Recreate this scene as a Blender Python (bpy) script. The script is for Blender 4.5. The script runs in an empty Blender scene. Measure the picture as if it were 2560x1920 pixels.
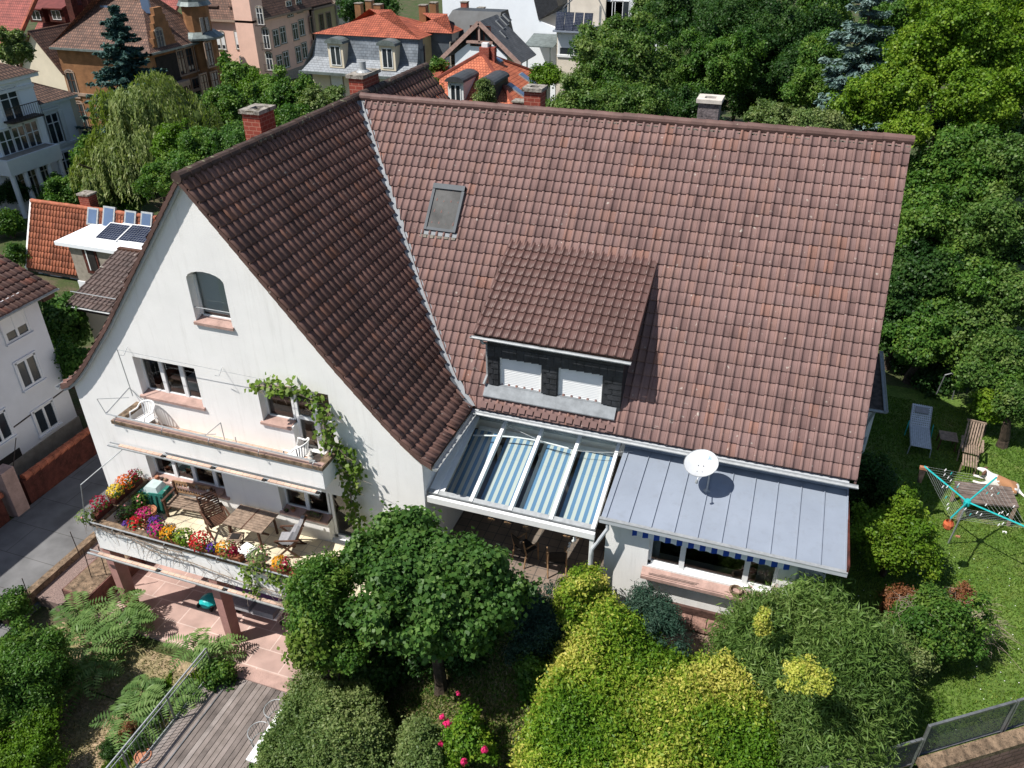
import bpy, math, random
import numpy as np
from mathutils import Vector, Matrix
from mathutils.geometry import tessellate_polygon
rng = np.random.default_rng(7); random.seed(7)
S = bpy.context.scene
COL = S.collection
R_ = math.radians
# ---------------------------------------------------------------- camera
CAMP = np.array([12.697, -14.243, 12.013]); TH = 0.5554; PSI = 0.3365; ROLL = -0.005; FPX = 2023.9
_F = np.array([-math.sin(PSI)*math.cos(TH), math.cos(PSI)*math.cos(TH), -math.sin(TH)])
_r = np.array([math.cos(PSI), math.sin(PSI), 0.0]); _u = np.cross(_r, _F)
_R = math.cos(ROLL)*_r + math.sin(ROLL)*_u; _U = -math.sin(ROLL)*_r + math.cos(ROLL)*_u
cd = bpy.data.cameras.new('camera'); cam = bpy.data.objects.new('camera', cd); COL.objects.link(cam)
cd.sensor_width = 36; cd.lens = FPX/2560*36; cd.clip_end = 900; cd.clip_start = 0.1
mw = Matrix(((_R[0], _U[0], -_F[0], CAMP[0]), (_R[1], _U[1], -_F[1], CAMP[1]), (_R[2], _U[2], -_F[2], CAMP[2]), (0, 0, 0, 1)))
cam.matrix_world = mw
S.camera = cam
# ---------------------------------------------------------------- light
SUNV = Vector((-.5, -.415, 1)).normalized()
w = bpy.data.worlds.new('World'); S.world = w; w.use_nodes = True
nt = w.node_tree; bg = nt.nodes['Background']; sky = nt.nodes.new('ShaderNodeTexSky')
sky.sky_type = 'NISHITA'; sky.sun_disc = False; sky.sun_elevation = math.asin(SUNV.z); sky.sun_rotation = math.atan2(SUNV.x, SUNV.y)
sky.altitude = 100; nt.links.new(sky.outputs[0], bg.inputs[0]); bg.inputs[1].default_value = 0.082
sl = bpy.data.lights.new('sun', 'SUN'); sl.energy = 5.0; sl.angle = R_(.5); sl.color = (1, .955, .89)
so = bpy.data.objects.new('sun', sl); COL.objects.link(so); so.rotation_euler = SUNV.to_track_quat('Z', 'Y').to_euler()
so.location = (-30, -30, 60)
S.view_settings.view_transform = 'Standard'; S.view_settings.look = 'None'; S.view_settings.exposure = 0.40
S.view_settings.gamma = 1

def at(u, v, x=None, y=None, z=None):
    """world point on a known plane seen in direction (u, v)"""
    d = _F + _R*(u-1280)/FPX - _U*(v-960)/FPX
    ax, val = (0, x) if x is not None else ((1, y) if y is not None else (2, z))
    return CAMP + d*((val-CAMP[ax])/d[ax])
def pxm(P):
    return FPX/float((np.array(P)-CAMP) @ _F)
# ---------------------------------------------------------------- materials
def _n(nt, t, **k):
    n = nt.nodes.new(t)
    for a, b in k.items(): setattr(n, a, b)
    return n
def mat(name, col, rough=.75, var=.15, vs=2.0, bump=0, bs=30, metal=0, spec=.3, tone=None, col2=None, spots=None, coat=0, streak=None):
    m = bpy.data.materials.new(name); m.use_nodes = True; t = m.node_tree; L = t.links.new
    p = t.nodes['Principled BSDF']; p.inputs['Roughness'].default_value = rough; p.inputs['Metallic'].default_value = metal
    p.inputs['Specular IOR Level'].default_value = spec; p.inputs['Coat Weight'].default_value = coat
    tc = _n(t, 'ShaderNodeTexCoord')
    c = np.array(col); c2 = np.array(col2) if col2 is not None else c*(1-2*var)
    nz = _n(t, 'ShaderNodeTexNoise'); nz.inputs['Scale'].default_value = vs; nz.inputs['Detail'].default_value = 6; nz.inputs['Roughness'].default_value = .65
    L(tc.outputs['Object'], nz.inputs['Vector'])
    mp = _n(t, 'ShaderNodeMapRange'); mp.inputs[1].default_value = .33; mp.inputs[2].default_value = .67; L(nz.outputs['Fac'], mp.inputs[0])
    mx = _n(t, 'ShaderNodeMix', data_type='RGBA'); mx.inputs[6].default_value = (*c2, 1); mx.inputs[7].default_value = (*(c*(1+var*.5)), 1)
    L(mp.outputs[0], mx.inputs[0]); out = mx.outputs[2]
    if tone is not None:   # per face random value stored on the mesh: mixes between three pigments
        a = _n(t, 'ShaderNodeAttribute', attribute_name='tone'); cr = _n(t, 'ShaderNodeValToRGB')
        e = cr.color_ramp.elements; e[0].color = (*tone[0], 1); e[1].color = (*tone[-1], 1)
        for i in range(1, len(tone)-1):
            q = e.new(i/(len(tone)-1)); q.color = (*tone[i], 1)
        L(a.outputs['Fac'], cr.inputs[0])
        m2 = _n(t, 'ShaderNodeMix', data_type='RGBA', blend_type='MULTIPLY'); m2.inputs[0].default_value = 1
        sc = _n(t, 'ShaderNodeMapRange'); sc.inputs[3].default_value = 1-var*1.5; sc.inputs[4].default_value = 1+var; L(mp.outputs[0], sc.inputs[0])
        cb = _n(t, 'ShaderNodeCombineColor'); [L(sc.outputs[0], cb.inputs[i]) for i in range(3)]
        L(cr.outputs[0], m2.inputs[6]); L(cb.outputs[0], m2.inputs[7]); out = m2.outputs[2]
    if spots:              # lichen and grime flecks
        sc_, thr, sc_col = spots
        v = _n(t, 'ShaderNodeTexNoise'); v.inputs['Scale'].default_value = sc_; v.inputs['Detail'].default_value = 3; L(tc.outputs['Object'], v.inputs['Vector'])
        r = _n(t, 'ShaderNodeMapRange'); r.inputs[1].default_value = thr; r.inputs[2].default_value = thr+.05; L(v.outputs['Fac'], r.inputs[0])
        m3 = _n(t, 'ShaderNodeMix', data_type='RGBA'); m3.inputs[7].default_value = (*sc_col, 1); L(out, m3.inputs[6]); L(r.outputs[0], m3.inputs[0]); out = m3.outputs[2]
    if streak:             # rain streaks running down
        s_, sc_col = streak; mp2 = _n(t, 'ShaderNodeMapping'); mp2.inputs['Scale'].default_value = (2.2, 2.2, .22); L(tc.outputs['Object'], mp2.inputs[0])
        v = _n(t, 'ShaderNodeTexNoise'); v.inputs['Scale'].default_value = 1.6; v.inputs['Detail'].default_value = 9; v.inputs['Roughness'].default_value = .75; L(mp2.outputs[0], v.inputs['Vector'])
        r = _n(t, 'ShaderNodeMapRange'); r.inputs[1].default_value = .52; r.inputs[2].default_value = .74; r.inputs[4].default_value = 1-s_+.12; L(v.outputs['Fac'], r.inputs[0])
        m4 = _n(t, 'ShaderNodeMix', data_type='RGBA'); m4.inputs[7].default_value = (*sc_col, 1); L(out, m4.inputs[6]); L(r.outputs[0], m4.inputs[0]); out = m4.outputs[2]
    L(out, p.inputs['Base Color'])
    if bump:
        b = _n(t, 'ShaderNodeBump'); b.inputs['Strength'].default_value = min(1, bump); b.inputs['Distance'].default_value = .02
        n2 = _n(t, 'ShaderNodeTexNoise'); n2.inputs['Scale'].default_value = bs; n2.inputs['Detail'].default_value = 4; L(tc.outputs['Object'], n2.inputs['Vector'])
        L(n2.outputs['Fac'], b.inputs['Height']); L(b.outputs[0], p.inputs['Normal'])
    return m
def leafmat(name, cols, trans=.28, rough=.45):
    m = mat(name, cols[0], rough, .12, .8, tone=cols, spec=.18); t = m.node_tree; L = t.links.new
    p = t.nodes['Principled BSDF']; o = t.nodes['Material Output']
    tr = _n(t, 'ShaderNodeBsdfTranslucent'); src = p.inputs['Base Color'].links[0].from_socket
    g = _n(t, 'ShaderNodeMix', data_type='RGBA', blend_type='MULTIPLY'); g.inputs[0].default_value = 1; g.inputs[7].default_value = (1.5, 1.7, .6, 1)
    L(src, g.inputs[6]); L(g.outputs[2], tr.inputs[0])
    mx = _n(t, 'ShaderNodeMixShader'); mx.inputs[0].default_value = trans; L(p.outputs[0], mx.inputs[1]); L(tr.outputs[0], mx.inputs[2]); L(mx.outputs[0], o.inputs[0])
    return m
def brickmat(name, c1, c2, mortar, w=.24, h=.075, coords='wall', bump=.5, rough=.85, msize=.01, offset=.5):
    m = mat(name, c1, rough, .15, 1.5); t = m.node_tree; L = t.links.new; p = t.nodes['Principled BSDF']
    b = _n(t, 'ShaderNodeTexBrick'); b.offset = offset; b.inputs['Scale'].default_value = 1; b.inputs['Brick Width'].default_value = w; b.inputs['Row Height'].default_value = h
    b.inputs['Mortar Size'].default_value = msize; b.inputs['Color1'].default_value = (*c1, 1); b.inputs['Color2'].default_value = (*c2, 1); b.inputs['Mortar'].default_value = (*mortar, 1)
    if coords == 'wall':
        tc = _n(t, 'ShaderNodeTexCoord'); sp = _n(t, 'ShaderNodeSeparateXYZ'); ad = _n(t, 'ShaderNodeMath', operation='ADD'); cb = _n(t, 'ShaderNodeCombineXYZ')
        L(tc.outputs['Object'], sp.inputs[0]); L(sp.outputs[0], ad.inputs[0]); L(sp.outputs[1], ad.inputs[1]); L(ad.outputs[0], cb.inputs[0]); L(sp.outputs[2], cb.inputs[1]); L(cb.outputs[0], b.inputs['Vector'])
    elif coords == 'xy':
        tc = _n(t, 'ShaderNodeTexCoord'); L(tc.outputs['Object'], b.inputs['Vector'])
    else:
        uv = _n(t, 'ShaderNodeUVMap'); L(uv.outputs[0], b.inputs['Vector'])
    old = p.inputs['Base Color'].links[0].from_socket
    mx = _n(t, 'ShaderNodeMix', data_type='RGBA', blend_type='MULTIPLY'); mx.inputs[0].default_value = 1
    nn = _n(t, 'ShaderNodeTexNoise'); nn.inputs['Scale'].default_value = 1.3; nn.inputs['Detail'].default_value = 8; tc2 = _n(t, 'ShaderNodeTexCoord'); L(tc2.outputs['Object'], nn.inputs['Vector'])
    mr = _n(t, 'ShaderNodeMapRange'); mr.inputs[1].default_value = .3; mr.inputs[2].default_value = .7; mr.inputs[3].default_value = .65; mr.inputs[4].default_value = 1.15; L(nn.outputs['Fac'], mr.inputs[0])
    cb2 = _n(t, 'ShaderNodeCombineColor'); [L(mr.outputs[0], cb2.inputs[i]) for i in range(3)]
    L(b.outputs['Color'], mx.inputs[6]); L(cb2.outputs[0], mx.inputs[7]); L(mx.outputs[2], p.inputs['Base Color'])
    bm = _n(t, 'ShaderNodeBump'); bm.invert = True; bm.inputs['Strength'].default_value = bump; bm.inputs['Distance'].default_value = .03; L(b.outputs['Fac'], bm.inputs['Height']); L(bm.outputs[0], p.inputs['Normal'])
    return m
def stripemat(name, c1, c2, w, axis=0, rough=.8, fac=.5):
    m = mat(name, c1, rough, .05, 3); t = m.node_tree; L = t.links.new; p = t.nodes['Principled BSDF']
    tc = _n(t, 'ShaderNodeTexCoord'); sp = _n(t, 'ShaderNodeSeparateXYZ'); L(tc.outputs['Object'], sp.inputs[0])
    d = _n(t, 'ShaderNodeMath', operation='DIVIDE'); d.inputs[1].default_value = w; L(sp.outputs[axis], d.inputs[0])
    f = _n(t, 'ShaderNodeMath', operation='FRACT'); L(d.outputs[0], f.inputs[0]); g = _n(t, 'ShaderNodeMath', operation='GREATER_THAN'); g.inputs[1].default_value = fac; L(f.outputs[0], g.inputs[0])
    mx = _n(t, 'ShaderNodeMix', data_type='RGBA'); mx.inputs[6].default_value = (*c1, 1); mx.inputs[7].default_value = (*c2, 1); L(g.outputs[0], mx.inputs[0]); L(mx.outputs[2], p.inputs['Base Color'])
    return m
def glassmat(name, tint=(.8, .85, .85), refl=.18, opac=.0):
    m = bpy.data.materials.new(name); m.use_nodes = True; t = m.node_tree; L = t.links.new; o = t.nodes['Material Output']; t.nodes.remove(t.nodes['Principled BSDF'])
    tr = _n(t, 'ShaderNodeBsdfTransparent'); tr.inputs[0].default_value = (*tint, 1); gl = _n(t, 'ShaderNodeBsdfGlossy'); gl.inputs['Roughness'].default_value = .03
    fr = _n(t, 'ShaderNodeFresnel'); fr.inputs[0].default_value = 1.5; ad = _n(t, 'ShaderNodeMath', operation='ADD'); ad.inputs[1].default_value = refl; L(fr.outputs[0], ad.inputs[0])
    mx = _n(t, 'ShaderNodeMixShader'); L(ad.outputs[0], mx.inputs[0]); L(tr.outputs[0], mx.inputs[1]); L(gl.outputs[0], mx.inputs[2]); L(mx.outputs[0], o.inputs[0])
    return m
MT = dict(
 stucco=mat('white_stucco', (.86, .855, .84), .9, .035, .7, bump=.45, bs=55, streak=(.70, (.55, .54, .51))),
 stucco_grey=mat('grey_white_stucco', (.62, .60, .60), .9, .06, .5, bump=.5, bs=22),
 cream=mat('cream_paint', (.66, .60, .47), .8, .06, 2),
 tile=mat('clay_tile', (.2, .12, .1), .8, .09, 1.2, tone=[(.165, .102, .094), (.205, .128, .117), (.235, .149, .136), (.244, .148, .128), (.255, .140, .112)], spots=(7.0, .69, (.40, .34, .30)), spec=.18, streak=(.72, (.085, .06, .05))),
 tile_dark=mat('shaded_tile', (.1, .06, .05), .7, .22, 1.2, tone=[(.115, .066, .055), (.152, .085, .070), (.185, .100, .080), (.22, .105, .072)], spots=(8.0, .69, (.30, .25, .22)), spec=.35),  # the main roof's clay, darkened for the gable slope's shade; specks are lichen
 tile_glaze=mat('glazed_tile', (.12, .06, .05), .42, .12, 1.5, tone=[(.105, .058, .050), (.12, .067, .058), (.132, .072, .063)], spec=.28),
 tile_orange=mat('orange_tile', (.4, .12, .06), .7, .2, 1.0, tone=[(.20, .072, .04), (.33, .11, .06), (.42, .15, .08)]),
 tile_brown=mat('brown_tile', (.1, .07, .06), .7, .2, 1.0, tone=[(.07, .05, .045), (.11, .078, .07), (.13, .09, .08)], spots=(4.0, .7, (.4, .38, .33))),
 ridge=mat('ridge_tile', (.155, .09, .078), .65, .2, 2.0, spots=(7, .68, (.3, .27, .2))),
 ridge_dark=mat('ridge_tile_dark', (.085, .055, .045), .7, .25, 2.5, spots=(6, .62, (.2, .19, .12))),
 mortar=mat('mortar', (.22, .2, .17), .95, .3, 9),
 zinc=mat('zinc_sheet', (.285, .325, .39), .5, .06, .6, metal=.15, spec=.4, spots=(.9, .76, (.36, .37, .38)), streak=(.55, (.215, .235, .265))),
 lead=mat('lead_flashing', (.25, .27, .29), .7, .15, 4, metal=.1),
 galv=mat('galvanised_steel', (.38, .40, .41), .55, .12, 8, metal=.3),
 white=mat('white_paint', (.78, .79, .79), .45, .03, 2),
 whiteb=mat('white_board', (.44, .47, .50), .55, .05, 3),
 black=mat('black_slate', (.030, .032, .037), .5, .3, 5, spec=.5),
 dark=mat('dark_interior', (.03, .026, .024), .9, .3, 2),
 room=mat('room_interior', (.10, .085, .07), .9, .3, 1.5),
 sand=mat('red_sandstone', (.42, .28, .24), .85, .16, 3, bump=.5, bs=25),
 sandp=mat('painted_sandstone', (.46, .24, .215), .75, .10, 2.5, bump=.2, bs=25),
 coping=mat('weathered_coping', (.27, .19, .125), .95, .4, 7, bump=1, bs=40, spots=(14, .58, (.10, .075, .05))),
 wood=mat('weathered_teak', (.30, .22, .165), .8, .25, 9),
 woodd=mat('brown_wood', (.11, .052, .032), .65, .3, 8),
 woodo=mat('pale_wood', (.36, .22, .12), .75, .25, 9),
 steel=mat('grey_steel', (.22, .23, .24), .45, .2, 6, metal=.5),
 rust=mat('rusty_steel', (.09, .07, .062), .7, .35, 6, metal=.3),
 terra=mat('terracotta', (.44, .19, .11), .85, .15, 6),
 plastic=mat('white_plastic', (.80, .80, .79), .4, .02, 2),
 fabricg=mat('grey_fabric', (.30, .30, .32), .95, .1, 12),
 fabricw=mat('white_cloth', (.84, .84, .84), .9, .02, 3),
 purple=mat('purple_cushion', (.23, .10, .20), .95, .15, 12),
 green=mat('green_tarpaulin', (.03, .17, .14), .45, .12, 5, spots=(3, .6, (.35, .42, .38))),
 turq=mat('turquoise_plastic', (.02, .42, .42), .4, .1, 4),
 line=mat('washing_line', (.38, .40, .40), .6, .05, 2),
 soil=mat('garden_soil', (.13, .09, .065), .95, .35, 2, bump=1, bs=14),
 asphalt=mat('asphalt', (.145, .145, .15), .9, .12, 1.1, bump=.6, bs=60, spots=(26, .60, (.24, .235, .22))),
 bark=mat('bark', (.085, .062, .045), .95, .35, 4, bump=1, bs=18),
 twig=mat('dry_twig', (.30, .24, .19), .95, .25, 5),
 redbrick=brickmat('red_clinker', (.30, .062, .04), (.25, .052, .034), (.40, .17, .12), .24, .115, msize=.011),
 greybrick=mat('sooty_render', (.20, .17, .17), .9, .3, 6, bump=.8, bs=20, spots=(9, .62, (.05, .05, .05))),
 capstone=mat('concrete_cap', (.33, .30, .26), .95, .3, 6, bump=1, bs=20, spots=(5, .56, (.10, .085, .06))),
 capwhite=mat('pale_concrete', (.60, .55, .49), .9, .12, 5),
 tiles_floor=brickmat('cream_floor_tile', (.74, .66, .48), (.70, .62, .45), (.36, .33, .28), .30, .30, 'xy', .2, .5, .008, 0),
 tiles_floor2=brickmat('brown_floor_tile', (.22, .17, .14), (.25, .19, .15), (.1, .09, .08), .30, .30, 'xy', .2, .6, .012, 0),
 tiles_coral=brickmat('salmon_floor_tile', (.60, .42, .33), (.56, .39, .30), (.35, .25, .18), .2, .2, 'xy', .2, .6, .008, 0),
 redpaint=mat('dark_red_render', (.10, .028, .02), .9, .35, 3, bump=.6, bs=20),
 glass=glassmat('window_glass', (.75, .8, .8), .06),
 glassr=glassmat('roof_glass', (.82, .88, .88), .05),
 farglass=mat('far_window_glass', (.035, .045, .055), .12, .3, .6, spec=.7),
 gable_brick=brickmat('ochre_brick', (.30, .14, .06), (.26, .12, .05), (.24, .13, .07), .26, .09, msize=.008, bump=.1),
 stone=mat('grey_sandstone', (.34, .30, .25), .9, .15, 3),
 pink=mat('pink_render', (.86, .56, .45), .9, .05, .6),
 pinks=mat('pink_trim', (.36, .26, .20), .9, .12, 2),
 yellowr=mat('ochre_render', (.50, .40, .22), .9, .08, .8),
 villaw=mat('villa_render', (.90, .92, .95), .9, .03, .5),
 beige=mat('beige_render', (.72, .64, .53), .9, .07, .8),
 creamr=mat('cream_render', (.74, .65, .50), .9, .06, .8),
 bluewhite=mat('cool_white_render', (.84, .88, .92), .9, .03, .5),
 palewall=mat('pale_grey_render', (.74, .75, .78), .9, .05, .8),
 slate=brickmat('grey_slate_shingles', (.20, .225, .255), (.16, .185, .215), (.11, .125, .145), .45, .28, 'uv', .6, .5, .02),
 slated=brickmat('dark_slate_roof', (.10, .105, .115), (.08, .085, .095), (.055, .06, .065), .35, .2, 'uv', .5, .55, .02),
 rooft=brickmat('terracotta_roof', (.42, .115, .06), (.34, .09, .05), (.20, .05, .03), .28, .33, 'uv', .9, .75, .035, 0),
 roofo=brickmat('orange_beaver_tail_roof', (.56, .17, .085), (.48, .14, .07), (.30, .08, .045), .24, .30, 'uv', .9, .75, .03),
 roofb=brickmat('brown_tile_roof', (.17, .10, .07), (.125, .075, .055), (.05, .032, .026), .28, .36, 'uv', .9, .75, .05, 0),
 roofm=brickmat('mottled_tile_roof', (.24, .13, .09), (.13, .08, .06), (.085, .05, .04), .28, .36, 'uv', .9, .8, .05, 0),
 roofr=brickmat('red_tile_roof', (.33, .085, .065), (.29, .075, .06), (.16, .04, .035), .3, .36, 'uv', .9, .7, .03, 0),
 copper=mat('grey_copper', (.20, .235, .23), .45, .2, 2, metal=.4),
 shutter=mat('green_shutter', (.06, .14, .14), .7, .1, 3),
 solar=brickmat('solar_cells', (.012, .016, .035), (.014, .018, .04), (.25, .27, .3), .16, .16, 'uv', .1, .2, .006, 0),
 skyglass=mat('roof_window_glass', (.10, .15, .25), .1, .1, 1, spec=.8),
)
# ---------------------------------------------------------------- mesh builder
class MB:
    def __init__(s): s.v = []; s.f = []; s.mi = []; s.mats = []; s.cur = 0; s.uv = {}; s.n = 0
    def m(s, name):
        mm = MT[name] if isinstance(name, str) else name
        if mm not in s.mats: s.mats.append(mm)
        s.cur = s.mats.index(mm); return s
    def add(s, vs, fs, uvs=None):
        b = len(s.v); s.v.extend([tuple(map(float, q)) for q in vs])
        for i, f in enumerate(fs):
            if uvs is not None: s.uv[len(s.f)] = uvs[i]
            s.f.append(tuple(b+k for k in f)); s.mi.append(s.cur)
        return s
    def box(s, x0, x1, y0, y1, z0, z1):
        return s.hexa([(x0, y0, z0), (x1, y0, z0), (x1, y1, z0), (x0, y1, z0), (x0, y0, z1), (x1, y0, z1), (x1, y1, z1), (x0, y1, z1)])
    def hexa(s, p):
        return s.add(p, [(3, 2, 1, 0), (4, 5, 6, 7), (0, 1, 5, 4), (1, 2, 6, 5), (2, 3, 7, 6), (3, 0, 4, 7)])
    def slab(s, pts, th, down=(0, 0, -1)):      # polygon thickened along a direction
        n = len(pts); d = np.array(down, float)*th
        v = [np.array(p, float) for p in pts]; v += [p+d for p in v]
        return s.add(v, [tuple(range(n)), tuple(range(2*n-1, n-1, -1))]+[(i, i+n, (i+1) % n+n, (i+1) % n) for i in range(n)])
    def bar(s, a, b, w, h=None, up=(0, 0, 1)):
        a = np.array(a, float); b = np.array(b, float); h = h or w; d = b-a; d /= np.linalg.norm(d)
        u = np.array(up, float); x = np.cross(d, u)
        if np.linalg.norm(x) < 1e-4: x = np.cross(d, (1, 0, 0))
        x /= np.linalg.norm(x); u = np.cross(x, d); x = x*w/2; u = u*h/2
        return s.hexa([a-x-u, a+x-u, b+x-u, b-x-u, a-x+u, a+x+u, b+x+u, b-x+u])
    def tube(s, pts, r, n=6, cap=True):
        pts = [np.array(p, float) for p in pts]; N = len(pts); rs = r if hasattr(r, '__len__') else [r]*N
        vs = []; px = None
        for i, p in enumerate(pts):
            d = pts[min(i+1, N-1)]-pts[max(i-1, 0)]; d /= (np.linalg.norm(d)+1e-9)
            if px is None:
                px = np.cross(d, (0, 0, 1))
                if np.linalg.norm(px) < 1e-3: px = np.cross(d, (1, 0, 0))
            px = px-d*(px@d); px /= (np.linalg.norm(px)+1e-9); py = np.cross(d, px)
            for k in range(n):
                a = 2*math.pi*k/n; vs.append(p+(px*math.cos(a)+py*math.sin(a))*rs[i])
        fs = [(i*n+k, i*n+(k+1) % n, (i+1)*n+(k+1) % n, (i+1)*n+k) for i in range(N-1) for k in range(n)]
        if cap: fs += [tuple(range(n-1, -1, -1)), tuple((N-1)*n+k for k in range(n))]
        return s.add(vs, fs)
    def lathe(s, c, prof, n=16):     # prof: (radius, z)
        c = np.array(c, float); vs = []
        for r, z in prof:
            for k in range(n):
                a = 2*math.pi*k/n; vs.append(c+(r*math.cos(a), r*math.sin(a), z))
        fs = [(i*n+k, i*n+(k+1) % n, (i+1)*n+(k+1) % n, (i+1)*n+k) for i in range(len(prof)-1) for k in range(n)]
        fs.append(tuple(range(n-1, -1, -1))); fs.append(tuple((len(prof)-1)*n+k for k in range(n)))
        return s.add(vs, fs)
    def quad(s, *p): return s.add(p, [tuple(range(len(p)))])
    def slope(s, pts, thick=0):      # roof face with metric uv: first edge is the eave
        p = [np.array(q, float) for q in pts]; U = p[1]-p[0]; U /= np.linalg.norm(U)
        nn = np.cross(U, p[2]-p[0]); nn /= np.linalg.norm(nn); V = np.cross(nn, U)
        uv = [((q-p[0])@U, (q-p[0])@V) for q in p]
        s.add(p, [tuple(range(len(p)))], [uv])
        if thick:
            d = -nn*thick if nn[2] > 0 else nn*thick; n = len(p)
            s.add([q for q in p]+[q+d for q in p], [(i, (i+1) % n, (i+1) % n+n, i+n) for i in range(n)]+[tuple(range(2*n-1, n-1, -1))])
        return s
    def build(s, name, parent=None, smooth=False, tone=None):
        root = (0, 0, 0)
        q = parent; off = np.zeros(3)
        while q is not None: off += np.array(q.location); q = q.parent
        me = bpy.data.meshes.new(name); me.from_pydata([tuple(np.array(v)-off) for v in s.v], [], s.f)
        for m_ in s.mats: me.materials.append(m_)
        me.polygons.foreach_set('material_index', s.mi)
        if s.uv:
            l = me.uv_layers.new(name='UVMap')
            for fi, uvs in s.uv.items():
                for li, c in zip(me.polygons[fi].loop_indices, uvs): l.data[li].uv = c
        if smooth: me.polygons.foreach_set('use_smooth', [True]*len(me.polygons))
        me.update(); o = bpy.data.objects.new(name, me); COL.objects.link(o)
        if parent is not None: o.parent = parent
        return o
def npmesh(name, V, Fq, mats, parent=None, tone=None, smooth=False, mi=None):
    """quads only, from numpy arrays"""
    off = np.zeros(3); q = parent
    while q is not None: off += np.array(q.location); q = q.parent
    V = np.asarray(V, np.float32)-off.astype(np.float32); Fq = np.asarray(Fq, np.int32); k = Fq.shape[1]
    me = bpy.data.meshes.new(name); me.vertices.add(len(V)); me.vertices.foreach_set('co', V.ravel())
    me.loops.add(Fq.size); me.loops.foreach_set('vertex_index', Fq.ravel()); me.polygons.add(len(Fq))
    me.polygons.foreach_set('loop_start', np.arange(0, Fq.size, k, dtype=np.int32)); me.polygons.foreach_set('loop_total', np.full(len(Fq), k, np.int32))
    for m_ in mats: me.materials.append(MT[m_] if isinstance(m_, str) else m_)
    if mi is not None: me.polygons.foreach_set('material_index', np.asarray(mi, np.int32))
    if smooth: me.polygons.foreach_set('use_smooth', np.ones(len(Fq), bool))
    me.update(calc_edges=True)
    if tone is not None:
        a = me.attributes.new('tone', 'FLOAT', 'FACE'); a.data.foreach_set('value', np.asarray(tone, np.float32))
    o = bpy.data.objects.new(name, me); COL.objects.link(o)
    if parent is not None: o.parent = parent
    return o
def thing(name, label, cat, loc=(0, 0, 0), rz=0, group=None):
    o = bpy.data.objects.new(name, None); COL.objects.link(o); o.empty_display_size = .2
    o.location = tuple(map(float, loc)); o.rotation_euler = (0, 0, rz); o['label'] = label; o['category'] = cat
    if group: o['group'] = group
    return o
def tag(o, label, cat, group=None):
    o['label'] = label; o['category'] = cat
    if group: o['group'] = group
    return o
def struct(o): o['kind'] = 'structure'; return o
def dup(root, loc, rz, label, group=None):
    r = root.copy(); COL.objects.link(r); r.location = loc; r.rotation_euler = (0, 0, rz); r['label'] = label
    if group: r['group'] = group
    for ch in list(root.children):
        c = ch.copy(); COL.objects.link(c); c.parent = r
        for g in list(ch.children):
            d = g.copy(); COL.objects.link(d); d.parent = c
    return r
# ---------------------------------------------------------------- roof tiles
TT = np.array([0, .035, .10, .20, .30, .37, .41, .66, .74, .985]); TH_ = np.array([.003, .026, .043, .050, .043, .024, .001, .009, .003, .002])
def tiles(name, fmap, s0, s1, gauge, u0, u1, tw, matn, parent, lim=None, flip=False, hs=1.0, lip=.044):
    ns = max(1, int(round((s1-s0)/gauge))); g = (s1-s0)/ns; nu = int(round((u1-u0)/tw)); w_ = (u1-u0)/nu
    tt, hh = (TT, TH_) if not flip else (1-TT[::-1], TH_[::-1])
    hh = hh*hs; K = len(tt); V = []; Fc = []; T = []; base = 0
    for j in range(ns):
        sa = s0+j*g-.012; sb = s0+(j+1)*g+.02
        c = np.arange(nu); U = u0+(c[:, None]+tt[None, :])*w_
        lo = np.full((nu, K), -1e9); hi = np.full((nu, K), 1e9)
        if lim: a_, b_ = lim(s0+(j+.5)*g); lo[:] = a_; hi[:] = b_; la, lb = lim(sa), lim(sb)
        keep = (U[:, -1] > lo[:, 0]) & (U[:, 0] < hi[:, 0]); U = U[keep]; n = len(U)
        if n == 0: continue
        Ua = np.clip(U, la[0], la[1]) if lim else U; Ub = np.clip(U, lb[0], lb[1]) if lim else U
        jit = rng.normal(0, .003, (n, 1)); sj = rng.normal(0, .005, (n, 1))-(rng.random((n, 1)) < .012)*rng.uniform(.01, .04, (n, 1)); H = hh[None, :]+jit
        rows = [fmap(Ua, np.full_like(U, sa+.022)+sj, H*0-.012), fmap(Ua, np.full_like(U, sa)+sj, H*.80+lip*.45), fmap(Ua, np.full_like(U, sa+.02)+sj, H+lip), fmap(Ub, np.full_like(U, sb), H+.002)]
        vv = np.stack(rows, 1).reshape(n, 4*K, 3); V.append(vv.reshape(-1, 3))
        q = []
        for r in range(3):
            for k in range(K-1): q.append((r*K+k, r*K+k+1, (r+1)*K+k+1, (r+1)*K+k))
        q = np.array(q); Fc.append((base+np.arange(n)[:, None, None]*4*K+q[None]).reshape(-1, 4)); base += n*4*K
        tn = np.clip(rng.normal(.45, .2, n)+(rng.random(n) < .07)*.35, 0, 1); T.append(np.repeat(tn, len(q)))
    return npmesh(name, np.concatenate(V), np.concatenate(Fc), [matn], parent, np.concatenate(T), smooth=False)
def ridge(name, a, b, matn, parent, r=.13, seg=.36, mort=True):
    a = np.array(a, float); b = np.array(b, float); L = np.linalg.norm(b-a); n = int(L/seg); m = MB().m(matn); d = (b-a)/L
    for i in range(n):
        p0 = a+(b-a)*i/n; p1 = a+(b-a)*(i+1)/n+d*.02; rr = r*(1+random.uniform(-.03, .03))
        dz = random.uniform(-.006, .006); o = np.array((0, 0, dz))
        m.tube([p0+o, p0+d*.05+o, p1+o], [rr*1.10, rr*1.06, rr*.96], 12)
    return m.build(name, parent, smooth=False)
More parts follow.
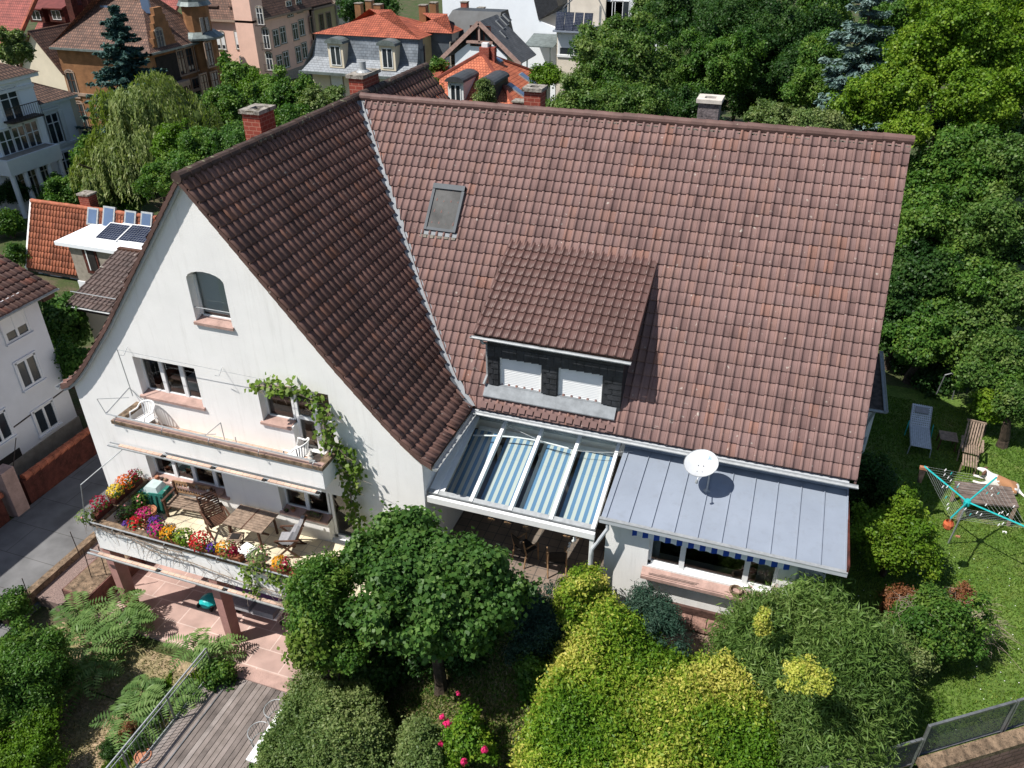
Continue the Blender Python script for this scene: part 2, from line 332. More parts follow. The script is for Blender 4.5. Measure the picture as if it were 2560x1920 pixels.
# ================================================================ THE HOUSE
ZR, ZK, YM, YB, XE, XR, OV = 6.52, 1.1763, 8.112, 13.07, 5.69, 15.39, .15
PX = np.array([0, 3.3, 4.5, 5.0, 5.4, 5.69]); PZ = np.array([6.52, 2.38, 1.0, .48, .15, 0.0])   # bell-cast gable slope
_ps = np.concatenate([[0], np.cumsum(np.hypot(np.diff(PX[::-1]), np.diff(PZ[::-1])))]); SL = _ps[-1]
def gprof(s):
    return np.interp(s, _ps, PX[::-1]), np.interp(s, _ps, PZ[::-1])
def gx_at_z(z): return float(np.interp(z, PZ[::-1], PX[::-1]))
def gz_at_x(x): return float(np.interp(abs(x), PX, PZ))
def gnorm(s):
    e = .02; x0, z0 = gprof(s-e); x1, z1 = gprof(s+e); dx, dz = x1-x0, z1-z0; l = np.hypot(dx, dz)+1e-9
    return dz/l, -dx/l
def fG(u, s, h):
    x, z = gprof(s); nx, nz = gnorm(s); return np.stack([x+nx*h, u, z+nz*h], -1)
def fGl(u, s, h):
    x, z = gprof(s); nx, nz = gnorm(s); return np.stack([-x-nx*h, -u, z+nz*h], -1)
ML = math.hypot(YM-2.568, ZR); mc, ms = (YM-2.568)/ML, ZR/ML
def fM(u, s, h): return np.stack([u+0*s, 2.568+s*mc-ms*h, s*ms+mc*h], -1)
def valley_y(z): return YM-(ZR-z)/ZK
house = thing('family_house', 'white rendered house with brown tiled roof, steep front gable and two balconies', 'house', (0, 0, -6.5))
H = house
def wall_poly(mb, outline, holes, mapf, depth=.3, din=None, sill=True):
    """flat wall with openings; reveals run back by depth"""
    loops = [[Vector((p[0], p[1], 0)) for p in outline]]+[[Vector((p[0], p[1], 0)) for p in h] for h in holes]
    tris = tessellate_polygon(loops); flat = [q for l in loops for q in l]
    mb.add([mapf(q.x, q.y, 0) for q in flat], [tuple(t) for t in tris])
    for h in holes:
        n = len(h)
        mb.add([mapf(p[0], p[1], 0) for p in h]+[mapf(p[0], p[1], depth) for p in h], [(i, (i+1) % n, (i+1) % n+n, i+n) for i in range(n)])
rect = lambda a, b, c, d: [(a, c), (b, c), (b, d), (a, d)]
arch = [(-.53, 2.84), (.53, 2.84), (.53, 3.98)]+[(.53*math.cos(t), 3.98+.24*math.sin(t)) for t in np.linspace(.2, math.pi-.2, 9)]+[(-.53, 3.98)]
lowdoor = [(.92, -2.86), (2.36, -2.86), (2.36, -3.58), (3.2, -3.58), (3.2, -1.82), (.92, -1.82)]
updoor = [(.88, .16), (1.76, .16), (1.76, -.72), (2.95, -.72), (2.95, 1.39), (.88, 1.39)]
holes = [arch, rect(-2.93, -.96, .2, 1.39), updoor, rect(-3.51, -.91, -2.84, -1.82), lowdoor]
GW = 5.36
outl = [(-GW, -6.6), (GW, -6.6), (GW, .05), (5.0, .36), (4.5, .86), (3.3, 2.24), (0, 6.38), (-3.3, 2.24), (-4.5, .86), (-5.0, .36), (-GW, .05)]
m = MB().m('stucco'); wall_poly(m, outl, holes, lambda a, b, d: (a, d, b))
m.quad((-GW, YB-.3, -6.6), (-GW, 0, -6.6), (-GW, 0, .05), (-GW, YB-.3, .05))
m.quad((GW, 0, -6.6), (GW, 2.9, -6.6), (GW, 2.9, .05), (GW, 0, .05))
m.build('gable_wall', H)
m = MB().m('stucco'); m.quad((GW, 2.9, -6.6), (15.1, 2.9, -6.6), (15.1, 2.9, -.06), (GW, 2.9, -.06))
m.add([(15.1, 2.9, -6.6), (15.1, 13.3, -6.6), (15.1, 13.3, .0), (15.1, YM, ZR-.3), (15.1, 2.9, .0)], [(0, 1, 2, 3, 4)])
m.quad((15.1, 13.3, -6.6), (-GW, 13.3, -6.6), (-GW, 13.3, 0), (15.1, 13.3, 0))
m.build('main_wall', H)
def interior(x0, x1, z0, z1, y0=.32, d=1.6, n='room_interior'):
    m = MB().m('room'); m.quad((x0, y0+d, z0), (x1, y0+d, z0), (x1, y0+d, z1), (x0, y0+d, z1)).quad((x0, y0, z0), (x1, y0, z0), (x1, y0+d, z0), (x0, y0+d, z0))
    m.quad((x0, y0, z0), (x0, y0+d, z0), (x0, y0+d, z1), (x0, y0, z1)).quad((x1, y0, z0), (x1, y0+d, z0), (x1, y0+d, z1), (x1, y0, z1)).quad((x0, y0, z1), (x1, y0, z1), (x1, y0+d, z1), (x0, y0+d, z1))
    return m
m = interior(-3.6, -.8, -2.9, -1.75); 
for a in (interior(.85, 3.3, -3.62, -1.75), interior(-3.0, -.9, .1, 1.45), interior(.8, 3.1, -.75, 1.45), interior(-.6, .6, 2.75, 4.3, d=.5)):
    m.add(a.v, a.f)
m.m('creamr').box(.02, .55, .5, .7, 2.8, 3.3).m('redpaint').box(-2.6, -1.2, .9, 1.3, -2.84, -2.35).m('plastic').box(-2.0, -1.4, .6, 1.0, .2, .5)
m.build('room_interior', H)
def window(name, x0, x1, z0, z1, y=.22, panes=2, fr=.065, parent=None, axis=None, archh=0, transom=None, ratios=None, gm='glass', fm='white'):
    m = MB().m(fm); t = .07
    m.box(x0, x1, y, y+t, z0, z0+fr*1.3)
    if not archh: m.box(x0, x1, y, y+t, z1-fr, z1)
    m.box(x0, x0+fr, y, y+t, z0, z1-archh).box(x1-fr, x1, y, y+t, z0, z1-archh)
    xs = [x0+(x1-x0)*k/panes for k in range(panes+1)] if ratios is None else [x0+(x1-x0)*r for r in ratios]
    for a in xs[1:-1]: m.box(a-fr*.9, a+fr*.9, y-.012, y+t, z0, z1)
    if transom: m.box(x0, x1, y-.006, y+t, transom-fr*.6, transom+fr*.6)
    o = m.build(name, parent or H)
    g = MB().m(gm).quad((x0, y+.035, z0), (x1, y+.035, z0), (x1, y+.035, z1), (x0, y+.035, z1)); g.build('glass_pane', o)
    return o
wa = window('attic_window', -.53, .53, 2.84, 4.22, panes=1, archh=.22)
MB().m('fabricw').box(-.50, .50, .34, .36, 2.95, 4.15).build('curtain', wa)
MB().m('galv').tube([(-.53, .05, 3.2), (.53, .05, 3.2)], .012).build('guard_rail', wa)
def sill(x0, x1, z, parent, over=.06, th=.09, d=.24):
    MB().m('sand').hexa([(x0-over, -.06, z-th), (x1+over, -.06, z-th), (x1+over, d, z-th+.03), (x0-over, d, z-th+.03), (x0-over, -.06, z-.02), (x1+over, -.06, z-.02), (x1+over, d, z+.05), (x0-over, d, z+.05)]).build('sill', parent)
sill(-.53, .53, 2.85, wa, .04)
w1 = window('triple_window', -2.93, -.96, .2, 1.39, panes=3); sill(-2.93, -.96, .21, w1)
w2 = window('side_window', .88, 1.74, .16, 1.39, panes=1); sill(.88, 1.66, .17, w2)
d2 = window('balcony_door', 1.76, 2.95, -.72, 1.39, panes=2, transom=.35, fr=.08)
w3 = window('four_light_window', -3.51, -.91, -2.84, -1.82, panes=4, ratios=(0, .28, .54, .82, 1)); sill(-3.51, -.91, -2.83, w3, .1)
w4 = window('double_window', .92, 2.34, -2.86, -1.82, panes=2); sill(.92, 2.3, -2.85, w4)
d3 = window('terrace_door', 2.38, 3.2, -3.58, -1.82, panes=1, fr=.08)
# ---------------- roofs
g = .33
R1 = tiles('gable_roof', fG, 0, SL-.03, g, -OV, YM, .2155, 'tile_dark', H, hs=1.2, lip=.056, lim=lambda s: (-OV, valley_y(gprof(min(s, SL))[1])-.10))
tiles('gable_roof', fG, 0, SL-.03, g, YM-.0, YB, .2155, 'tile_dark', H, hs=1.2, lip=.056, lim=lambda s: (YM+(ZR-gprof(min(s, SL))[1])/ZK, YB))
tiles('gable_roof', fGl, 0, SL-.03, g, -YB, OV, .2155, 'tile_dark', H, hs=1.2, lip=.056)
R2 = tiles('main_roof', fM, 0, ML-.03, g, .05, XR, .2155, 'tile', H, lim=lambda s: (gx_at_z(s*ms)+.13, XR))
def deck():
    m = MB().m('woodd')
    for sgn in (1, -1):
        for i in range(len(PX)-1):
            a = (PX[i]*sgn, PZ[i]-.03); b = (PX[i+1]*sgn, PZ[i+1]-.03)
            p = [(a[0], -OV+.01, a[1]), (b[0], -OV+.01, b[1]), (b[0], YB, b[1]), (a[0], YB, a[1])]
            if sgn > 0:
                v = lambda q: min(YB, valley_y(q[1]))
                p = [(a[0], -OV+.01, a[1]), (b[0], -OV+.01, b[1]), (b[0], v(b), b[1]), (a[0], v(a), a[1])]
            m.slab(p, .05)
    m.slab([(5.60, 2.62, .0), (XR-.02, 2.62, .0), (XR-.02, YM, ZR-.05), (0.1, YM, ZR-.05)], .06)
    m.m('tile'); m.slab([(0, YM, ZR-.01), (XR-.02, YM, ZR-.01), (XR-.02, 13.6, .05), (5.7, 13.6, .05)], .08)
    m.build('roof_deck', R2)
deck()
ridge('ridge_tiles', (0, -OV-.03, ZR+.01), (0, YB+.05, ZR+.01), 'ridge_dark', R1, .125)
ridge('ridge_tiles', (.12, YM, ZR+.01), (XR+.05, YM, ZR+.01), 'ridge', R2, .125)
m = MB().m('mortar')
for i in range(150):
    t = random.uniform(.2, 15.3); m.box(t, t+random.uniform(.04, .12), YM-.16, YM-.10, ZR-.16, ZR-.10-random.uniform(0, .02))
m.build('mortar_bed', R2)
# verge boards and verge tiles
m = MB()
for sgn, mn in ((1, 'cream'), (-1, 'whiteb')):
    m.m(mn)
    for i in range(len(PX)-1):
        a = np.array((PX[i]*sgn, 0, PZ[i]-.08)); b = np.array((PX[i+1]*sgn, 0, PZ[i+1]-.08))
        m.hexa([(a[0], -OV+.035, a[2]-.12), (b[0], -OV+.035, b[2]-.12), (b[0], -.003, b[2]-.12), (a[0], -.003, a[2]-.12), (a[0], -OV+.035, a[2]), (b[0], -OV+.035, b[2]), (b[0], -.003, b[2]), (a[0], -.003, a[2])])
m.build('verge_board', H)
m = MB().m('tile_dark')
for sgn in (1, -1):
    n = 26
    for j in range(n):
        s0_ = SL*j/n; s1_ = SL*(j+1)/n; x0, z0 = gprof(s0_); x1, z1 = gprof(s1_); k = .03
        m.hexa([(sgn*x0, -OV-.022, z0-.11), (sgn*x1, -OV-.022, z1-.13), (sgn*x1, -OV+.03, z1-.13), (sgn*x0, -OV+.03, z0-.11), (sgn*x0, -OV-.022, z0+.035), (sgn*x1, -OV-.022, z1+.0), (sgn*x1, -OV+.03, z1+.0), (sgn*x0, -OV+.03, z0+.035)])
m.build('verge_tiles', R1)
m = MB().m('tile')
for j in range(26):
    s0_, s1_ = ML*j/26, ML*(j+1)/26; a = fM(np.array(XR), np.array(s0_), 0.0); b = fM(np.array(XR), np.array(s1_), 0.0)
    m.hexa([(XR-.03, a[1], a[2]-.12), (XR+.02, a[1], a[2]-.12), (XR+.02, b[1], b[2]-.13), (XR-.03, b[1], b[2]-.13), (XR-.03, a[1], a[2]+.055), (XR+.02, a[1], a[2]+.055), (XR+.02, b[1], b[2]+.02), (XR-.03, b[1], b[2]+.02)])
m.build('verge_tiles', R2)
# valley flashing
m = MB().m('lead'); P_ = []
for z in np.linspace(ZR-.02, 0, 60):
    x = gx_at_z(z); y = valley_y(z); wv = .010*math.sin(z*9)
    P_.append([(x-.02+wv*.6, y-.15+wv, gz_at_x(x-.02)+.075), (x+.0, y-.01, z+.05), (x+.16, y+.02, z+.065)])
for a, b in zip(P_, P_[1:]):
    m.quad(a[0], b[0], b[1], a[1]).quad(a[1], b[1], b[2], a[2])
m.build('valley_flashing', H)
def gutter(name, a, b, r, parent, mn='galv'):
    a = np.array(a, float); b = np.array(b, float); d = (b-a)/np.linalg.norm(b-a); side = np.cross(d, (0, 0, 1)); m = MB().m(mn)
    for rr, fl in ((r, 0), (r-.008, 1)):
        ring = [side*rr*math.cos(t)+np.array((0, 0, -rr*math.sin(t))) for t in np.linspace(0, math.pi, 9)]
        vs = [a+q for q in ring]+[b+q for q in ring]
        m.add(vs, [(i, i+1, i+10, i+9) for i in range(8)])
    for p in (a, b): m.add([p+side*r*math.cos(t)+np.array((0, 0, -r*math.sin(t))) for t in np.linspace(0, math.pi, 9)], [tuple(range(9))])
    m.tube([a+side*r, b+side*r], .011, 5)
    return m.build(name, parent)
gutter('gutter', (5.80, 2.40, -.03), (15.45, 2.40, -.05), .07, H, 'galv')
gutter('gutter', (5.80, -.2, -.04), (5.80, 2.40, -.06), .075, H, 'galv')
gutter('gutter', (-5.80, 13, -.04), (-5.80, -.2, -.04), .075, H, 'galv')
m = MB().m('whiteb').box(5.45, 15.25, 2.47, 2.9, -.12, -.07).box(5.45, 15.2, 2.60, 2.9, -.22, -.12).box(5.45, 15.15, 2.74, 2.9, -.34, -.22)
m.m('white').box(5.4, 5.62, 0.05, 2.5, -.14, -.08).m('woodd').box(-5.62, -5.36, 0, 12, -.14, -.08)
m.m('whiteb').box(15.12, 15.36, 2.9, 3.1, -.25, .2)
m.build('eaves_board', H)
# chimneys: the parts of each stack above the roof
def chimney(x0, x1, y0, y1, z0, z1, mn, label=None, cap='capstone', cowl=False, over=.06, th=.1):
    o = MB().m(mn).box(x0, x1, y0, y1, z0, z1).build('chimney', H)
    c = MB().m(cap); X0, X1, Y0, Y1 = x0-over, x1+over, y0-over, y1+over; hx = (X1-X0)*.28; hy = (Y1-Y0)*.3
    c.box(X0, X1, Y0, Y0+hy, z1, z1+th).box(X0, X1, Y1-hy, Y1, z1, z1+th).box(X0, X0+hx, Y0+hy, Y1-hy, z1, z1+th).box(X1-hx, X1, Y0+hy, Y1-hy, z1, z1+th)
    c.m('dark').box(X0+hx, X1-hx, Y0+hy, Y1-hy, z1, z1+.02)
    if cowl: c.m('galv').lathe(((x0+x1)/2, (y0+y1)/2, z1+th), [(.22, 0), (.18, .04), (.10, .07), (.10, .30)], 14)
    c.build('chimney_cap', o)
    if label: o['label'] = label
    return o
def col_x(u, v, y): return float(at(u, v, y=y)[0])
y1_ = 5.0; z1_ = float(at(625, 285, y=y1_)[2])
chimney(col_x(604, 285, y1_), col_x(647, 289, y1_), y1_, y1_+.72, 4.0, z1_, 'redbrick', 'red brick chimney with lichen-grey cap left of the others')
y2_ = 8.6; z2_ = float(at(888, 196, y=y2_)[2])
chimney(col_x(871, 196, y2_), col_x(906, 196, y2_), y2_, y2_+1.05, 4.0, z2_, 'redbrick', 'red brick chimney with a shiny metal cowl', cowl=True)
y3_ = 10.2; z3_ = float(at(1330, 229, y=y3_)[2])
chimney(col_x(1310, 229, y3_), col_x(1351, 229, y3_), y3_, y3_+.55, 2.0, z3_, 'redbrick', 'red brick chimney behind the middle of the long ridge')
y4_ = 9.2; z4_ = float(at(1770, 258, y=y4_)[2])
chimney(col_x(1746, 258, y4_), col_x(1799, 258, y4_), y4_, y4_+.6, 4.0, z4_, 'greybrick', 'grey rendered chimney with pale cap', cap='capwhite')
# roof window
def fr(x, s, h): return tuple(fM(np.array(float(x)), np.array(float(s)), float(h)))
def rbox(m, x0, x1, s0, s1, h0, h1): return m.hexa([fr(x0, s0, h0), fr(x1, s0, h0), fr(x1, s1, h0), fr(x0, s1, h0), fr(x0, s0, h1), fr(x1, s0, h1), fr(x1, s1, h1), fr(x0, s1, h1)])
sa, sb = (5.62-2.568)/mc, (6.50-2.568)/mc
m = MB().m(mat('dark_aluminium', (.13, .14, .15), .9, .05, 3, spec=.03)); rbox(m, 3.14, 3.22, sa, sb, 0, .12); rbox(m, 4.03, 4.11, sa, sb, 0, .12); rbox(m, 3.14, 4.11, sb-.13, sb+.02, 0, .14); rbox(m, 3.14, 4.11, sa, sa+.08, 0, .11)
m.m('lead'); rbox(m, 3.06, 4.19, sa-.13, sa, .03, .055)
sk = m.build('roof_window', H)
m = MB().m(mat('insect_screen', (.12, .12, .118), .75, .2, 1.5, spec=.1)); rbox(m, 3.22, 4.03, sa+.08, sb-.13, .06, .085); m.build('glass_pane', sk)
m = MB().m('mortar')
for i in range(5): rbox(m, 3.05+.22*i, 3.25+.22*i, sa-.19-random.uniform(0, .03), sa-.13, .03, .05)
m.build('mortar_strip', sk)
# ---------------- dormer
DY = 2.93; dx0, dx1 = 6.02, 9.62; zb = ZK*(DY-2.568)
fD0 = (2.72, 2.16); fD1 = (5.62, 3.60); DL = math.hypot(fD1[0]-fD0[0], fD1[1]-fD0[1]); dc, dsn = (fD1[0]-fD0[0])/DL, (fD1[1]-fD0[1])/DL
def fD(u, s, h): return np.stack([u+0*s, fD0[0]+s*dc-dsn*h, fD0[1]+s*dsn+dc*h], -1)
so_l, so_r = [col_x(1252, 930, DY+.1), col_x(1356, 945, DY+.1)], [col_x(1397, 960, DY+.1), col_x(1507, 975, DY+.1)]
dzt = float(at(1300, 897, y=DY+.1)[2]); dzb = float(at(1300, 985, y=DY+.1)[2])
m = MB().m('black'); wall_poly(m, [(dx0, zb-.05), (dx1, zb-.05), (dx1, 2.12), (dx0, 2.12)], [rect(so_l[0], so_l[1], zb+.16, dzt), rect(so_r[0], so_r[1], zb+.16, dzt)], lambda a, b, d: (a, DY+d, b), .14)
for x in (dx0, dx1):
    m.add([(x, DY, zb-.05), (x, 5.5, ZK*(5.5-2.568)), (x, 5.45, 3.45), (x, DY, 2.28)], [(0, 1, 2, 3)])
# overlapping slates
for (a, b) in ((dx0, so_l[0]-.02), (so_l[1]+.02, so_r[0]-.02), (so_r[1]+.02, dx1), ):
    n = max(1, int(round((b-a)/.2))); wd = (b-a)/n
    for r in range(8):
        zt = dzt+.02-r*.165
        if zt-.2 < zb-.03: continue
        for i in range(n):
            x = a+i*wd+(wd*.5 if r % 2 and n > 1 and i < n-1 else 0)
            m.hexa([(x+.01, DY-.022, zt-.21), (x+wd-.01, DY-.018, zt-.20), (x+wd-.01, DY-.001, zt), (x+.01, DY-.001, zt), (x+.01, DY-.030, zt-.21), (x+wd-.01, DY-.026, zt-.20), (x+wd-.01, DY-.006, zt), (x+.01, DY-.006, zt)])
n = 18; wd = (dx1-dx0)/n
for r in range(2):
    for i in range(n):
        x = dx0+i*wd; zt = dzt+.30-r*.13
        m.hexa([(x+.01, DY-.04, zt-.17), (x+wd, DY-.03, zt-.15), (x+wd, DY-.001, zt), (x+.01, DY-.001, zt), (x+.01, DY-.047, zt-.17), (x+wd, DY-.037, zt-.15), (x+wd, DY-.008, zt), (x+.01, DY-.008, zt)])
dorm = m.build('dormer', H)
for k in range(14):      # cheek slates
    pass
m = MB().m('lead').slab([(dx0-.08, 2.70, ZK*(2.70-2.568)+.20), (dx1-.1, 2.70, ZK*(2.70-2.568)+.20), (dx1-.1, DY, zb+.17), (dx0-.08, DY, zb+.17)], .03)
for sx in (so_l, so_r): m.box(sx[0], sx[1], DY-.0, DY+.14, zb+.14, zb+.18)
m.build('lead_apron', dorm)
for a, b in (so_l, so_r):
    m = MB().m('white'); n = 17; hh = (dzt-zb-.18)/n
    for i in range(n):
        z = zb+.18+i*hh; m.hexa([(a+.03, DY+.085, z), (b-.03, DY+.085, z), (b-.03, DY+.12, z), (a+.03, DY+.12, z), (a+.03, DY+.098, z+hh-.004), (b-.03, DY+.098, z+hh-.004), (b-.03, DY+.12, z+hh-.004), (a+.03, DY+.12, z+hh-.004)])
    m.box(a, a+.03, DY+.05, DY+.12, zb, dzt).box(b-.03, b, DY+.05, DY+.12, zb, dzt)
    m.build('roller_shutter', dorm)
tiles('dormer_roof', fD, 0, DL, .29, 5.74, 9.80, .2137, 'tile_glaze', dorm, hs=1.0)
m = MB().m('woodd').slab([(5.76, 2.75, 2.13), (9.78, 2.75, 2.13), (9.78, 5.58, 3.53), (5.76, 5.58, 3.53)], .06)
m.m('tile_glaze').box(5.72, 5.76, 2.72, 2.74, 2.1, 2.2)
m.hexa([(9.78, 2.74, 2.06), (9.82, 2.74, 2.06), (9.82, 5.6, 3.44), (9.78, 5.6, 3.44), (9.78, 2.74, 2.22), (9.82, 2.74, 2.22), (9.82, 5.6, 3.62), (9.78, 5.6, 3.62)])
m.hexa([(5.71, 2.74, 2.06), (5.76, 2.74, 2.06), (5.76, 5.6, 3.44), (5.71, 5.6, 3.44), (5.71, 2.74, 2.23), (5.76, 2.74, 2.23), (5.76, 5.6, 3.64), (5.71, 5.6, 3.64)]).build('dormer_roof_deck', dorm)
gutter('dormer_gutter', (5.66, 2.66, 2.12), (9.84, 2.66, 2.10), .06, dorm, 'galv')
MB().m('galv').tube([(5.95, 2.66, 2.06), (5.98, 2.7, 1.95), (5.98, 3.0, 1.8), (5.98, 3.0, .85), (5.92, 2.85, .62)], .04, 8).build('dormer_downpipe', dorm)
# broken tiles strip under the apron
m = MB().m('tile')
for i in range(17):
    x = dx0-.1+i*.2155; s_ = random.uniform(.0, .05); rbox(m, x, x+.17, .03+s_, .22, .095, .105)
m.build('cut_tiles', dorm)
# ---------------- glass roof of the covered seat
gy0, gz0, gy1, gz1 = 2.86, -.42, .14, -1.14
def gp_(x, t, h): 
    n = np.array((0, -(gz0-gz1), (gy0-gy1))); n = n/np.linalg.norm(n); n = n*np.sign(n[2]); return tuple(np.array((x, gy0+(gy1-gy0)*t, gz0+(gz1-gz0)*t))+n*h)
def gbox(m, x0, x1, t0, t1, h0, h1): return m.hexa([gp_(x0, t1, h0), gp_(x1, t1, h0), gp_(x1, t0, h0), gp_(x0, t0, h0), gp_(x0, t1, h1), gp_(x1, t1, h1), gp_(x1, t0, h1), gp_(x0, t0, h1)])
bx = [5.62, 6.56, 7.60, 8.64, 9.69]
m = MB().m('white')
for i, x in enumerate(bx): gbox(m, x-.045, x+.045, 0, 1.0, -.10, .06)
gbox(m, 5.40, 5.80, 0, 1.0, -.04, .03)
m.m('galv'); gbox(m, 5.40, 9.74, .955, 1.0, -.08, .035)
gbox(m, 5.40, 9.74, .0, .03, -.08, .035)
m.m('white').box(5.42, 9.76, .02, .12, -1.34, -1.17)
m.box(9.64, 9.74, .06, .16, -3.6, -1.34)
gr = m.build('glass_roof', H)
for a, b in zip(bx, bx[1:]):
    m = MB().m('glassr'); m.quad(gp_(a+.045, 1, .02), gp_(b-.045, 1, .02), gp_(b-.045, .0, .02), gp_(a+.045, .0, .02)); m.build('glass_pane', gr)
m = MB().m(stripemat('striped_blind', (.13, .25, .41), (.58, .585, .545), .190, 0))
for a, b in zip(bx, bx[1:]):
    gbox(m, a+.10, b-.10, .10, .95, -.30, -.29)
m.m('fabricw'); gbox(m, 5.8, 9.6, .055, .10, -.33, -.25)
m.build('sun_blind', gr)
MB().m('fabricw').tube([gp_(5.85, .26, .0)]+[gp_(5.85+2.6*t, .26-.06*t-.05*math.sin(t*3), .0) for t in np.linspace(.1, 1, 8)], .022, 6).build('blind_rod', gr)
MB().m('line').tube([gp_(6.7, .09, .1)]+[gp_(6.7+3.4*t, .09+.12*math.sin(t*3), .10-.06*math.sin(t*3.1)) for t in np.linspace(.1, 1, 8)], .008, 5).build('cable', gr)
m = MB().m('tiles_floor2').box(5.36, 9.95, .0, 2.9, -3.7, -3.58).m('room').quad((5.37, 2.89, -3.6), (9.95, 2.89, -3.6), (9.95, 2.89, -.9), (5.37, 2.89, -.9))
m.m('dark').box(6.4, 7.5, 2.80, 2.87, -3.58, -1.4).m('white').box(6.3, 6.4, 2.78, 2.87, -3.58, -1.3).box(7.5, 7.6, 2.78, 2.87, -3.58, -1.3)
m.build('covered_seat_floor', H)
MB().m('whiteb').tube([tuple(at(1519, 1300, y=.14)), tuple(at(1519, 1322, y=.12)), tuple(at(1481, 1372, y=.05)), tuple(at(1478, 1385, y=.04)), tuple(at(1475, 1500, y=.04))], .045, 8).build('downpipe', H)
# ---------------- extension with zinc roof
def zn(x, y): return -.42+(2.88-y)*(-.28/2.75)
m = MB().m('zinc').slab([(9.86, .13, zn(0, .13)), (15.3, .13, zn(0, .13)), (15.3, 2.9, zn(0, 2.9)), (9.86, 2.9, zn(0, 2.9))], .03)
m.slab([(9.86, 2.70, -.40), (15.3, 2.70, -.40), (15.3, 2.9, -.28), (9.86, 2.9, -.28)], .01)
for i in range(11):
    x = 9.98+i*.532
    if x < 15.25: m.bar((x, .14, zn(0, .14)+.015), (x+random.uniform(-.01, .01), 2.7, zn(0, 2.7)+.02), .018, .035)
m.bar((15.29, .13, zn(0, .13)+.01), (15.29, 2.9, zn(0, 2.9)+.01), .03, .06)
zr_ = m.build('zinc_roof', H)
m = MB().m('whiteb').box(9.84, 15.33, .07, .13, -.80, -.68).m('galv').box(9.84, 15.33, .065, .16, -.70, -.675).m('redpaint').box(15.3, 15.34, .1, 2.9, -.86, -.5)
m.m('whiteb').box(9.9, 15.25, .15, .42, -.80, -.78); m.build('roof_edge', zr_)
wx0, wx1 = 11.02, 13.98
m = MB().m('stucco'); wall_poly(m, [(9.96, -6.5), (14.37, -6.5), (14.37, -.76), (9.96, -.76)], [rect(wx0, wx1, -2.10, -.92)], lambda a, b, d: (a, .4+d, b), .16)
m.quad((9.96, .4, -6.5), (9.96, .4, -.76), (9.96, 2.9, -.76), (9.96, 2.9, -6.5)).quad((14.37, .4, -6.5), (14.37, 1.25, -6.5), (14.37, 1.25, -.76), (14.37, .4, -.76))
m.quad((14.37, 1.25, -6.5), (15.1, 1.25, -6.5), (15.1, 1.25, -.7), (14.37, 1.25, -.7)).quad((15.1, 1.25, -6.5), (15.1, 2.9, -6.5), (15.1, 2.9, -.6), (15.1, 1.25, -.6))
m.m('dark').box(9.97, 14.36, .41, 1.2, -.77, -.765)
m.build('extension_wall', H)
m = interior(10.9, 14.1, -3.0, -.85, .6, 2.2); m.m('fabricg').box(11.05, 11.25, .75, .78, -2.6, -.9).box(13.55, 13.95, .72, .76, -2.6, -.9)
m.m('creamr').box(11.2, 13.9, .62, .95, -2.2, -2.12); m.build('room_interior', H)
pw = window('picture_window', wx0, wx1, -2.10, -.92, y=.5, panes=3, ratios=(0, .27, .77, 1), fr=.07)
m = MB().m('sand').hexa([(wx0-.1, .18, -2.36), (14.1, .18, -2.36), (14.1, .5, -2.30), (wx0-.1, .5, -2.30), (wx0-.1, .18, -2.27), (14.1, .18, -2.27), (14.1, .5, -2.10), (wx0-.1, .5, -2.10)]); m.m('sand').box(wx0-.1, 14.1, .2, .49, -2.268, -2.235)
m.build('sill', pw)
m = MB().m('rust')
for i in range(6): m.tube([(11.1, .24+.035*i, -2.21), (12.2+.05*i, .22+.035*i, -2.20)], .006, 4)
m.build('iron_rods', pw)
m = MB().m(stripemat('awning_stripes', (.015, .06, .33), (.70, .74, .78), .265, 0)); n = 74
for i in range(n):
    xa, xb = 10.62+3.55*i/n, 10.62+3.55*(i+1)/n; za, zc = [-.96+.035*abs(math.sin(math.pi*(x-10.62)/.265*1.0)) for x in (xa, xb)]
    m.add([(xa, .20, za-.14), (xb, .20, zc-.14), (xb, .215, -.80), (xa, .215, -.80), (xa, .205, za-.14), (xb, .205, zc-.14), (xb, .22, -.80), (xa, .22, -.80)], [(0, 1, 2, 3), (7, 6, 5, 4), (0, 4, 5, 1)])
m.build('awning_valance', H)
m = MB().m(mat('shade_strip', (.10, .055, .045), .9, .3, 5, bump=1, bs=20)).box(11.2, 14.4, .32, .395, -3.35, -3.1).m(mat('rough_red_stone', (.34, .20, .16), .9, .35, 5, bump=1, bs=22))  # dark strip paints the shadow line at the wall foot, behind real stones
for i in range(9):
    x = 11.2+i*.36; m.hexa([(x, .02, -3.5), (x+.34, .0, -3.5), (x+.34, .3, -3.5), (x, .3, -3.5), (x, .03+random.uniform(0, .05), -3.32), (x+.34, .02+random.uniform(0, .05), -3.33), (x+.34, .3, -3.3), (x, .3, -3.3)])
m.build('stone_plinth', H)
# small lean-to at the right hand gable
q = at(2192, 1030, z=-1.9)
x_, y_ = float(at(2215, 1030, z=-1.5)[0]), float(at(2215, 1030, z=-1.5)[1])
m = MB().m('stucco').box(15.1, x_-.25, y_-.05+.25, y_+3.6, -3.6, -1.7).m('whiteb').box(15.1, x_-.3, y_+.18, y_+.24, -2.9, -2.6).m('rust').box(15.1, x_-.05, y_+.05, y_+3.8, -1.62, -1.55)
ext = m.build('lean_to', H)
gutter('lean_to_gutter', (15.1, y_, -1.5), (x_, y_, -1.5), .06, ext); gutter('lean_to_gutter', (x_, y_, -1.5), (x_, y_+3.9, -1.5), .06, ext)
MB().m('galv').tube([(x_-.3, y_, -1.56), (x_-.35, y_+.1, -1.8), (x_-.4, y_+.22, -2.2), (x_-.4, y_+.22, -3.5)], .04).build('lean_to_downpipe', ext)
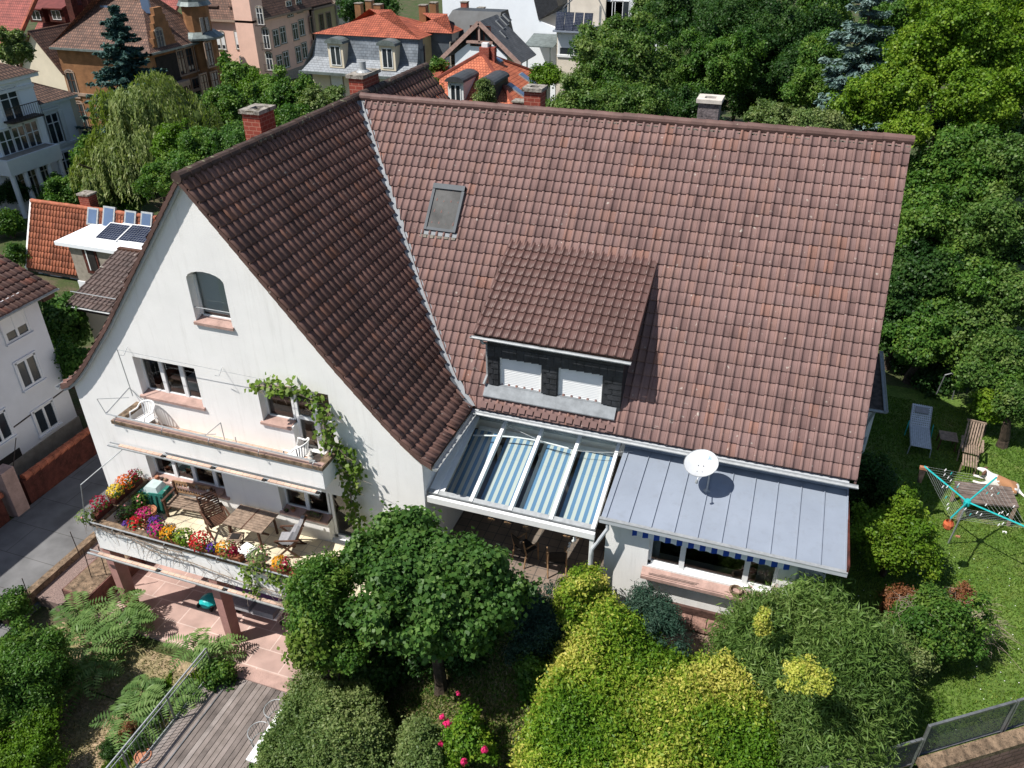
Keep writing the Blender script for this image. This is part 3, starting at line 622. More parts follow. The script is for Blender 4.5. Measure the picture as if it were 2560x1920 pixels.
# ---------------- balconies
def hoop(m, x, y, z, r=.12, dx=0):
    pts = []
    for t in np.linspace(0, math.pi*1.15, 9): pts.append((x+dx*math.sin(t), y-.14*math.sin(t)+.03, z+.11-(.11)*(1-math.cos(t))))
    m.tube(pts, .011, 6)
ub = MB().m('stucco').box(-3.20, 3.11, -.94, -.80, -.80, -.20).box(-3.20, -3.06, -.80, 0, -.80, -.20).box(2.97, 3.11, -.80, 0, -.80, -.20).build('upper_balcony', H)
m = MB().m('tiles_coral').box(-3.06, 2.97, -.80, 0, -.80, -.70); m.build('balcony_floor', ub)
m = MB().m('coping').box(-3.24, 3.15, -.98, -.76, -.20, -.10).box(-3.24, -3.02, -.76, -.0, -.20, -.10).box(2.93, 3.15, -.76, 0, -.20, -.10)
m.m('sand').box(-3.21, 3.12, -.95, -.79, -.1, -.085); m.build('coping', ub)
m = MB().m('galv').tube([(-3.3, -1.0, .12), (3.0, -1.0, .10)], .018).tube([(-3.3, -1.0, .12), (-3.3, -.05, .36)], .016).tube([(-3.3, -.05, .36), (-3.02, -.02, .05)], .012)
m.tube([(-3.3, -1.0, .12), (-3.45, -1.0, .55)], .010).tube([(-3.45, -1.0, .55), (-2.9, -.5, .40)], .008)
m.m('line').tube([(-3.2, -.9, .0), (3.05, -.92, -.02)], .008)
for u, v in ((291, 1046), (408, 1071), (525, 1099), (650, 1128), (785, 1153)):
    hoop(m.m('steel'), float(at(u, v, y=-1.0)[0]), -.98, -.02)
hoop(m, 3.12, -.35, -.02); m.build('handrail', ub)
def cassette(name, xa, xb, y, z, parent, n=4):
    m = MB().m('galv').bar((xa, y-.10, z), (xb, y-.10, z-.0), .05, .035).bar((xa, y, z+.03), (xb, y, z+.03), .03, .03)
    m.m('woodo'); L = (xb-xa-.3)/n
    for i in range(n):
        a = xa+.3+i*L; m.m('tiles_coral').bar((a+.05, y-.04, z+.035), (a+L-.12, y-.04, z+.035), .09, .03).m('dark').box(a+L-.12, a+L-.03, y-.10, y+.03, z-.03, z+.04)
    return m.build(name, parent)
cassette('awning_cassette', -3.46, 3.05, -1.02, -.86, ub)
FZ = -3.60
tb = MB().m('stucco').box(-3.86, 3.1, -2.07, -1.90, -3.86, -3.02).box(-3.86, -3.70, -1.90, 0, -3.86, -3.02).build('terrace', H)
MB().m('tiles_floor').box(-3.70, 5.3, -1.90, 0, -3.86, FZ).build('terrace_floor', tb)
m = MB().m('coping').box(-3.90, 3.14, -2.11, -1.86, -3.02, -2.93).box(-3.90, -3.66, -1.86, -.0, -3.02, -2.93); m.build('coping', tb)
m = MB().m('galv').tube([(-4.0, -2.17, -2.80), (3.1, -2.17, -2.82)], .022)
for x in (-3.0, -1.3, .35, 1.9): hoop(m.m('steel'), x, -2.12, -2.93)
m.m('galv').tube([(-3.95, -2.15, -2.85), tuple(at(202, 1212, y=-2.15)), tuple(at(316, 1115, y=-1.0))], .014)
m.tube([(-3.95, -.9, -2.8), (-3.7, -.2, -2.35)], .012)
m.build('handrail', tb)
cassette('awning_cassette', float(at(222, 1366, y=-2.2)[0]), 2.6, -2.2, -3.92, tb, 3)
m = MB().m('sandp')
for x in (-3.88, -.30, 3.2):
    m.hexa([(x+.05, -2.0, -6.55), (x+.28, -2.0, -6.55), (x+.28, -1.66, -6.55), (x+.05, -1.66, -6.55), (x, -2.03, -3.86), (x+.27, -2.03, -3.86), (x+.27, -1.62, -3.86), (x, -1.62, -3.86)])
    m.build('pillar', tb); m = MB().m('sandp')
MB().m('sandp').box(-3.86, 3.4, -1.9, -1.6, -4.06, -3.86).box(-5.36, 5.36, -.05, -.004, -6.55, -3.9).build('basement_wall', H)
m = MB().m('galv')
pa, pb = at(293, 874, y=-.25), at(332, 990, y=-.25)
m.tube([tuple(pa), tuple(pb)], .012).tube([tuple(pa), tuple(at(700, 957, y=-.2))], .006)
for u, v in ((318, 868), (555, 918)):
    q = at(u, v, y=-.02); e = at(u+18, v+36, y=-.22); m.tube([tuple(q), (q[0]+.05, -.25, q[2]-.12), (q[0]-.12, -.2, q[2]-.16)], .010)
m.build('wire_frame', H)
# ================================================================ GROUND
def sst(v, a, b):
    t = np.clip((v-a)/(b-a), 0, 1); return t*t*(3-2*t)
def gh(x, y):
    x = np.asarray(x, float); y = np.asarray(y, float)
    back = np.interp(y, [13, 35, 60, 100, 150], [0, -2.2, -4.2, -7.2, -7.5])
    zl = -6.56+back*1.0
    zl = zl-.35*sst(-y, 2.9, 4.5)*sst(-x, -.0, .6)-.05*np.clip(-y-4.5, 0, 20)
    zr = -3.62+np.minimum(0, back*.75)
    fr_ = np.clip(-.9-y, 0, 6)*.42*(1-sst(x, 13.5, 16.5))+np.clip(-4.0-y, 0, 9)*.2*sst(x, 13.5, 16.5)
    zr = zr-fr_
    zr = zr-2.4*sst((x-17.1)*.57-(y+2.1)*.82, .15, .5)*sst(x, 11, 14)
    wx = sst(x, 4.6, 5.4)*sst(y, -1.2, .2)+sst(x, 3.0, 8.5)*(1-sst(y, -1.2, .2))
    return zl*(1-wx)+zr*wx
def sheet(name, xs, ys, mn, dz=0, hf=None):
    X, Y = np.meshgrid(xs, ys); Z = (gh(X, Y) if hf is None else hf(X, Y))+dz
    V = np.stack([X, Y, Z], -1).reshape(-1, 3); nx, ny = len(xs), len(ys); i = np.arange(ny-1)[:, None]*nx+np.arange(nx-1)[None]
    F = np.stack([i, i+1, i+1+nx, i+nx], -1).reshape(-1, 4)
    return struct(npmesh(name, V, F, [mn], None, None, True))
def groundmat(name, g1, g2, soil, sc=.35, thr=.5):
    m = mat(name, g1, .95, .2, 6, bump=.8, bs=25); t = m.node_tree; L = t.links.new; p = t.nodes['Principled BSDF']
    tc = _n(t, 'ShaderNodeTexCoord'); n1 = _n(t, 'ShaderNodeTexNoise'); n1.inputs['Scale'].default_value = sc; n1.inputs['Detail'].default_value = 9; n1.inputs['Roughness'].default_value = .7; L(tc.outputs['Object'], n1.inputs['Vector'])
    cr = _n(t, 'ShaderNodeValToRGB'); e = cr.color_ramp.elements; e[0].position = thr-.12; e[0].color = (*soil, 1); e[1].position = thr+.14; e[1].color = (*g1, 1); q = e.new(thr+.02); q.color = (*g2, 1)
    L(n1.outputs['Fac'], cr.inputs[0]); n2 = _n(t, 'ShaderNodeTexNoise'); n2.inputs['Scale'].default_value = 14; n2.inputs['Detail'].default_value = 4; L(tc.outputs['Object'], n2.inputs['Vector'])
    mr = _n(t, 'ShaderNodeMapRange'); mr.inputs[1].default_value = .3; mr.inputs[2].default_value = .7; mr.inputs[3].default_value = .55; mr.inputs[4].default_value = 1.25; L(n2.outputs['Fac'], mr.inputs[0])
    cb = _n(t, 'ShaderNodeCombineColor'); [L(mr.outputs[0], cb.inputs[i]) for i in range(3)]
    mx = _n(t, 'ShaderNodeMix', data_type='RGBA', blend_type='MULTIPLY'); mx.inputs[0].default_value = 1; L(cr.outputs[0], mx.inputs[6]); L(cb.outputs[0], mx.inputs[7]); L(mx.outputs[2], p.inputs['Base Color']); return m
MT['earth'] = groundmat('rough_ground', (.045, .075, .018), (.06, .075, .025), (.12, .085, .06), .5, .47)
MT['lawn'] = groundmat('lawn_turf', (.08, .145, .022), (.12, .18, .035), (.20, .18, .08), .8, .40)
MT['dryg'] = groundmat('dry_meadow', (.16, .155, .06), (.25, .21, .11), (.36, .26, .17), .9, .5)
MT['weeds'] = groundmat('weedy_meadow', (.10, .13, .03), (.14, .15, .045), (.20, .15, .10), 1.1, .46)
xs = np.concatenate([np.linspace(-220, -16, 52), np.arange(-15.5, 26, .5), np.linspace(27, 190, 42)]); ys = np.concatenate([np.linspace(-40, -13, 10), np.arange(-12.5, 24, .5), np.linspace(25, 300, 70)])
sheet('ground', xs, ys, 'earth')
sheet('lawn', np.arange(15.2, 27, .5), np.arange(-6, 14.5, .5), 'lawn', .012)
sheet('dry_meadow', np.arange(-5.4, -.02, .3), np.arange(-11, -2.7, .3), 'dryg', .012)
sheet('meadow', np.arange(4.8, 11.5, .4), np.arange(-7, -.8, .4), 'weeds', .012)
MT['path'] = groundmat('bare_soil_path', (.25, .17, .13), (.30, .21, .165), (.16, .11, .085), .9, .5)
sheet('path', np.arange(10.6, 15.4, .3), np.arange(-2.3, .35, .3), 'path', .02)
flag = brickmat('sandstone_flags', (.47, .325, .28), (.40, .275, .24), (.56, .43, .38), 1.05, .62, 'xy', .3, .85, .018, .37)
m = MB().m(flag).box(-4.70, 5.36, -2.55, 0, -6.7, -6.48).m('sand').box(-.02, 3.2, -2.93, -2.56, -6.66, -6.44); struct(m.build('patio'))
# asphalt yard with slab joints, kerb and the raised bed beside it
yard = brickmat('paved_asphalt', (.165, .165, .168), (.15, .15, .153), (.085, .083, .08), 3.1, 1.25, 'xy', .2, .9, .012, .3)
Z = -6.42
struct(MB().m(yard).box(-10.42, -5.37, -.2, 22, -6.7, Z).box(-10.42, -6.5, -16, -.2, -6.7, Z).build('driveway'))
MB_ = MB().m('coping').box(-6.86, -6.62, -3.6, 1.2, -6.9, -6.0); tag(MB_.build('kerb_wall'), 'low mossy stone wall edging the asphalt yard', 'wall')
o = thing('raised_bed', 'raised gravel bed with red sandstone sides under the terrace corner', 'planter', (-5.4, -1.2, -6.9))
MB().m(mat('pink_gravel', (.30, .215, .19), .95, .35, 40, bump=1, bs=60)).box(-6.62, -5.62, -2.6, .0, -6.9, -6.22).m('coping').box(-5.62, -4.72, -2.35, 0, -6.9, -5.79).build('gravel_top', o)
MB().m(mat('dark_sandstone', (.20, .10, .08), .9, .3, 3, bump=1, bs=18)).box(-4.72, -4.68, -2.35, 0, -6.9, -5.80).box(-5.65, -4.68, -2.39, -2.35, -6.9, -5.80).box(-5.66, -5.62, -2.39, 0, -6.9, -5.80).build('side_wall', o)
m = MB().m('rust')
for k, (u, v, vb) in enumerate(((175, 1329, 1390), (207, 1370, 1455), (245, 1365, 1450))):
    b = at(u+25, vb, z=-6.0); e = at(u, v, y=float(b[1])); mm = MB().m('rust').tube([tuple(b), tuple(e)], .014)
    tag(mm.build('iron_rod'), ['thin rusty rod standing beside the asphalt yard', 'rusty rod rising from the gravel bed edge', 'rusty rod in the gravel bed next to the pillar'][k], 'rod', 'rusty iron rods around the raised bed')
b = at(79, 1510, z=-6.0); e = at(55, 1446, y=float(b[1])); tag(MB().m('rust').tube([tuple(b), tuple(e)], .014).build('iron_rod'), 'rusty rod at the near end of the mossy wall', 'rod', 'rusty iron rods around the raised bed')
# yard wall with tile coping, gate pillar
yw = thing('yard_wall', 'long dark red wall with orange tile coping beyond the asphalt yard', 'wall', (-10.6, 3, -6.5))
MB().m('redpaint').box(-10.66, -10.44, .9, 16, -6.6, -5.45).box(-10.66, -10.44, -14, -.0, -6.6, -5.45).build('wall', yw)
m = MB().m(mat('coping_tile', (.42, .13, .07), .75, .3, 5))
for i in range(96):
    y = -14+i*.313
    if -.05 < y < .8: continue
    m.tube([(-10.55, y, -5.42), (-10.55, y+.33, -5.42)], [.15, .13], 8)
m.build('coping_tiles', yw)
gpz = thing('gate_pillar', 'pinkish gate pillar overgrown with ivy on the yard wall', 'pillar', (-10.5, .45, -6.5))
MB().m('sand').box(-10.75, -10.3, .2, .7, -6.5, -4.6).build('pillar', gpz)
tag(MB().m('rust').tube([(-10.9, .9, -5.4), tuple(at(40, 1095, y=1.2))], .015).build('iron_pole'), 'dark pole leaning beside the ivy covered gate pillar', 'pole')
# wooden deck with railing
dk = thing('wooden_deck', 'weathered grey plank deck between railing and garden shrubs', 'deck', (1.3, -6, -6.5))
m = MB()
plank = mat('grey_plank', (.235, .20, .185), .85, .2, 3, tone=None, col2=(.16, .135, .12)); plank2 = mat('dark_plank', (.175, .148, .135), .85, .25, 2.4); plank3 = mat('pale_plank', (.285, .25, .232), .85, .2, 3)
for i in range(27):
    x = .06+i*.148; m.m(random.choice([plank, plank, plank2, plank3])).box(x, x+.132, -11.5, -2.94, -6.50, -6.455+random.uniform(-.003, .003))
m.m('dark').box(0.05, 4.05, -11.5, -2.94, -6.6, -6.51); m.build('planks', dk)
MB().m('steel').box(.0, .05, -11.5, -2.9, -6.62, -6.44).bar((.62, -11, -6.44), (.62, -3, -6.44), .03, .02).build('edge_rail', dk)
rl = thing('deck_railing', 'slender grey metal railing along the deck edge', 'railing', (0, -6, -6.5))
m = MB().m('galv').tube([(-.02, -11.5, -5.52), (-.02, -3.0, -5.52)], .028).tube([(.0, -11.5, -5.64), (0, -3.0, -5.64)], .017).tube([(-.0, -11.5, -6.40), (0, -3.0, -6.40)], .018); m.build('handrail', rl)
m = MB().m('steel')
for i in range(70): y = -11.4+i*.12; m.tube([(0, y, -6.4), (0, y, -5.64)], .009, 4, False)
m.build('balusters', rl)
for y in (-3.0, -4.6, -6.2, -7.8, -9.4): MB().m('steel').bar((0, y, -6.55), (0, y, -5.52), .035, .02).build('post', rl)
# mesh fence and brick wall near the camera, right hand bottom corner
ma = at(2328, 1814, z=-2.6); mb_ = at(2560, 1762, z=-2.6)
# ================================================================ PLANTS
LM = dict(
 maple=leafmat('maple_leaf', [(.036, .088, .016), (.078, .15, .030), (.165, .225, .06)]),
 linden=leafmat('linden_leaf', [(.032, .085, .018), (.060, .135, .028), (.13, .22, .055)], .32),
 lime=leafmat('lime_green_leaf', [(.060, .135, .010), (.115, .205, .016), (.20, .28, .03)]),
 yellow=leafmat('yellow_green_leaf', [(.060, .145, .012), (.115, .22, .018), (.22, .30, .03), (.52, .48, .11)], .3),
 willow=leafmat('willow_leaf', [(.10, .15, .04), (.18, .23, .07), (.27, .30, .11)]),
 grey=leafmat('grey_green_leaf', [(.062, .115, .030), (.125, .185, .055), (.23, .27, .105)]),
 dark=leafmat('dark_evergreen_leaf', [(.014, .042, .010), (.030, .078, .016), (.065, .12, .028)]),
 mid=leafmat('mid_green_leaf', [(.036, .098, .016), (.072, .155, .024), (.15, .23, .04)]),
 spruce=leafmat('blue_spruce_needle', [(.065, .115, .105), (.12, .19, .175), (.20, .28, .265)], .08, .6),
 spruced=leafmat('dark_spruce_needle', [(.020, .060, .052), (.042, .098, .088), (.08, .14, .125)], .06, .6),
 yew=leafmat('yew_needle', [(.014, .040, .026), (.03, .07, .045), (.055, .10, .065)], .08, .6),
 bamboo=leafmat('bamboo_leaf', [(.055, .11, .024), (.105, .18, .04), (.19, .26, .075)], .3),
 sumac=leafmat('sumac_leaflet', [(.06, .125, .035), (.12, .21, .06), (.22, .31, .11)], .3),
 vine=leafmat('vine_leaf', [(.06, .12, .015), (.11, .18, .025), (.17, .22, .05)], .3),
 rust=leafmat('withered_leaf', [(.12, .045, .02), (.22, .09, .04), (.30, .15, .08)], .2),
 grass=leafmat('grass_blade', [(.055, .12, .014), (.105, .185, .024), (.18, .24, .05)], .25),
 dry=leafmat('dry_grass_blade', [(.13, .15, .05), (.22, .20, .10), (.30, .25, .15)], .2),
)
for n_, c_ in dict(red=(.62, .02, .03), magenta=(.60, .03, .22), orange=(.80, .16, .02), yellow=(.85, .62, .06), purple=(.12, .04, .32), gold=(.85, .38, .02), crimson=(.34, .015, .05), pink=(.80, .28, .28), rose=(.85, .04, .20)).items():
    LM['f_'+n_] = leafmat('petal_'+n_, [tuple(.6*q for q in c_), c_], .2)
def unit(a): return a/(np.linalg.norm(a, axis=-1, keepdims=True)+1e-9)
def leaves(P, N, a, b, T=None, fold=.12):
    n = len(P); N = unit(N); a = np.broadcast_to(a, (n,))[:, None]; b = np.broadcast_to(b, (n,))[:, None]
    T = rng.normal(size=(n, 3)) if T is None else T
    T = unit(T-N*(T*N).sum(-1, keepdims=True)); B = np.cross(N, T)
    V = np.stack([P-T*a*.5, P+B*b*.5+N*a*fold, P+T*a*.5, P-B*b*.5+N*a*fold], 1).reshape(-1, 3)
    return V, np.arange(4*n).reshape(-1, 4)
def blobs(C, R, seg=9, rings=6):
    """rough inner masses of a crown"""
    n = len(C); th = np.linspace(0, math.pi, rings+1); ph = np.linspace(0, 2*math.pi, seg, endpoint=False)
    D = np.stack([np.sin(th)[:, None]*np.cos(ph), np.sin(th)[:, None]*np.sin(ph), np.cos(th)[:, None]+0*ph], -1).reshape(-1, 3)
    V = C[:, None]+D[None]*R[:, None, None]*rng.uniform(.8, 1.1, (n, len(D), 1)); q = []
    for i in range(rings):
        for k in range(seg): q.append((i*seg+k, i*seg+(k+1) % seg, (i+1)*seg+(k+1) % seg, (i+1)*seg+k))
    F = (np.arange(n)[:, None, None]*len(D)+np.array(q)[None]).reshape(-1, 4); return V.reshape(-1, 3), F
def merge(parts):
    V = []; F = []; T = []; b = 0
    for v, f, t in parts: V.append(v); F.append(f+b); T.append(t); b += len(v)
    return np.concatenate(V), np.concatenate(F), np.concatenate(T)
def crown_data(C, R, nc, nl, la, lb, cr=.30, bottom=-.75, up=.5, core=.52, tb=(0, 1), jag=.5, flat=.3, sub=18):
    """irregular crown: boughs -> leaf sprays -> leaves"""
    C = np.array(C, float); R = np.array(R, float)*np.ones(3); nc = int(nc*2.3); cr = cr*.74; D = unit(rng.normal(size=(nc*5, 3))); D = D[D[:, 2] > bottom][:nc]
    ph = rng.random(6)*6.28; lump = .93+.20*np.sin(3*np.arctan2(D[:, 1], D[:, 0])+ph[0])+.15*np.sin(5*D[:, 2]+ph[1])+.10*np.sin(4*D[:, 0]+ph[2])
    rm = R.mean(); rad = rm*cr*rng.uniform(.45, 1.25, len(D)); CC = C+D*R*(lump*rng.uniform(.48, 1.0, len(D)))[:, None]
    k = max(3, nc//5); DI = unit(rng.normal(size=(k, 3))); CC = np.concatenate([CC, C+DI*R*.40]); rad = np.concatenate([rad, rm*cr*1.5*np.ones(k)]); D = np.concatenate([D, DI])
    ns = len(CC)*sub; ci = np.repeat(np.arange(len(CC)), sub); ds = unit(rng.normal(size=(ns, 3))+D[ci]*.8+(0, 0, .2)); rs = rad[ci]*(rng.uniform(.55, 1.05, ns)+jag*.45*rng.random(ns)**3)
    SC = CC[ci]+ds*rs[:, None]; w_ = rad[ci]**2*rng.uniform(.3, 1.6, ns); idx = rng.choice(ns, nl, p=w_/w_.sum()); sg = (rad[ci][idx]*.17+la*.40)[:, None]
    off = rng.normal(size=(nl, 3))*sg*np.array((1, 1, .75)); P = SC[idx]+off+ds[idx]*np.abs(rng.normal(size=(nl, 1)))*sg*.7
    N = ds[idx]*.45+np.array((0, 0, up*.62))+unit(off)*.35+rng.normal(size=(nl, 3))*.52; tc = rng.normal(.48, .17, len(CC)); ts = rng.normal(0, .13, ns); t = np.clip(tc[ci[idx]]+ts[idx]+rng.normal(0, .17, nl), 0, 1)*(tb[1]-tb[0])+tb[0]
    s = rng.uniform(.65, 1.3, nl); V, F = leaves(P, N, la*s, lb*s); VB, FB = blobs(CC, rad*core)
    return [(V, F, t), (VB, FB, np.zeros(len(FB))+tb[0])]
def trunk(parent, base, top, r, limbs=5, spread=1.5):
    m = MB().m('bark'); base = np.array(base, float); top = np.array(top, float); mid = (base+top)/2+rng.normal(size=3)*.12
    m.tube([base-(0, 0, .2), base+(0, 0, .3), mid, top], [r*1.35, r, r*.75, r*.35], 8)
    for i in range(limbs):
        a = 2*math.pi*i/limbs+random.random(); s0 = mid+(top-mid)*random.random()*.7; e = s0+np.array((math.cos(a)*spread, math.sin(a)*spread, spread*.8)); m.tube([s0, (s0+e)/2+(0, 0, spread*.08), e], [r*.45, r*.3, r*.1], 5)
    return m.build('trunk', parent)
def tree(name, label, C, R, kind, nc=26, nl=6000, la=.12, lb=.09, cat='tree', group=None, tr=.16, **kw):
    C = np.array(C, float); R = np.array(R, float)*np.ones(3); zb_ = float(gh(C[0], C[1]))
    o = thing(name, label, cat, (C[0], C[1], min(zb_, C[2]-.2)), 0, group)
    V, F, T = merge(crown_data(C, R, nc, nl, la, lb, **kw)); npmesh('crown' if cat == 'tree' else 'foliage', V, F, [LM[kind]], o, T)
    if tr: trunk(o, (C[0], C[1], min(zb_, C[2]-.3)), C+(0, 0, R[2]*.3), tr, 5, R.mean()*.5)
    return o
def ptree(name, label, u, v, ru, rv, Y, kind, depth=1.0, dens=1.0, lpx=5.5, cover=7.0, **kw):
    """crown of radius (ru, rv) centred in direction (u, v) at distance plane Y; leaves sized for the species"""
    C = at(u, v, y=Y); s = pxm(C); R = np.array((ru/s, ru/s*depth, rv/s))*.90; la = lpx/s; lpx *= .85; la *= .85; nl = int(dens*cover*(4*math.pi*ru*rv)*.62/(lpx*lpx*.40)); nl = int(min(nl*1.25, 85000))
    return tree(name, label, C, R, kind, nl=nl, la=la, lb=la*kw.pop('asp', .72), **kw)
def conifer(name, label, base, top, rad, kind, tiers=22, group=None, nl=14000, la=.22, lb=.05):
    base = np.array(base, float); top = np.array(top, float); o = thing(name, label, 'tree', base, 0, group); parts = []; per = []
    BR = []
    for i in range(tiers):
        t = (i+.5)/tiers; z = base+(top-base)*(.12+.88*t); r = rad*(1-t)**.7*rng.uniform(.85, 1.1)+.12; nb = max(5, int(13*(1-t)+4))
        for k in range(nb):
            a = 2*math.pi*(k+rng.random()*.7)/nb+i; L_ = r*rng.uniform(.7, 1.12); BR.append((z+(top-base)/tiers*rng.uniform(-.7, .7), a, L_*rng.uniform(.85, 1.1)))
    n = nl//len(BR); m = MB().m('bark').tube([base-(0, 0, .3), (base+top)/2, top], [.22, .13, .02], 8)
    for z, a, L_ in BR:
        d = np.array((math.cos(a), math.sin(a), 0)); t = rng.random(n)**.7; wd = .30*L_*(1-t)*.9+.10; side = np.cross(d, (0, 0, 1)); lat = rng.uniform(-1, 1, n)*wd
        P = z+d*(t*L_)[:, None]+side*lat[:, None]+np.array((0, 0, 1))*(-.32*t*L_+.22*L_*t*t+rng.normal(0, .05, n)-np.abs(lat)*.35)[:, None]
        N = np.array((0, 0, 1.))+rng.normal(size=(n, 3))*.5; T = d+side*(np.sign(lat)*.9)[:, None]+rng.normal(size=(n, 3))*.25
        s = rng.uniform(.7, 1.3, n); V, F = leaves(P, N, la*s, lb*2.2*s, T, .05); parts.append((V, F, np.clip(rng.normal(.35, .15)+t*.3+rng.normal(0, .15, n), 0, 1)))
        m.tube([z, z+d*L_*.9+(0, 0, -.15*L_)], [.03, .008], 4, False)
    m.build('trunk', o); V, F, T = merge(parts); npmesh('crown', V, F, [LM[kind]], o, T); return o
def hanging(name, label, C, R, kind, ns=900, per=26, la=.3, lb=.07):
    C = np.array(C, float); R = np.array(R, float); z0 = float(gh(C[0], C[1])); o = thing(name, label, 'tree', (C[0], C[1], z0)); nc = 34
    D = unit(rng.normal(size=(nc*3, 3))+(0, 0, .5)); D = D[D[:, 2] > -.15][:nc]; CC = C+D*R*rng.uniform(.45, .85, (len(D), 1)); rad = R.mean()*rng.uniform(.18, .36, len(D))
    idx = rng.choice(len(CC), ns); d = unit(rng.normal(size=(ns, 3))*(1, 1, .5)+D[idx]*.7+(0, 0, .35)); st = CC[idx]+d*rad[idx][:, None]; Ln = rng.uniform(.25, .62, ns)*R[2]; parts = []
    k = np.linspace(0, 1, per); out = unit((st-C)*(1, 1, 0)); P = st[:, None]+out[:, None]*(.10*Ln[:, None, None]*np.sqrt(k)[None, :, None])-np.array((0, 0, 1))*(Ln[:, None]*k[None]**1.15)[..., None]; P = (P+rng.normal(0, .05, P.shape)).reshape(-1, 3)
    N = np.repeat(out, per, 0)+rng.normal(size=(ns*per, 3))*.5+(0, 0, .35); T = np.array((0, 0, -1.))+rng.normal(size=(ns*per, 3))*.3
    V, F = leaves(P, N, la*rng.uniform(.7, 1.2, ns*per), lb, T, .03); tn = np.clip(np.repeat(rng.normal(.5, .2, ns), per)+rng.normal(0, .15, ns*per), 0, 1); parts.append((V, F, tn))
    VB, FB = blobs(CC, rad*.45); parts.append((VB, FB, np.zeros(len(FB)))); VB, FB = blobs(C[None]-(0, 0, R[2]*.15), np.array([R.mean()*.5]), 12, 8); parts.append((VB, FB, np.zeros(len(FB))))
    V, F, T = merge(parts); npmesh('crown', V, F, [LM[kind]], o, T); trunk(o, (C[0], C[1], z0), C, .35, 6, 2.5); return o
def frond_data(c, d, L_, droop, npair=11, ll=.30, lw=.058):
    c = np.array(c, float); d = np.array((d[0], d[1], 0.)); d /= np.linalg.norm(d); side = np.cross(d, (0, 0, 1)); k = np.linspace(.12, 1, npair); rise = .75-droop*1.4
    Pm = c+d*(k*L_)[:, None]+np.array((0, 0, 1))*(L_*(rise*k-.75*k*k))[:, None]; P = []; T = []; N = []
    for sgn in (-1, 1):
        sz = ll*np.sin(np.pi*(.18+.80*k))**.6; Tt = side*sgn*1.0+d*.35+np.array((0, 0, -.35)); Tt /= np.linalg.norm(Tt)
        P.append(Pm+Tt*sz[:, None]*.5); T.append(np.tile(Tt, (npair, 1))); N.append(np.tile((0, 0, 1.), (npair, 1))+rng.normal(size=(npair, 3))*.18)
    P = np.concatenate(P); T = np.concatenate(T); N = np.concatenate(N); s = np.tile(np.sin(np.pi*(.18+.80*k))**.6, 2)
    V, F = leaves(P, N, ll*s, lw, T, .04); return V, F, np.clip(rng.normal(.5, .16)+rng.normal(0, .1, len(F)), 0, 1)
def sumac(label, base, h, nf=15, L_=.75, group=None):
    base = np.array(base, float); o = thing('sumac_bush', label, 'shrub', base, 0, group); parts = []; m = MB().m('bark'); nf = int(nf*.8)
    for s_ in range(2):
        t = base+np.array((rng.normal()*.25, rng.normal()*.25, h*rng.uniform(.6, 1.0))); m.tube([base, (base+t)/2+rng.normal(size=3)*.05, t], [.03, .022, .012], 5)
        for k in range(nf): a = 2*math.pi*k/nf*1.3+rng.random(); parts.append(frond_data(t-(0, 0, .25*h*rng.random()), (math.cos(a), math.sin(a)), L_*rng.uniform(.7, 1.15), rng.uniform(-.1, .3)))
    m.build('stems', o); V, F, T = merge(parts); npmesh('fronds', V, F, [LM['sumac']], o, T); return o
def vine(name, label, paths, kind, n, la, spread, cat='plant', stem='twig', loc=None, sr=.012, twigs=0):
    paths = [[np.array(p, float) for p in P] for P in paths]; o = thing(name, label, cat, paths[0][0] if loc is None else loc); parts = []; m = MB().m(stem)
    for P in paths:
        m.tube([p+rng.normal(size=3)*.01 for p in P], sr, 5)
        seg = np.array([np.linalg.norm(b-a) for a, b in zip(P, P[1:])]); cs = np.concatenate([[0], np.cumsum(seg)])
        k = int(n*cs[-1]); t = rng.random(k)*cs[-1]; Q = np.stack([np.interp(t, cs, [p[i] for p in P]) for i in range(3)], 1)+rng.normal(size=(k, 3))*np.array(spread)
        if k:
            N = np.array((-.1, -.6, .7))+rng.normal(size=(k, 3))*.45; V, F = leaves(Q, N, la*rng.uniform(.7, 1.3, k), la*.95); parts.append((V, F, np.clip(rng.normal(.5, .25, k), 0, 1)))
        for j in range(twigs):
            s = rng.random()*cs[-1]; q = np.array([np.interp(s, cs, [p[i] for p in P]) for i in range(3)]); pts = [q]; dd = rng.normal(size=3)*(.8, .35, .5)+(0, -.2, -.5)
            for e in range(4): dd = dd+rng.normal(size=3)*.5; pts.append(pts[-1]+dd/np.linalg.norm(dd)*rng.uniform(.08, .2)*(1 if e < 3 else .6)*np.array((1, .45, 1)))
            m.tube(pts, [.007, .006, .005, .004, .003], 4, False)
    m.build('stem', o)
    if parts: V, F, T = merge(parts); npmesh('leaves', V, F, [LM[kind]], o, T)
    return o
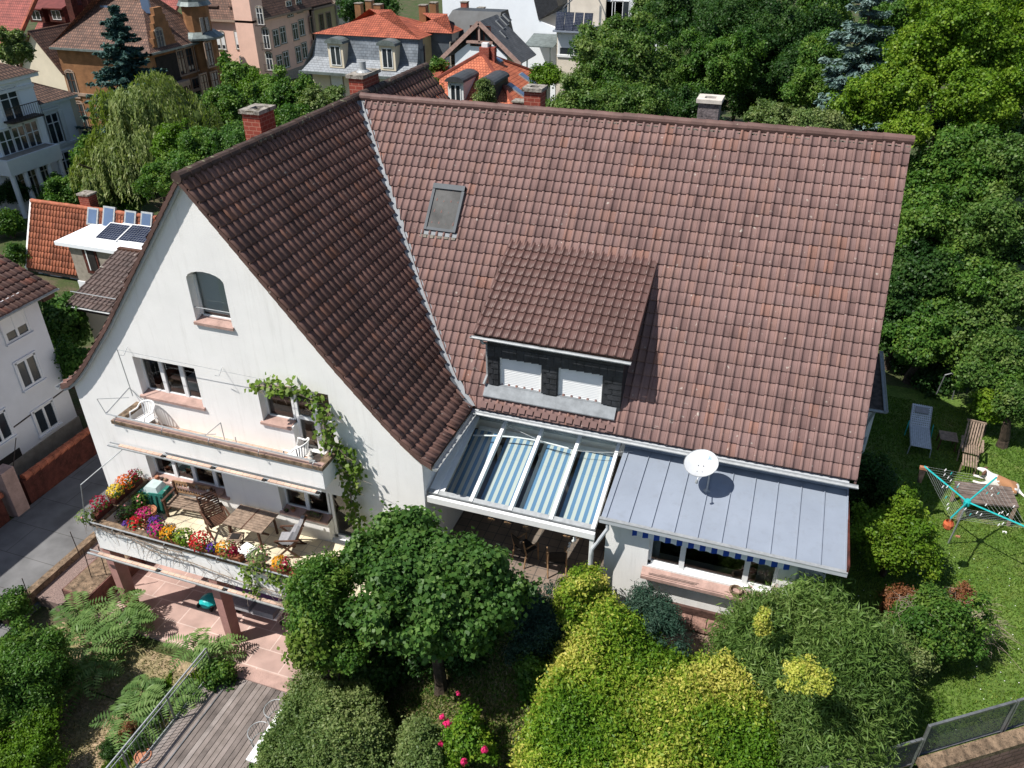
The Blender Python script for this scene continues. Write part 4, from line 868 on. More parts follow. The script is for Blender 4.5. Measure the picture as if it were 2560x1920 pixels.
def flowers(label, c, r, kind, cat='flowers', leaf='mid', n=130, group='flowering plants on the terrace', pot=None, lf=110):
    c = np.array(c, float); o = thing('flowering_plant', label, cat, c, 0, group); d = unit(rng.normal(size=(lf, 3))+(0, 0, .3)); P = c+(0, 0, .05)+d*r*rng.uniform(.6, 1.1, (lf, 1))*(1, 1, .8)
    V, F = leaves(P, d+(0, 0, .5), .075, .055); npmesh('foliage', V, F, [LM[leaf]], o, np.clip(rng.normal(.5, .3, lf), 0, 1))
    kinds = kind if isinstance(kind, list) else [kind]
    for q, kd in enumerate(kinds):
        d = unit(rng.normal(size=(n, 3))+(rng.normal()*.5*(len(kinds) > 1), -.3, .9)); cc = c+(0, 0, .07)+(np.array(((q-.5)*r*.8, 0, 0)) if len(kinds) > 1 else 0)+d*r*rng.uniform(.95, 1.15, (n, 1))*(1, 1, .8)*(.75 if len(kinds) > 1 else 1)
        V, F = leaves(cc, d+rng.normal(size=(n, 3))*.3, .062, .058, None, .2); npmesh('blossoms', V, F, [LM['f_'+kd]], o, rng.random(n))
    if pot: MB().m(pot).lathe((c[0], c[1], c[2]-.2), [(.09, -.02), (.13, .18), (.14, .2), (.12, .2)], 12).build('pot', o)
    return o

def on_ground(u, v, h=0.):
    d = _F + _R*(u-1280)/FPX - _U*(v-960)/FPX; lo, hi = 5., 60.
    for _ in range(40):
        m_ = (lo+hi)/2; P = CAMP+d*m_
        if P[2] > float(gh(P[0], P[1]))+h: lo = m_
        else: hi = m_
    return CAMP+d*lo
def mound(name, label, px, H, w, kind, n, la, lb, tb=(0, 1), cat='shrub', patch=.8, group=None, upright=.6, spray=12, hq=.65):
    """a broad closed shrub: canopy surface over a footprint, thick with leaf sprays"""
    W = np.array([on_ground(u, v, H*hq)[:2] for u, v in px]); A, Bp = W, np.roll(W, -1, 0); ph = rng.random(8)*6.28
    def inside(x, y):
        c = np.zeros(x.shape, bool)
        for a, b in zip(A, Bp): c ^= ((a[1] > y) != (b[1] > y)) & (x < (b[0]-a[0])*(y-a[1])/(b[1]-a[1]+1e-12)+a[0])
        return c
    def edge(x, y):
        d = np.full(x.shape, 1e9)
        for a, b in zip(A, Bp):
            ab = b-a; t = np.clip(((x-a[0])*ab[0]+(y-a[1])*ab[1])/(ab@ab), 0, 1); d = np.minimum(d, np.hypot(x-a[0]-t*ab[0], y-a[1]-t*ab[1]))
        return d
    def top(x, y):
        e = np.clip(edge(x, y)/w, 0, 1); s_ = np.sqrt(np.clip(1-(1-e)**2, 0, 1)); b = .10*np.sin(2.1*x+1.3*np.sin(1.7*y+ph[0])+ph[1])+.09*np.sin(2.7*y+1.1*np.sin(2.3*x+ph[2])+ph[3])+.06*np.sin(5.3*x+ph[4])*np.sin(4.9*y+ph[5])
        return H*(.12+.88*s_)*(1+b)
    lo, hi = W.min(0), W.max(0); ns = n//spray; xs_ = []; 
    while sum(map(len, xs_)) < ns:
        q = rng.uniform(lo, hi, (ns, 2)); xs_.append(q[inside(q[:, 0], q[:, 1])])
    q = np.concatenate(xs_)[:ns]; x, y = q.T; h_ = top(x, y); e = .06; nx_ = (h_-top(x+e, y))/e; ny_ = (h_-top(x, y+e))/e; dep = np.abs(rng.normal(0, .11, ns))*H; side = np.clip(1-edge(x, y)/w, 0, 1)
    Z = gh(x, y)+h_-dep-side*rng.random(ns)**1.5*h_*.8; NS = unit(np.stack([nx_*.5, ny_*.5, np.ones(ns)], -1)+rng.normal(size=(ns, 3))*.25); C = np.stack([x, y, Z], -1)
    idx = np.repeat(np.arange(ns), spray); m_ = len(idx); ln = rng.uniform(.4, 1.6, ns)*la*1.6; t = rng.random((m_, 1)); P = C[idx]+NS[idx]*t*ln[idx][:, None]+rng.normal(size=(m_, 3))*la*.55
    N = NS[idx]*.35+rng.normal(size=(m_, 3))*.6+(0, 0, .25); T = NS[idx]*upright+rng.normal(size=(m_, 3))*.7; s = rng.uniform(.6, 1.3, m_); V, F = leaves(P, N, la*s, lb*s, T, .06)
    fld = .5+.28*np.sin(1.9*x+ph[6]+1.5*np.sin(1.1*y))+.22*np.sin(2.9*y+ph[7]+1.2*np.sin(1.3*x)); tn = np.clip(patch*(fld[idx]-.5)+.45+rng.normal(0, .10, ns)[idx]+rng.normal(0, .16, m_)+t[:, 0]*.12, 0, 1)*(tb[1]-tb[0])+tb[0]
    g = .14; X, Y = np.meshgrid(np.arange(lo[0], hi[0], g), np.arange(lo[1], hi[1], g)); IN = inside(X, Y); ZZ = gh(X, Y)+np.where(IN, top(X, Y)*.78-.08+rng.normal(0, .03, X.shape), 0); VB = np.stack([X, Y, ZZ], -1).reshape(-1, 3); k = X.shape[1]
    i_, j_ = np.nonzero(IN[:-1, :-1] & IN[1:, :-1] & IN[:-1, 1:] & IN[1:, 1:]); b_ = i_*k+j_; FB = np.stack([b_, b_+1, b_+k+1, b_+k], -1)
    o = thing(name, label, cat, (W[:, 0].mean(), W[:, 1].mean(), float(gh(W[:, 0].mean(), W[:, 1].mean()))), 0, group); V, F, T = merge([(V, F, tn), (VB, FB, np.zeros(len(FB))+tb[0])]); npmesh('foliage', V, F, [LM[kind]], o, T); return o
# ================================================================ SURROUNDING BUILDINGS
def z1(x, y): return x*.31646, y*.31646            # reading offsets of the enlarged photo regions
def z2(x, y): return 600+x*.31646, y*.31646
def z3(x, y): return 1200+x*.31646, y*.31646
def z5(x, y): return x*.31646, 450+y*.31646
def z6(x, y): return x*.31646, 900+y*.31646
class Face:
    """a wall plane; ax 'x' faces +X (right = +Y), ax 'y' faces -Y (right = +X)"""
    def __init__(s, ax, val): s.ax = ax; s.val = val
    def at(s, uv): return at(uv[0], uv[1], **{s.ax: s.val})
    def pt(s, c, r, z, d=0):
        return (s.val+d, c+r, z) if s.ax == 'x' else (c+r, s.val-d, z)
    def box(s, m, c0, c1, z0, z1_, d0, d1):
        return m.box(s.val+d0, s.val+d1, c0, c1, z0, z1_) if s.ax == 'x' else m.box(c0, c1, s.val-d1, s.val-d0, z0, z1_)
    def c(s, P): return float(P[1] if s.ax == 'x' else P[0])
def fwin(face, parent, cxy, w, h, fm='white', trim=None, tw=.12, archd=False, mull=1, trans=True, shut=None, closed=False, hood=False, rail=False, P=None, pane=True):
    P = face.at(cxy) if P is None else P; c = face.c(P); z = float(P[2]); a, b, zl, zh = c-w/2, c+w/2, z-h/2, z+h/2; m = MB()
    if trim:
        m.m(trim); face.box(m, a-tw, a, zl-tw, zh+tw, -.05, .06); face.box(m, b, b+tw, zl-tw, zh+tw, -.05, .06); face.box(m, a, b, zh, zh+tw, -.05, .06); face.box(m, a-tw*1.3, b+tw*1.3, zl-tw*1.2, zl, -.05, .12)
        if archd:
            for k in range(6):
                t0, t1 = math.pi*k/6, math.pi*(k+1)/6; r_ = w/2+tw*.5; p0 = (c-r_*math.cos(t0), zh+r_*.55*math.sin(t0)); p1 = (c-r_*math.cos(t1), zh+r_*.55*math.sin(t1))
                m.bar(face.pt(p0[0], 0, p0[1], .03), face.pt(p1[0], 0, p1[1], .03), .08, tw, up=face.pt(0, 0, 0, 0) if False else (0, 0, 1))
    if hood: m.m(trim or 'stone'); face.box(m, a-.25, b+.25, zh+.25, zh+.38, -.02, .22)
    m.m(fm); f = .07; zt = zh+(w*.22 if archd else 0)
    face.box(m, a, a+f, zl, zh, .0, .045); face.box(m, b-f, b, zl, zh, .0, .045); face.box(m, a, b, zl, zl+f, .0, .05); face.box(m, a, b, zt-f, zt, .0, .045)
    for k in range(mull): q = a+(b-a)*(k+1)/(mull+1); face.box(m, q-.045, q+.045, zl, zt, .0, .048)
    if trans: face.box(m, a, b, zl+(zh-zl)*.68, zl+(zh-zl)*.68+.06, .0, .047)
    if closed: face.box(m, a+f, b-f, zl+h*.25, zh, .0, .03)
    if shut: m.m(shut); face.box(m, a-w*.5, a-.03, zl, zh, .01, .06); face.box(m, b+.03, b+w*.5, zl, zh, .01, .06)
    if rail:
        m.m('rust'); face.box(m, a-.2, b+.2, zl-.15, zl-.05, 0, .5)
        for k in range(9): q = a-.2+(w+.4)*k/8; face.box(m, q-.012, q+.012, zl-.05, zl+.8, .47, .49)
        face.box(m, a-.2, b+.2, zl+.78, zl+.83, .46, .5)
    o = m.build('window', parent)
    if pane: g = MB().m('farglass'); face.box(g, a+.02, b-.02, zl+.02, zt-.02, -.03, .012); g.build('glass_pane', o)
    return o
def hip(m, x0, x1, y0, y1, z, h, ix, iy, ov=.4, ovz=0):
    """hipped roof; ix / iy insets of the ridge from the ends"""
    x0 -= ov; x1 += ov; y0 -= ov; y1 += ov; a, b, c, d = (x0, y0, z), (x1, y0, z), (x1, y1, z), (x0, y1, z); ym = (y0+y1)/2; xm = (x0+x1)/2
    A, B, Cc, D = (x0+ix, y0+iy, z+h), (x1-ix, y0+iy, z+h), (x1-ix, y1-iy, z+h), (x0+ix, y1-iy, z+h)
    m.slope([a, b, B, A]); m.slope([b, c, Cc, B]); m.slope([c, d, D, Cc]); m.slope([d, a, A, D])
    if abs(A[0]-B[0]) > .1 and abs(A[1]-D[1]) > .1: m.slope([A, B, Cc, D])
    m.add([a, b, c, d], [(3, 2, 1, 0)]); return m
def gable(m, x0, x1, y0, y1, z, h, along='y', ov=.35, th=.12):
    if along == 'y':
        xm = (x0+x1)/2; k = h/((x1-x0)/2); zo = z-ov*k
        m.slope([(x1+ov, y0-ov, zo), (x1+ov, y1+ov, zo), (xm, y1+ov, z+h), (xm, y0-ov, z+h)], th); m.slope([(x0-ov, y1+ov, zo), (x0-ov, y0-ov, zo), (xm, y0-ov, z+h), (xm, y1+ov, z+h)], th)
    else:
        ym = (y0+y1)/2; k = h/((y1-y0)/2); zo = z-ov*k
        m.slope([(x0-ov, y0-ov, zo), (x1+ov, y0-ov, zo), (x1+ov, ym, z+h), (x0-ov, ym, z+h)], th); m.slope([(x1+ov, y1+ov, zo), (x0-ov, y1+ov, zo), (x0-ov, ym, z+h), (x1+ov, ym, z+h)], th)
    return m
def gwall(m, x0, x1, y0, y1, z0, z, h, along='y'):
    if along == 'y':
        xm = (x0+x1)/2; P = [(x0, z0), (x1, z0), (x1, z), (xm, z+h-.1), (x0, z)]
        m.add([(p, y0, q) for p, q in P]+[(p, y1, q) for p, q in P], [(0, 1, 2, 3, 4), (9, 8, 7, 6, 5)]+[(i, i+5, (i+1) % 5+5, (i+1) % 5) for i in range(5)])
    else:
        ym = (y0+y1)/2; P = [(y0, z0), (y1, z0), (y1, z), (ym, z+h-.1), (y0, z)]
        m.add([(x0, p, q) for p, q in P]+[(x1, p, q) for p, q in P], [(4, 3, 2, 1, 0), (5, 6, 7, 8, 9)]+[(i, (i+1) % 5, (i+1) % 5+5, i+5) for i in range(5)])
    return m
def stack(parent, u, v, y, w=.55, h=2.4, mn='redbrick', name='chimney'):
    P = at(u, v, y=y); o = MB().m(mn).box(P[0]-w/2, P[0]+w/2, y, y+w, P[2]-h, P[2]).m('capstone').box(P[0]-w/2-.05, P[0]+w/2+.05, y-.05, y+w+.05, P[2], P[2]+.08).build(name, parent); return o
def on_plane(uv, p0, p1, p2, h=0):
    p0, p1, p2 = map(lambda q: np.array(q, float), (p0, p1, p2)); n = np.cross(p1-p0, p2-p0); n /= np.linalg.norm(n); d = _F + _R*(uv[0]-1280)/FPX - _U*(uv[1]-960)/FPX; t = ((p0-CAMP)@n)/(d@n); return CAMP+d*t+n*h*np.sign(n[2]), n*np.sign(n[2])
# --- neighbour on the left
nx = -12.2; F = Face('x', nx); c0 = F.at(z5(262, 862)); ye = c0[1]; ze = float(c0[2])
nb = thing('neighbour_house', 'shaded pale grey neighbour house at the left edge with red eaves', 'house', (nx-4, 2, -6.5))
MB().m('palewall').box(nx-9, nx, -14, ye, -6.7, ze-.18).build('wall', nb)
MB().m('stone').box(nx-.02, nx+.05, -14, ye+.03, -6.6, -5.8).build('plinth', nb)
def fN(u, s, h): c_, s_ = math.cos(.42), math.sin(.42); return np.stack([nx+.55-s*c_+h*s_, u+0*s, ze-.1+s*s_+h*c_], -1)
tiles('roof', fN, 0, 6.2, .33, -13, ye+.5, .22, mat('nb_tile', (.3, .1, .07), .7, .25, 1, tone=[(.075, .045, .04), (.105, .058, .047), (.20, .075, .05)]), nb)
m = MB().m('woodd').slab([(nx+.5, -13, ze-.13), (nx+.5, ye+.48, ze-.13), (nx-4.0, ye+.48, ze+1.87), (nx-4.0, -13, ze+1.87)], .1).m('woodd').box(nx-5, nx+.45, ye-.1, ye+.4, ze-.4, ze-.2); m.build('roof_deck', nb)
gutter('gutter', (nx+.6, ye+.5, ze-.1), (nx+.6, -13, ze-.1), .07, nb)
fwin(F, nb, z5(95, 1100), 1.0, 1.45, trim='palewall', tw=.06, closed=True, trans=False)
fwin(F, nb, z5(225, 1510), .88, 1.1, trim='palewall', tw=.06, trans=False)
fwin(F, nb, z6(360, 455), .92, 1.05, trim='palewall', tw=.06, trans=False)
fwin(F, nb, z6(-15, 545), .9, 1.1, trim='palewall', tw=.06, trans=False)
P_ = F.at(z6(105, 890)); MB().m('dark').box(nx-.1, nx+.03, P_[1]-.5, P_[1]+.55, P_[2]-1.1, P_[2]+.75).build('cellar_door', nb)
m = MB().m('rust'); m.tube([tuple(F.at(z6(520, 225))), tuple(F.at(z6(75, 555)))], .03); m.build('cable', nb)
# --- orange roofed house with flat dormer and solar panels
Y9 = 17.0; a = at(*z5(215, 690), y=Y9); b = at(*z5(262, 165), x=float(a[0])+.1); RN = float(b[1])-Y9; pass; zr9 = float(b[2]); za9 = float(a[2]); xL = float(a[0]); xR9 = xL+15
mh = thing('orange_roof_house', 'low white house with orange tiled roof and solar panels on a flat white dormer', 'house', (xL+4, Y9+4, -7))
zE = za9+.0; rl_ = math.hypot(RN, zr9-zE); cc_, ss_ = RN/rl_, (zr9-zE)/rl_
def f9(u, s, h): return np.stack([u+0*s, Y9+s*cc_-h*ss_, zE+s*ss_+h*cc_], -1)
tiles('roof', f9, 0, rl_, .33, xL, xR9, .22, 'tile_orange', mh)
gz_ = float(gh(xL+3, Y9))
MB().m('stucco').box(xL+.3, xR9-.3, Y9+.35, Y9+2*RN-.4, gz_-.5, zE+.1).build('wall', mh)
m = MB().m('roofb').slab([(xL, Y9, zE-.05), (xR9, Y9, zE-.05), (xR9, Y9+RN, zr9-.05), (xL, Y9+RN, zr9-.05)], .15).slab([(xL, Y9+RN, zr9-.02), (xR9, Y9+RN, zr9-.02), (xR9, Y9+2*RN, zE), (xL, Y9+2*RN, zE)], .15)
m.m('white').hexa([(xL-.12, Y9-.05, zE-.15), (xL, Y9-.05, zE-.15), (xL, Y9+RN, zr9-.15), (xL-.12, Y9+RN, zr9-.15), (xL-.12, Y9-.05, zE+.08), (xL, Y9-.05, zE+.08), (xL, Y9+RN, zr9+.08), (xL-.12, Y9+RN, zr9+.08)]); m.build('roof_deck', mh)
ridge('ridge_tiles', (xL, Y9+RN, zr9), (xR9, Y9+RN, zr9), mat('orange_ridge', (.40, .13, .07), .75, .25, 3), mh, .12, .4)
def on9(uv, h=0):
    d = _F + _R*(uv[0]-1280)/FPX - _U*(uv[1]-960)/FPX; k = ss_/cc_; t = (zE-k*Y9+k*CAMP[1]-CAMP[2]+h)/(d[2]-k*d[1]); return CAMP+d*t
fl = Face('y', Y9-1.4)
p0, p1 = fl.at(z5(520, 500)), fl.at(z5(1150, 535)); zt9 = float(Face('y', Y9-1.4).at(z5(450, 490))[2]); xd0 = float(fl.at(z5(440, 490))[0])
MB().m('bluewhite').box(xd0, xR9-.8, Y9-1.5, Y9+1.5, zt9-.14, zt9+.06).build('flat_dormer_roof', mh)
MB().m('stone').box(float(p0[0]), xR9-1, Y9-1.3, Y9+1.5, zE-.9, zt9-.14).m('palewall').box(float(p0[0])-.05, xR9-1, Y9-1.36, Y9-1.3, zE-.9, zE+.5).build('dormer_wall', mh)
m = MB().m('redpaint'); q = Face('y', Y9-1.3); pc = q.at(z5(715, 600)); q.box(m, pc[0]-.45, pc[0]+.45, pc[2]-1.0, min(pc[2]+.9, zt9-.18), -.05, .05); o_ = m.build('red_door', mh)
g_ = MB().m('dark'); q.box(g_, pc[0]-.15, pc[0]+.33, pc[2]-.8, min(pc[2]+.75, zt9-.22), .03, .07); g_.m('white'); q.box(g_, pc[0]-.22, pc[0]-.15, pc[2]-.8, min(pc[2]+.75, zt9-.22), .03, .08); g_.build('glass_pane', o_)
for k, (u0, v0) in enumerate(((900, 405), (1000, 410), (1120, 425))):
    P = at(*z5(u0, v0+8), z=zt9+.25); t = thing('solar_panel', ['solar panel leftmost on the flat white dormer roof', 'solar panel in the middle on the flat white dormer roof', 'solar panel partly hidden by the white gable'][k], 'solar panel', (P[0], P[1], zt9+.06), 0, 'solar panels on the flat dormer roof')
    pts = [(P[0]-.72, P[1]-.75, zt9+.10), (P[0]+.72, P[1]-.75, zt9+.10), (P[0]+.72, P[1]+.65, zt9+.50), (P[0]-.72, P[1]+.65, zt9+.50)]
    MB().m('white').slab(pts, .05).build('frame', t); e = .07; MB().m('solar').slope([(pts[0][0]+e, pts[0][1]+e, pts[0][2]+.03), (pts[1][0]-e, pts[1][1]+e, pts[1][2]+.03), (pts[2][0]-e, pts[2][1]-e, pts[2][2]-.01), (pts[3][0]+e, pts[3][1]-e, pts[3][2]-.01)]).build('cells', t)
for (u, v, w_, h_) in ((745, 290, .75, .95), (870, 310, .8, 1.35), (1040, 315, .75, .95), (1168, 325, .75, .95)):
    P = on9(z5(u, v)); s_ = (P[1]-Y9)/cc_; x = float(P[0]); f_ = lambda X, s__, h: tuple(f9(np.array(float(X)), np.array(float(s__)), float(h)))
    m = MB().m('galv').hexa([f_(x-w_/2, s_-h_/2, 0), f_(x+w_/2, s_-h_/2, 0), f_(x+w_/2, s_+h_/2, 0), f_(x-w_/2, s_+h_/2, 0), f_(x-w_/2, s_-h_/2, .14), f_(x+w_/2, s_-h_/2, .14), f_(x+w_/2, s_+h_/2, .14), f_(x-w_/2, s_+h_/2, .14)]); o_ = m.build('roof_window', mh)
    e = .1; MB().m('skyglass').quad(f_(x-w_/2+e, s_-h_/2+e, .15), f_(x+w_/2-e, s_-h_/2+e, .15), f_(x+w_/2-e, s_+h_/2-e, .15), f_(x-w_/2+e, s_+h_/2-e, .15)).build('glass_pane', o_)
# small pitched dormer at its left
pd = Face('y', Y9+1.1); pA = pd.at(z5(320, 498)); pB = pd.at(z5(470, 500)); xA, xB_ = float(pA[0]), float(pB[0]); zt = float(pA[2])
def fsd(u, s, h): return np.stack([u+.25*s, Y9+.9+s*.86-h*.5, zt+s*.5+h*.86], -1)
tiles('dormer_roof', fsd, 0, 2.1, .33, xA-.1, xB_+.15, .22, 'tile_orange', mh)
MB().m('stucco').box(xA+.15, xB_, Y9+1.1, Y9+2.6, zE+.3, zt-.05).build('dormer_wall', mh); fwin(pd, mh, z5(405, 560), 1.0, 1.2, trans=False)
F9 = Face('y', Y9+.35); fwin(F9, mh, z5(470, 830), .95, 1.25, shut='shutter', trim='sand', tw=.06)
m = MB().m('wood'); P = F9.at(z5(355, 945)); F9.box(m, P[0]-.55, P[0]+.55, P[2]-.25, P[2]+.3, .02, .5); m.build('slatted_box', mh)
P = at(*z5(672, 150), y=Y9+RN+.2); MB().m('redbrick').box(P[0]-.35, P[0]+.35, Y9+RN+.1, Y9+RN+.7, zr9-.6, P[2]+.2).m('capstone').box(P[0]-.4, P[0]+.4, Y9+RN+.05, Y9+RN+.75, P[2]+.2, P[2]+.3).build('chimney', mh)
# --- brown roofed wing between the houses
Ya = 7.6; pa_ = at(*z5(515, 985), y=Ya); pb_ = at(*z5(850, 1030), y=Ya); pc_ = at(*z5(832, 528), y=Ya+3.4); xa, xb, zl_, zh_ = float(pa_[0]), -5.6, float(pa_[2]), float(pc_[2])
an = thing('brown_roof_annex', 'small annex with brown tiled roof tucked behind the white gable', 'house', (xa+1, Ya+2, -6.5)); L9 = math.hypot(3.4, zh_-zl_); sh = (float(pc_[0])-xa)/L9
def fA(u, s, h): return np.stack([u+np.clip(sh, -.3, .6)*s*0, Ya+s*3.4/L9-h*(zh_-zl_)/L9, zl_+s*(zh_-zl_)/L9+h*3.4/L9], -1)
tiles('roof', fA, 0, L9, .33, xa, xb, .22, 'tile_brown', an); MB().m('creamr').box(xa+.5, xb, Ya+.4, Ya+5, -6.7, zl_-.05).build('wall', an)
MB().m('roofb').slab([(xa, Ya, zl_-.06), (xb, Ya, zl_-.06), (xb, Ya+3.4, zh_-.06), (xa, Ya+3.4, zh_-.06)], .12).m('woodd').box(xa, xb, Ya+3.3, Ya+3.5, zh_-.1, zh_+.08).build('roof_deck', an)
gutter('gutter', (xa, Ya-.05, zl_), (xb, Ya-.05, zl_), .06, an); MB().m('galv').tube([(xa+.1, Ya+.35, zl_+.45), (xb, Ya+.35, zl_+.45)], .02).build('snow_rail', an)
# --- white villa, far left
vx = -40.0; F = Face('x', vx); F2 = Face('x', vx+1.6)
vl = thing('white_villa', 'white villa in shade with columned porch and balcony, far left', 'villa', (vx-5, 24, -9)); gz_ = -9.6
e0 = F.at(z1(300, 850)); e1 = F.at(z1(545, 770)); f1 = F2.at(z1(235, 600)); yb_ = float(e1[1]); ys_ = float(f1[1]); zt1 = float(e1[2]); zt2 = float(f1[2])
MB().m('villaw').box(vx-9, vx, ys_-1, yb_, gz_, zt1).box(vx-9, vx+1.6, ys_-15, ys_, gz_, zt2).build('wall', vl)
MB().m('creamr').box(vx-9, vx+.03, yb_, yb_+.5, gz_, zt1-.1).build('corner_strip', vl)
hip(hip(MB().m('roofb'), vx-9, vx+1.6, ys_-15, ys_, zt2+.25, 2.4, 5, 5, .5), vx-9, vx, ys_, yb_, zt1+.2, 1.6, 4.6, 3, .5).build('roof', vl)
m = MB().m('white').box(vx-9, vx+2.0, ys_-15, ys_+.4, zt2-.02, zt2+.24).box(vx-9, vx+.4, ys_+.4, yb_+.5, zt1-.02, zt1+.19).box(vx, vx+1.72, ys_-15, ys_+.02, 0, .2)
zs_ = float(F.at(z1(470, 1165))[2]); m.box(vx, vx+.1, ys_, yb_, zs_, zs_+.2); m.build('cornice', vl)
for u, v, w_, h_ in ((85, 830, 1.5, 2.2), (65, 1165, 1.1, 2.3), (170, 1130, 1.1, 2.3), (272, 1090, 1.1, 2.3), (162, 1480, 1.1, 2.2), (268, 1445, 1.2, 2.6), (362, 1395, 1.2, 2.4)): fwin(F2, vl, z1(u, v), w_, h_, trim='white', tw=.1)
fwin(F, vl, z1(430, 1015), 1.15, 2.2, shut='white', trim='white', hood=True); fwin(F, vl, z1(525, 1310), 1.15, 2.1, shut='white', trim='white')
pl = F2.at(z1(75, 1355)); pr = Face('x', vx+2.7).at(z1(480, 1240)); zb_ = float(Face('x', vx+2.8).at(z1(280, 1290))[2])
m = MB().m('white').box(vx+1.6, vx+2.9, float(pl[1])-1, float(pr[1]), zb_-.3, zb_+.75).build('balcony', vl)
MB().m('stone').box(vx+1.8, vx+2.7, float(pl[1])-.8, float(pr[1])-.2, zb_+.75, zb_+.76).build('balcony_floor', vl)
for k in range(5): y = float(pl[1])-.8+(float(pr[1])-float(pl[1])+.6)*k/4; MB().m('white').tube([(vx+2.7, y, gz_), (vx+2.7, y, zb_-.3)], .18, 10).build('column', vl)
P = F2.at(z1(150, 925)); m = MB().m('rust').box(vx+1.6, vx+2.5, P[1]-1.3, P[1]+1.3, P[2]-.12, P[2])
for k in range(15): m.box(vx+2.46, vx+2.48, P[1]-1.3+k*.18, P[1]-1.28+k*.18, P[2], P[2]+.9)
m.box(vx+2.45, vx+2.5, P[1]-1.3, P[1]+1.3, P[2]+.88, P[2]+.93).build('iron_balcony', vl)
# --- ochre brick house
ox = -49.0; F = Face('x', ox); cn = F.at(z1(1185, 432)); yo = float(cn[1]); zo = float(cn[2]); G = Face('y', yo)
fe = F.at(z1(1660, 300)); yo2 = float(fe[1]); xo0 = float(G.at(z1(492, 552))[0]); xo1 = float(G.at(z1(120, 330))[0])
ob = thing('ochre_brick_house', 'ochre brick house with mottled tile roof, stepped gable and onion turret', 'house', (ox-8, yo+8, -11)); gz_ = -12.5
m = MB().m('gable_brick').box(xo0, ox, yo, yo2, gz_, zo); m.build('wall', ob)
za_ = float(G.at(z1(485, 560))[2]); zap = float(G.at(z1(240, 245))[2]); xap = float(G.at(z1(240, 245))[0]); wA = xo0-xap
gwall(MB().m('creamr'), xo0-2*wA, xo0-.02, yo+.05, yo+16, gz_, za_, zap-za_).build('side_wall', ob)
gable(MB().m('roofm'), xo0-2*wA, xo0, yo, yo+16, za_+.1, zap-za_, 'y', .3).build('side_roof', ob)
hr = float(at(*z1(740, 95), y=yo+6)[2])-zo
hip(MB().m('roofm'), xo0, ox, yo, yo2, zo+.15, hr+2.6, 5, 6.2, .5).build('roof', ob)
m = MB().m('copper').box(xo0-.3, ox+.6, yo-.6, yo-.4, zo, zo+.2).box(ox+.4, ox+.6, yo-.6, yo2+.4, zo, zo+.2).m('pinks').box(xo0, ox+.12, yo-.12, yo, zo-4.6, zo-4.3).box(ox, ox+.12, yo, yo2, zo-4.6, zo-4.3); m.build('cornice', ob)
# stepped gable on the street side
gg = Face('x', ox+.15); gA, gB = float(gg.at(z1(1215, 400))[1]), float(gg.at(z1(1400, 340))[1]); gt = float(gg.at(z1(1225, 60))[2]); m = MB().m('gable_brick'); n = 6
for k in range(n): t0 = k/n; m.box(ox-.3, ox+.15+.002*k, gA+(gB-gA)*.5*t0*.8, gB-(gB-gA)*.5*t0*.8, zo+(gt-zo)*t0, zo+(gt-zo)*(t0+1/n))
sg = m.build('stepped_gable', ob); fwin(gg, ob, z1(1265, 310), .9, 1.6, 'stone', 'stone', archd=True)
tz = float(F.at(z1(1640, 270))[2]); ty = yo2-1.3; tx = ox-.2
MB().m('gable_brick').lathe((tx, ty, gz_), [(1.6, 0), (1.6, tz-gz_)], 10).lathe((tx, ty, tz), [(1.35, 0), (1.35, 3.0)], 10).build('turret', ob)
MB().m('copper').lathe((tx, ty, tz+3.0), [(1.75, 0), (1.5, .4), (1.5, 1.2), (1.1, 2.3), (.55, 3.1), (.28, 4.0), (.07, 5.6), (.02, 6.8)], 10).lathe((tx, ty, tz), [(2.45, -.2), (2.45, 0), (1.7, .5)], 10).build('onion_roof', ob)
for u, v in ((1602, 220), (1642, 215)): fwin(Face('x', tx+1.36), ob, z1(u, v), .6, 1.7, 'stone', trans=False, mull=0, archd=True)
for u, v, w_, h_ in ((1435, 495, 1.0, 2.3), (1500, 475, 1.0, 2.3), (1570, 455, 1.0, 2.3), (1655, 430, 1.0, 2.3), (1555, 720, 1.0, 2.6), (1620, 690, 1.0, 2.6), (1705, 670, 1.0, 2.6), (1485, 740, 1.0, 2.6)): fwin(F if u < 1590 else Face('x', tx+1.62), ob, z1(u, v), w_, h_, 'woodd', 'pinks', archd=v < 600)
P = F.at(z1(1330, 540)); MB().m('dark').box(ox-.2, ox+.05, P[1]-1.6, P[1]+1.6, P[2]-1.5, P[2]+1.3).m('pinks').box(ox, ox+.8, P[1]-1.9, P[1]+1.9, P[2]-1.9, P[2]-1.4).build('loggia', ob)
for u, v, w_, h_ in ((575, 670, 1.0, 2.4), (650, 920, 1.0, 2.6)): fwin(G, ob, z1(u, v), w_, h_, 'woodd', 'pinks', archd=True)
P = G.at(z1(830, 870)); MB().m('pinks').box(P[0]-1.0, P[0]+1.0, yo-.1, yo, P[2]-1.1, P[2]+1.1).build('carved_plaque', ob)
for k, (u, v, yy) in enumerate(((565, 0, 5.5), (695, 0, 6.5))):
    P = at(*z1(u, 120), y=yo+yy); MB().m('redpaint').box(P[0]-.4, P[0]+.4, yo+yy, yo+yy+.8, P[2]-4, P[2]+4.5).m('lead').box(P[0]-.5, P[0]+.5, yo+yy-.1, yo+yy+.9, P[2]-4, P[2]-2.0).build('chimney', ob)
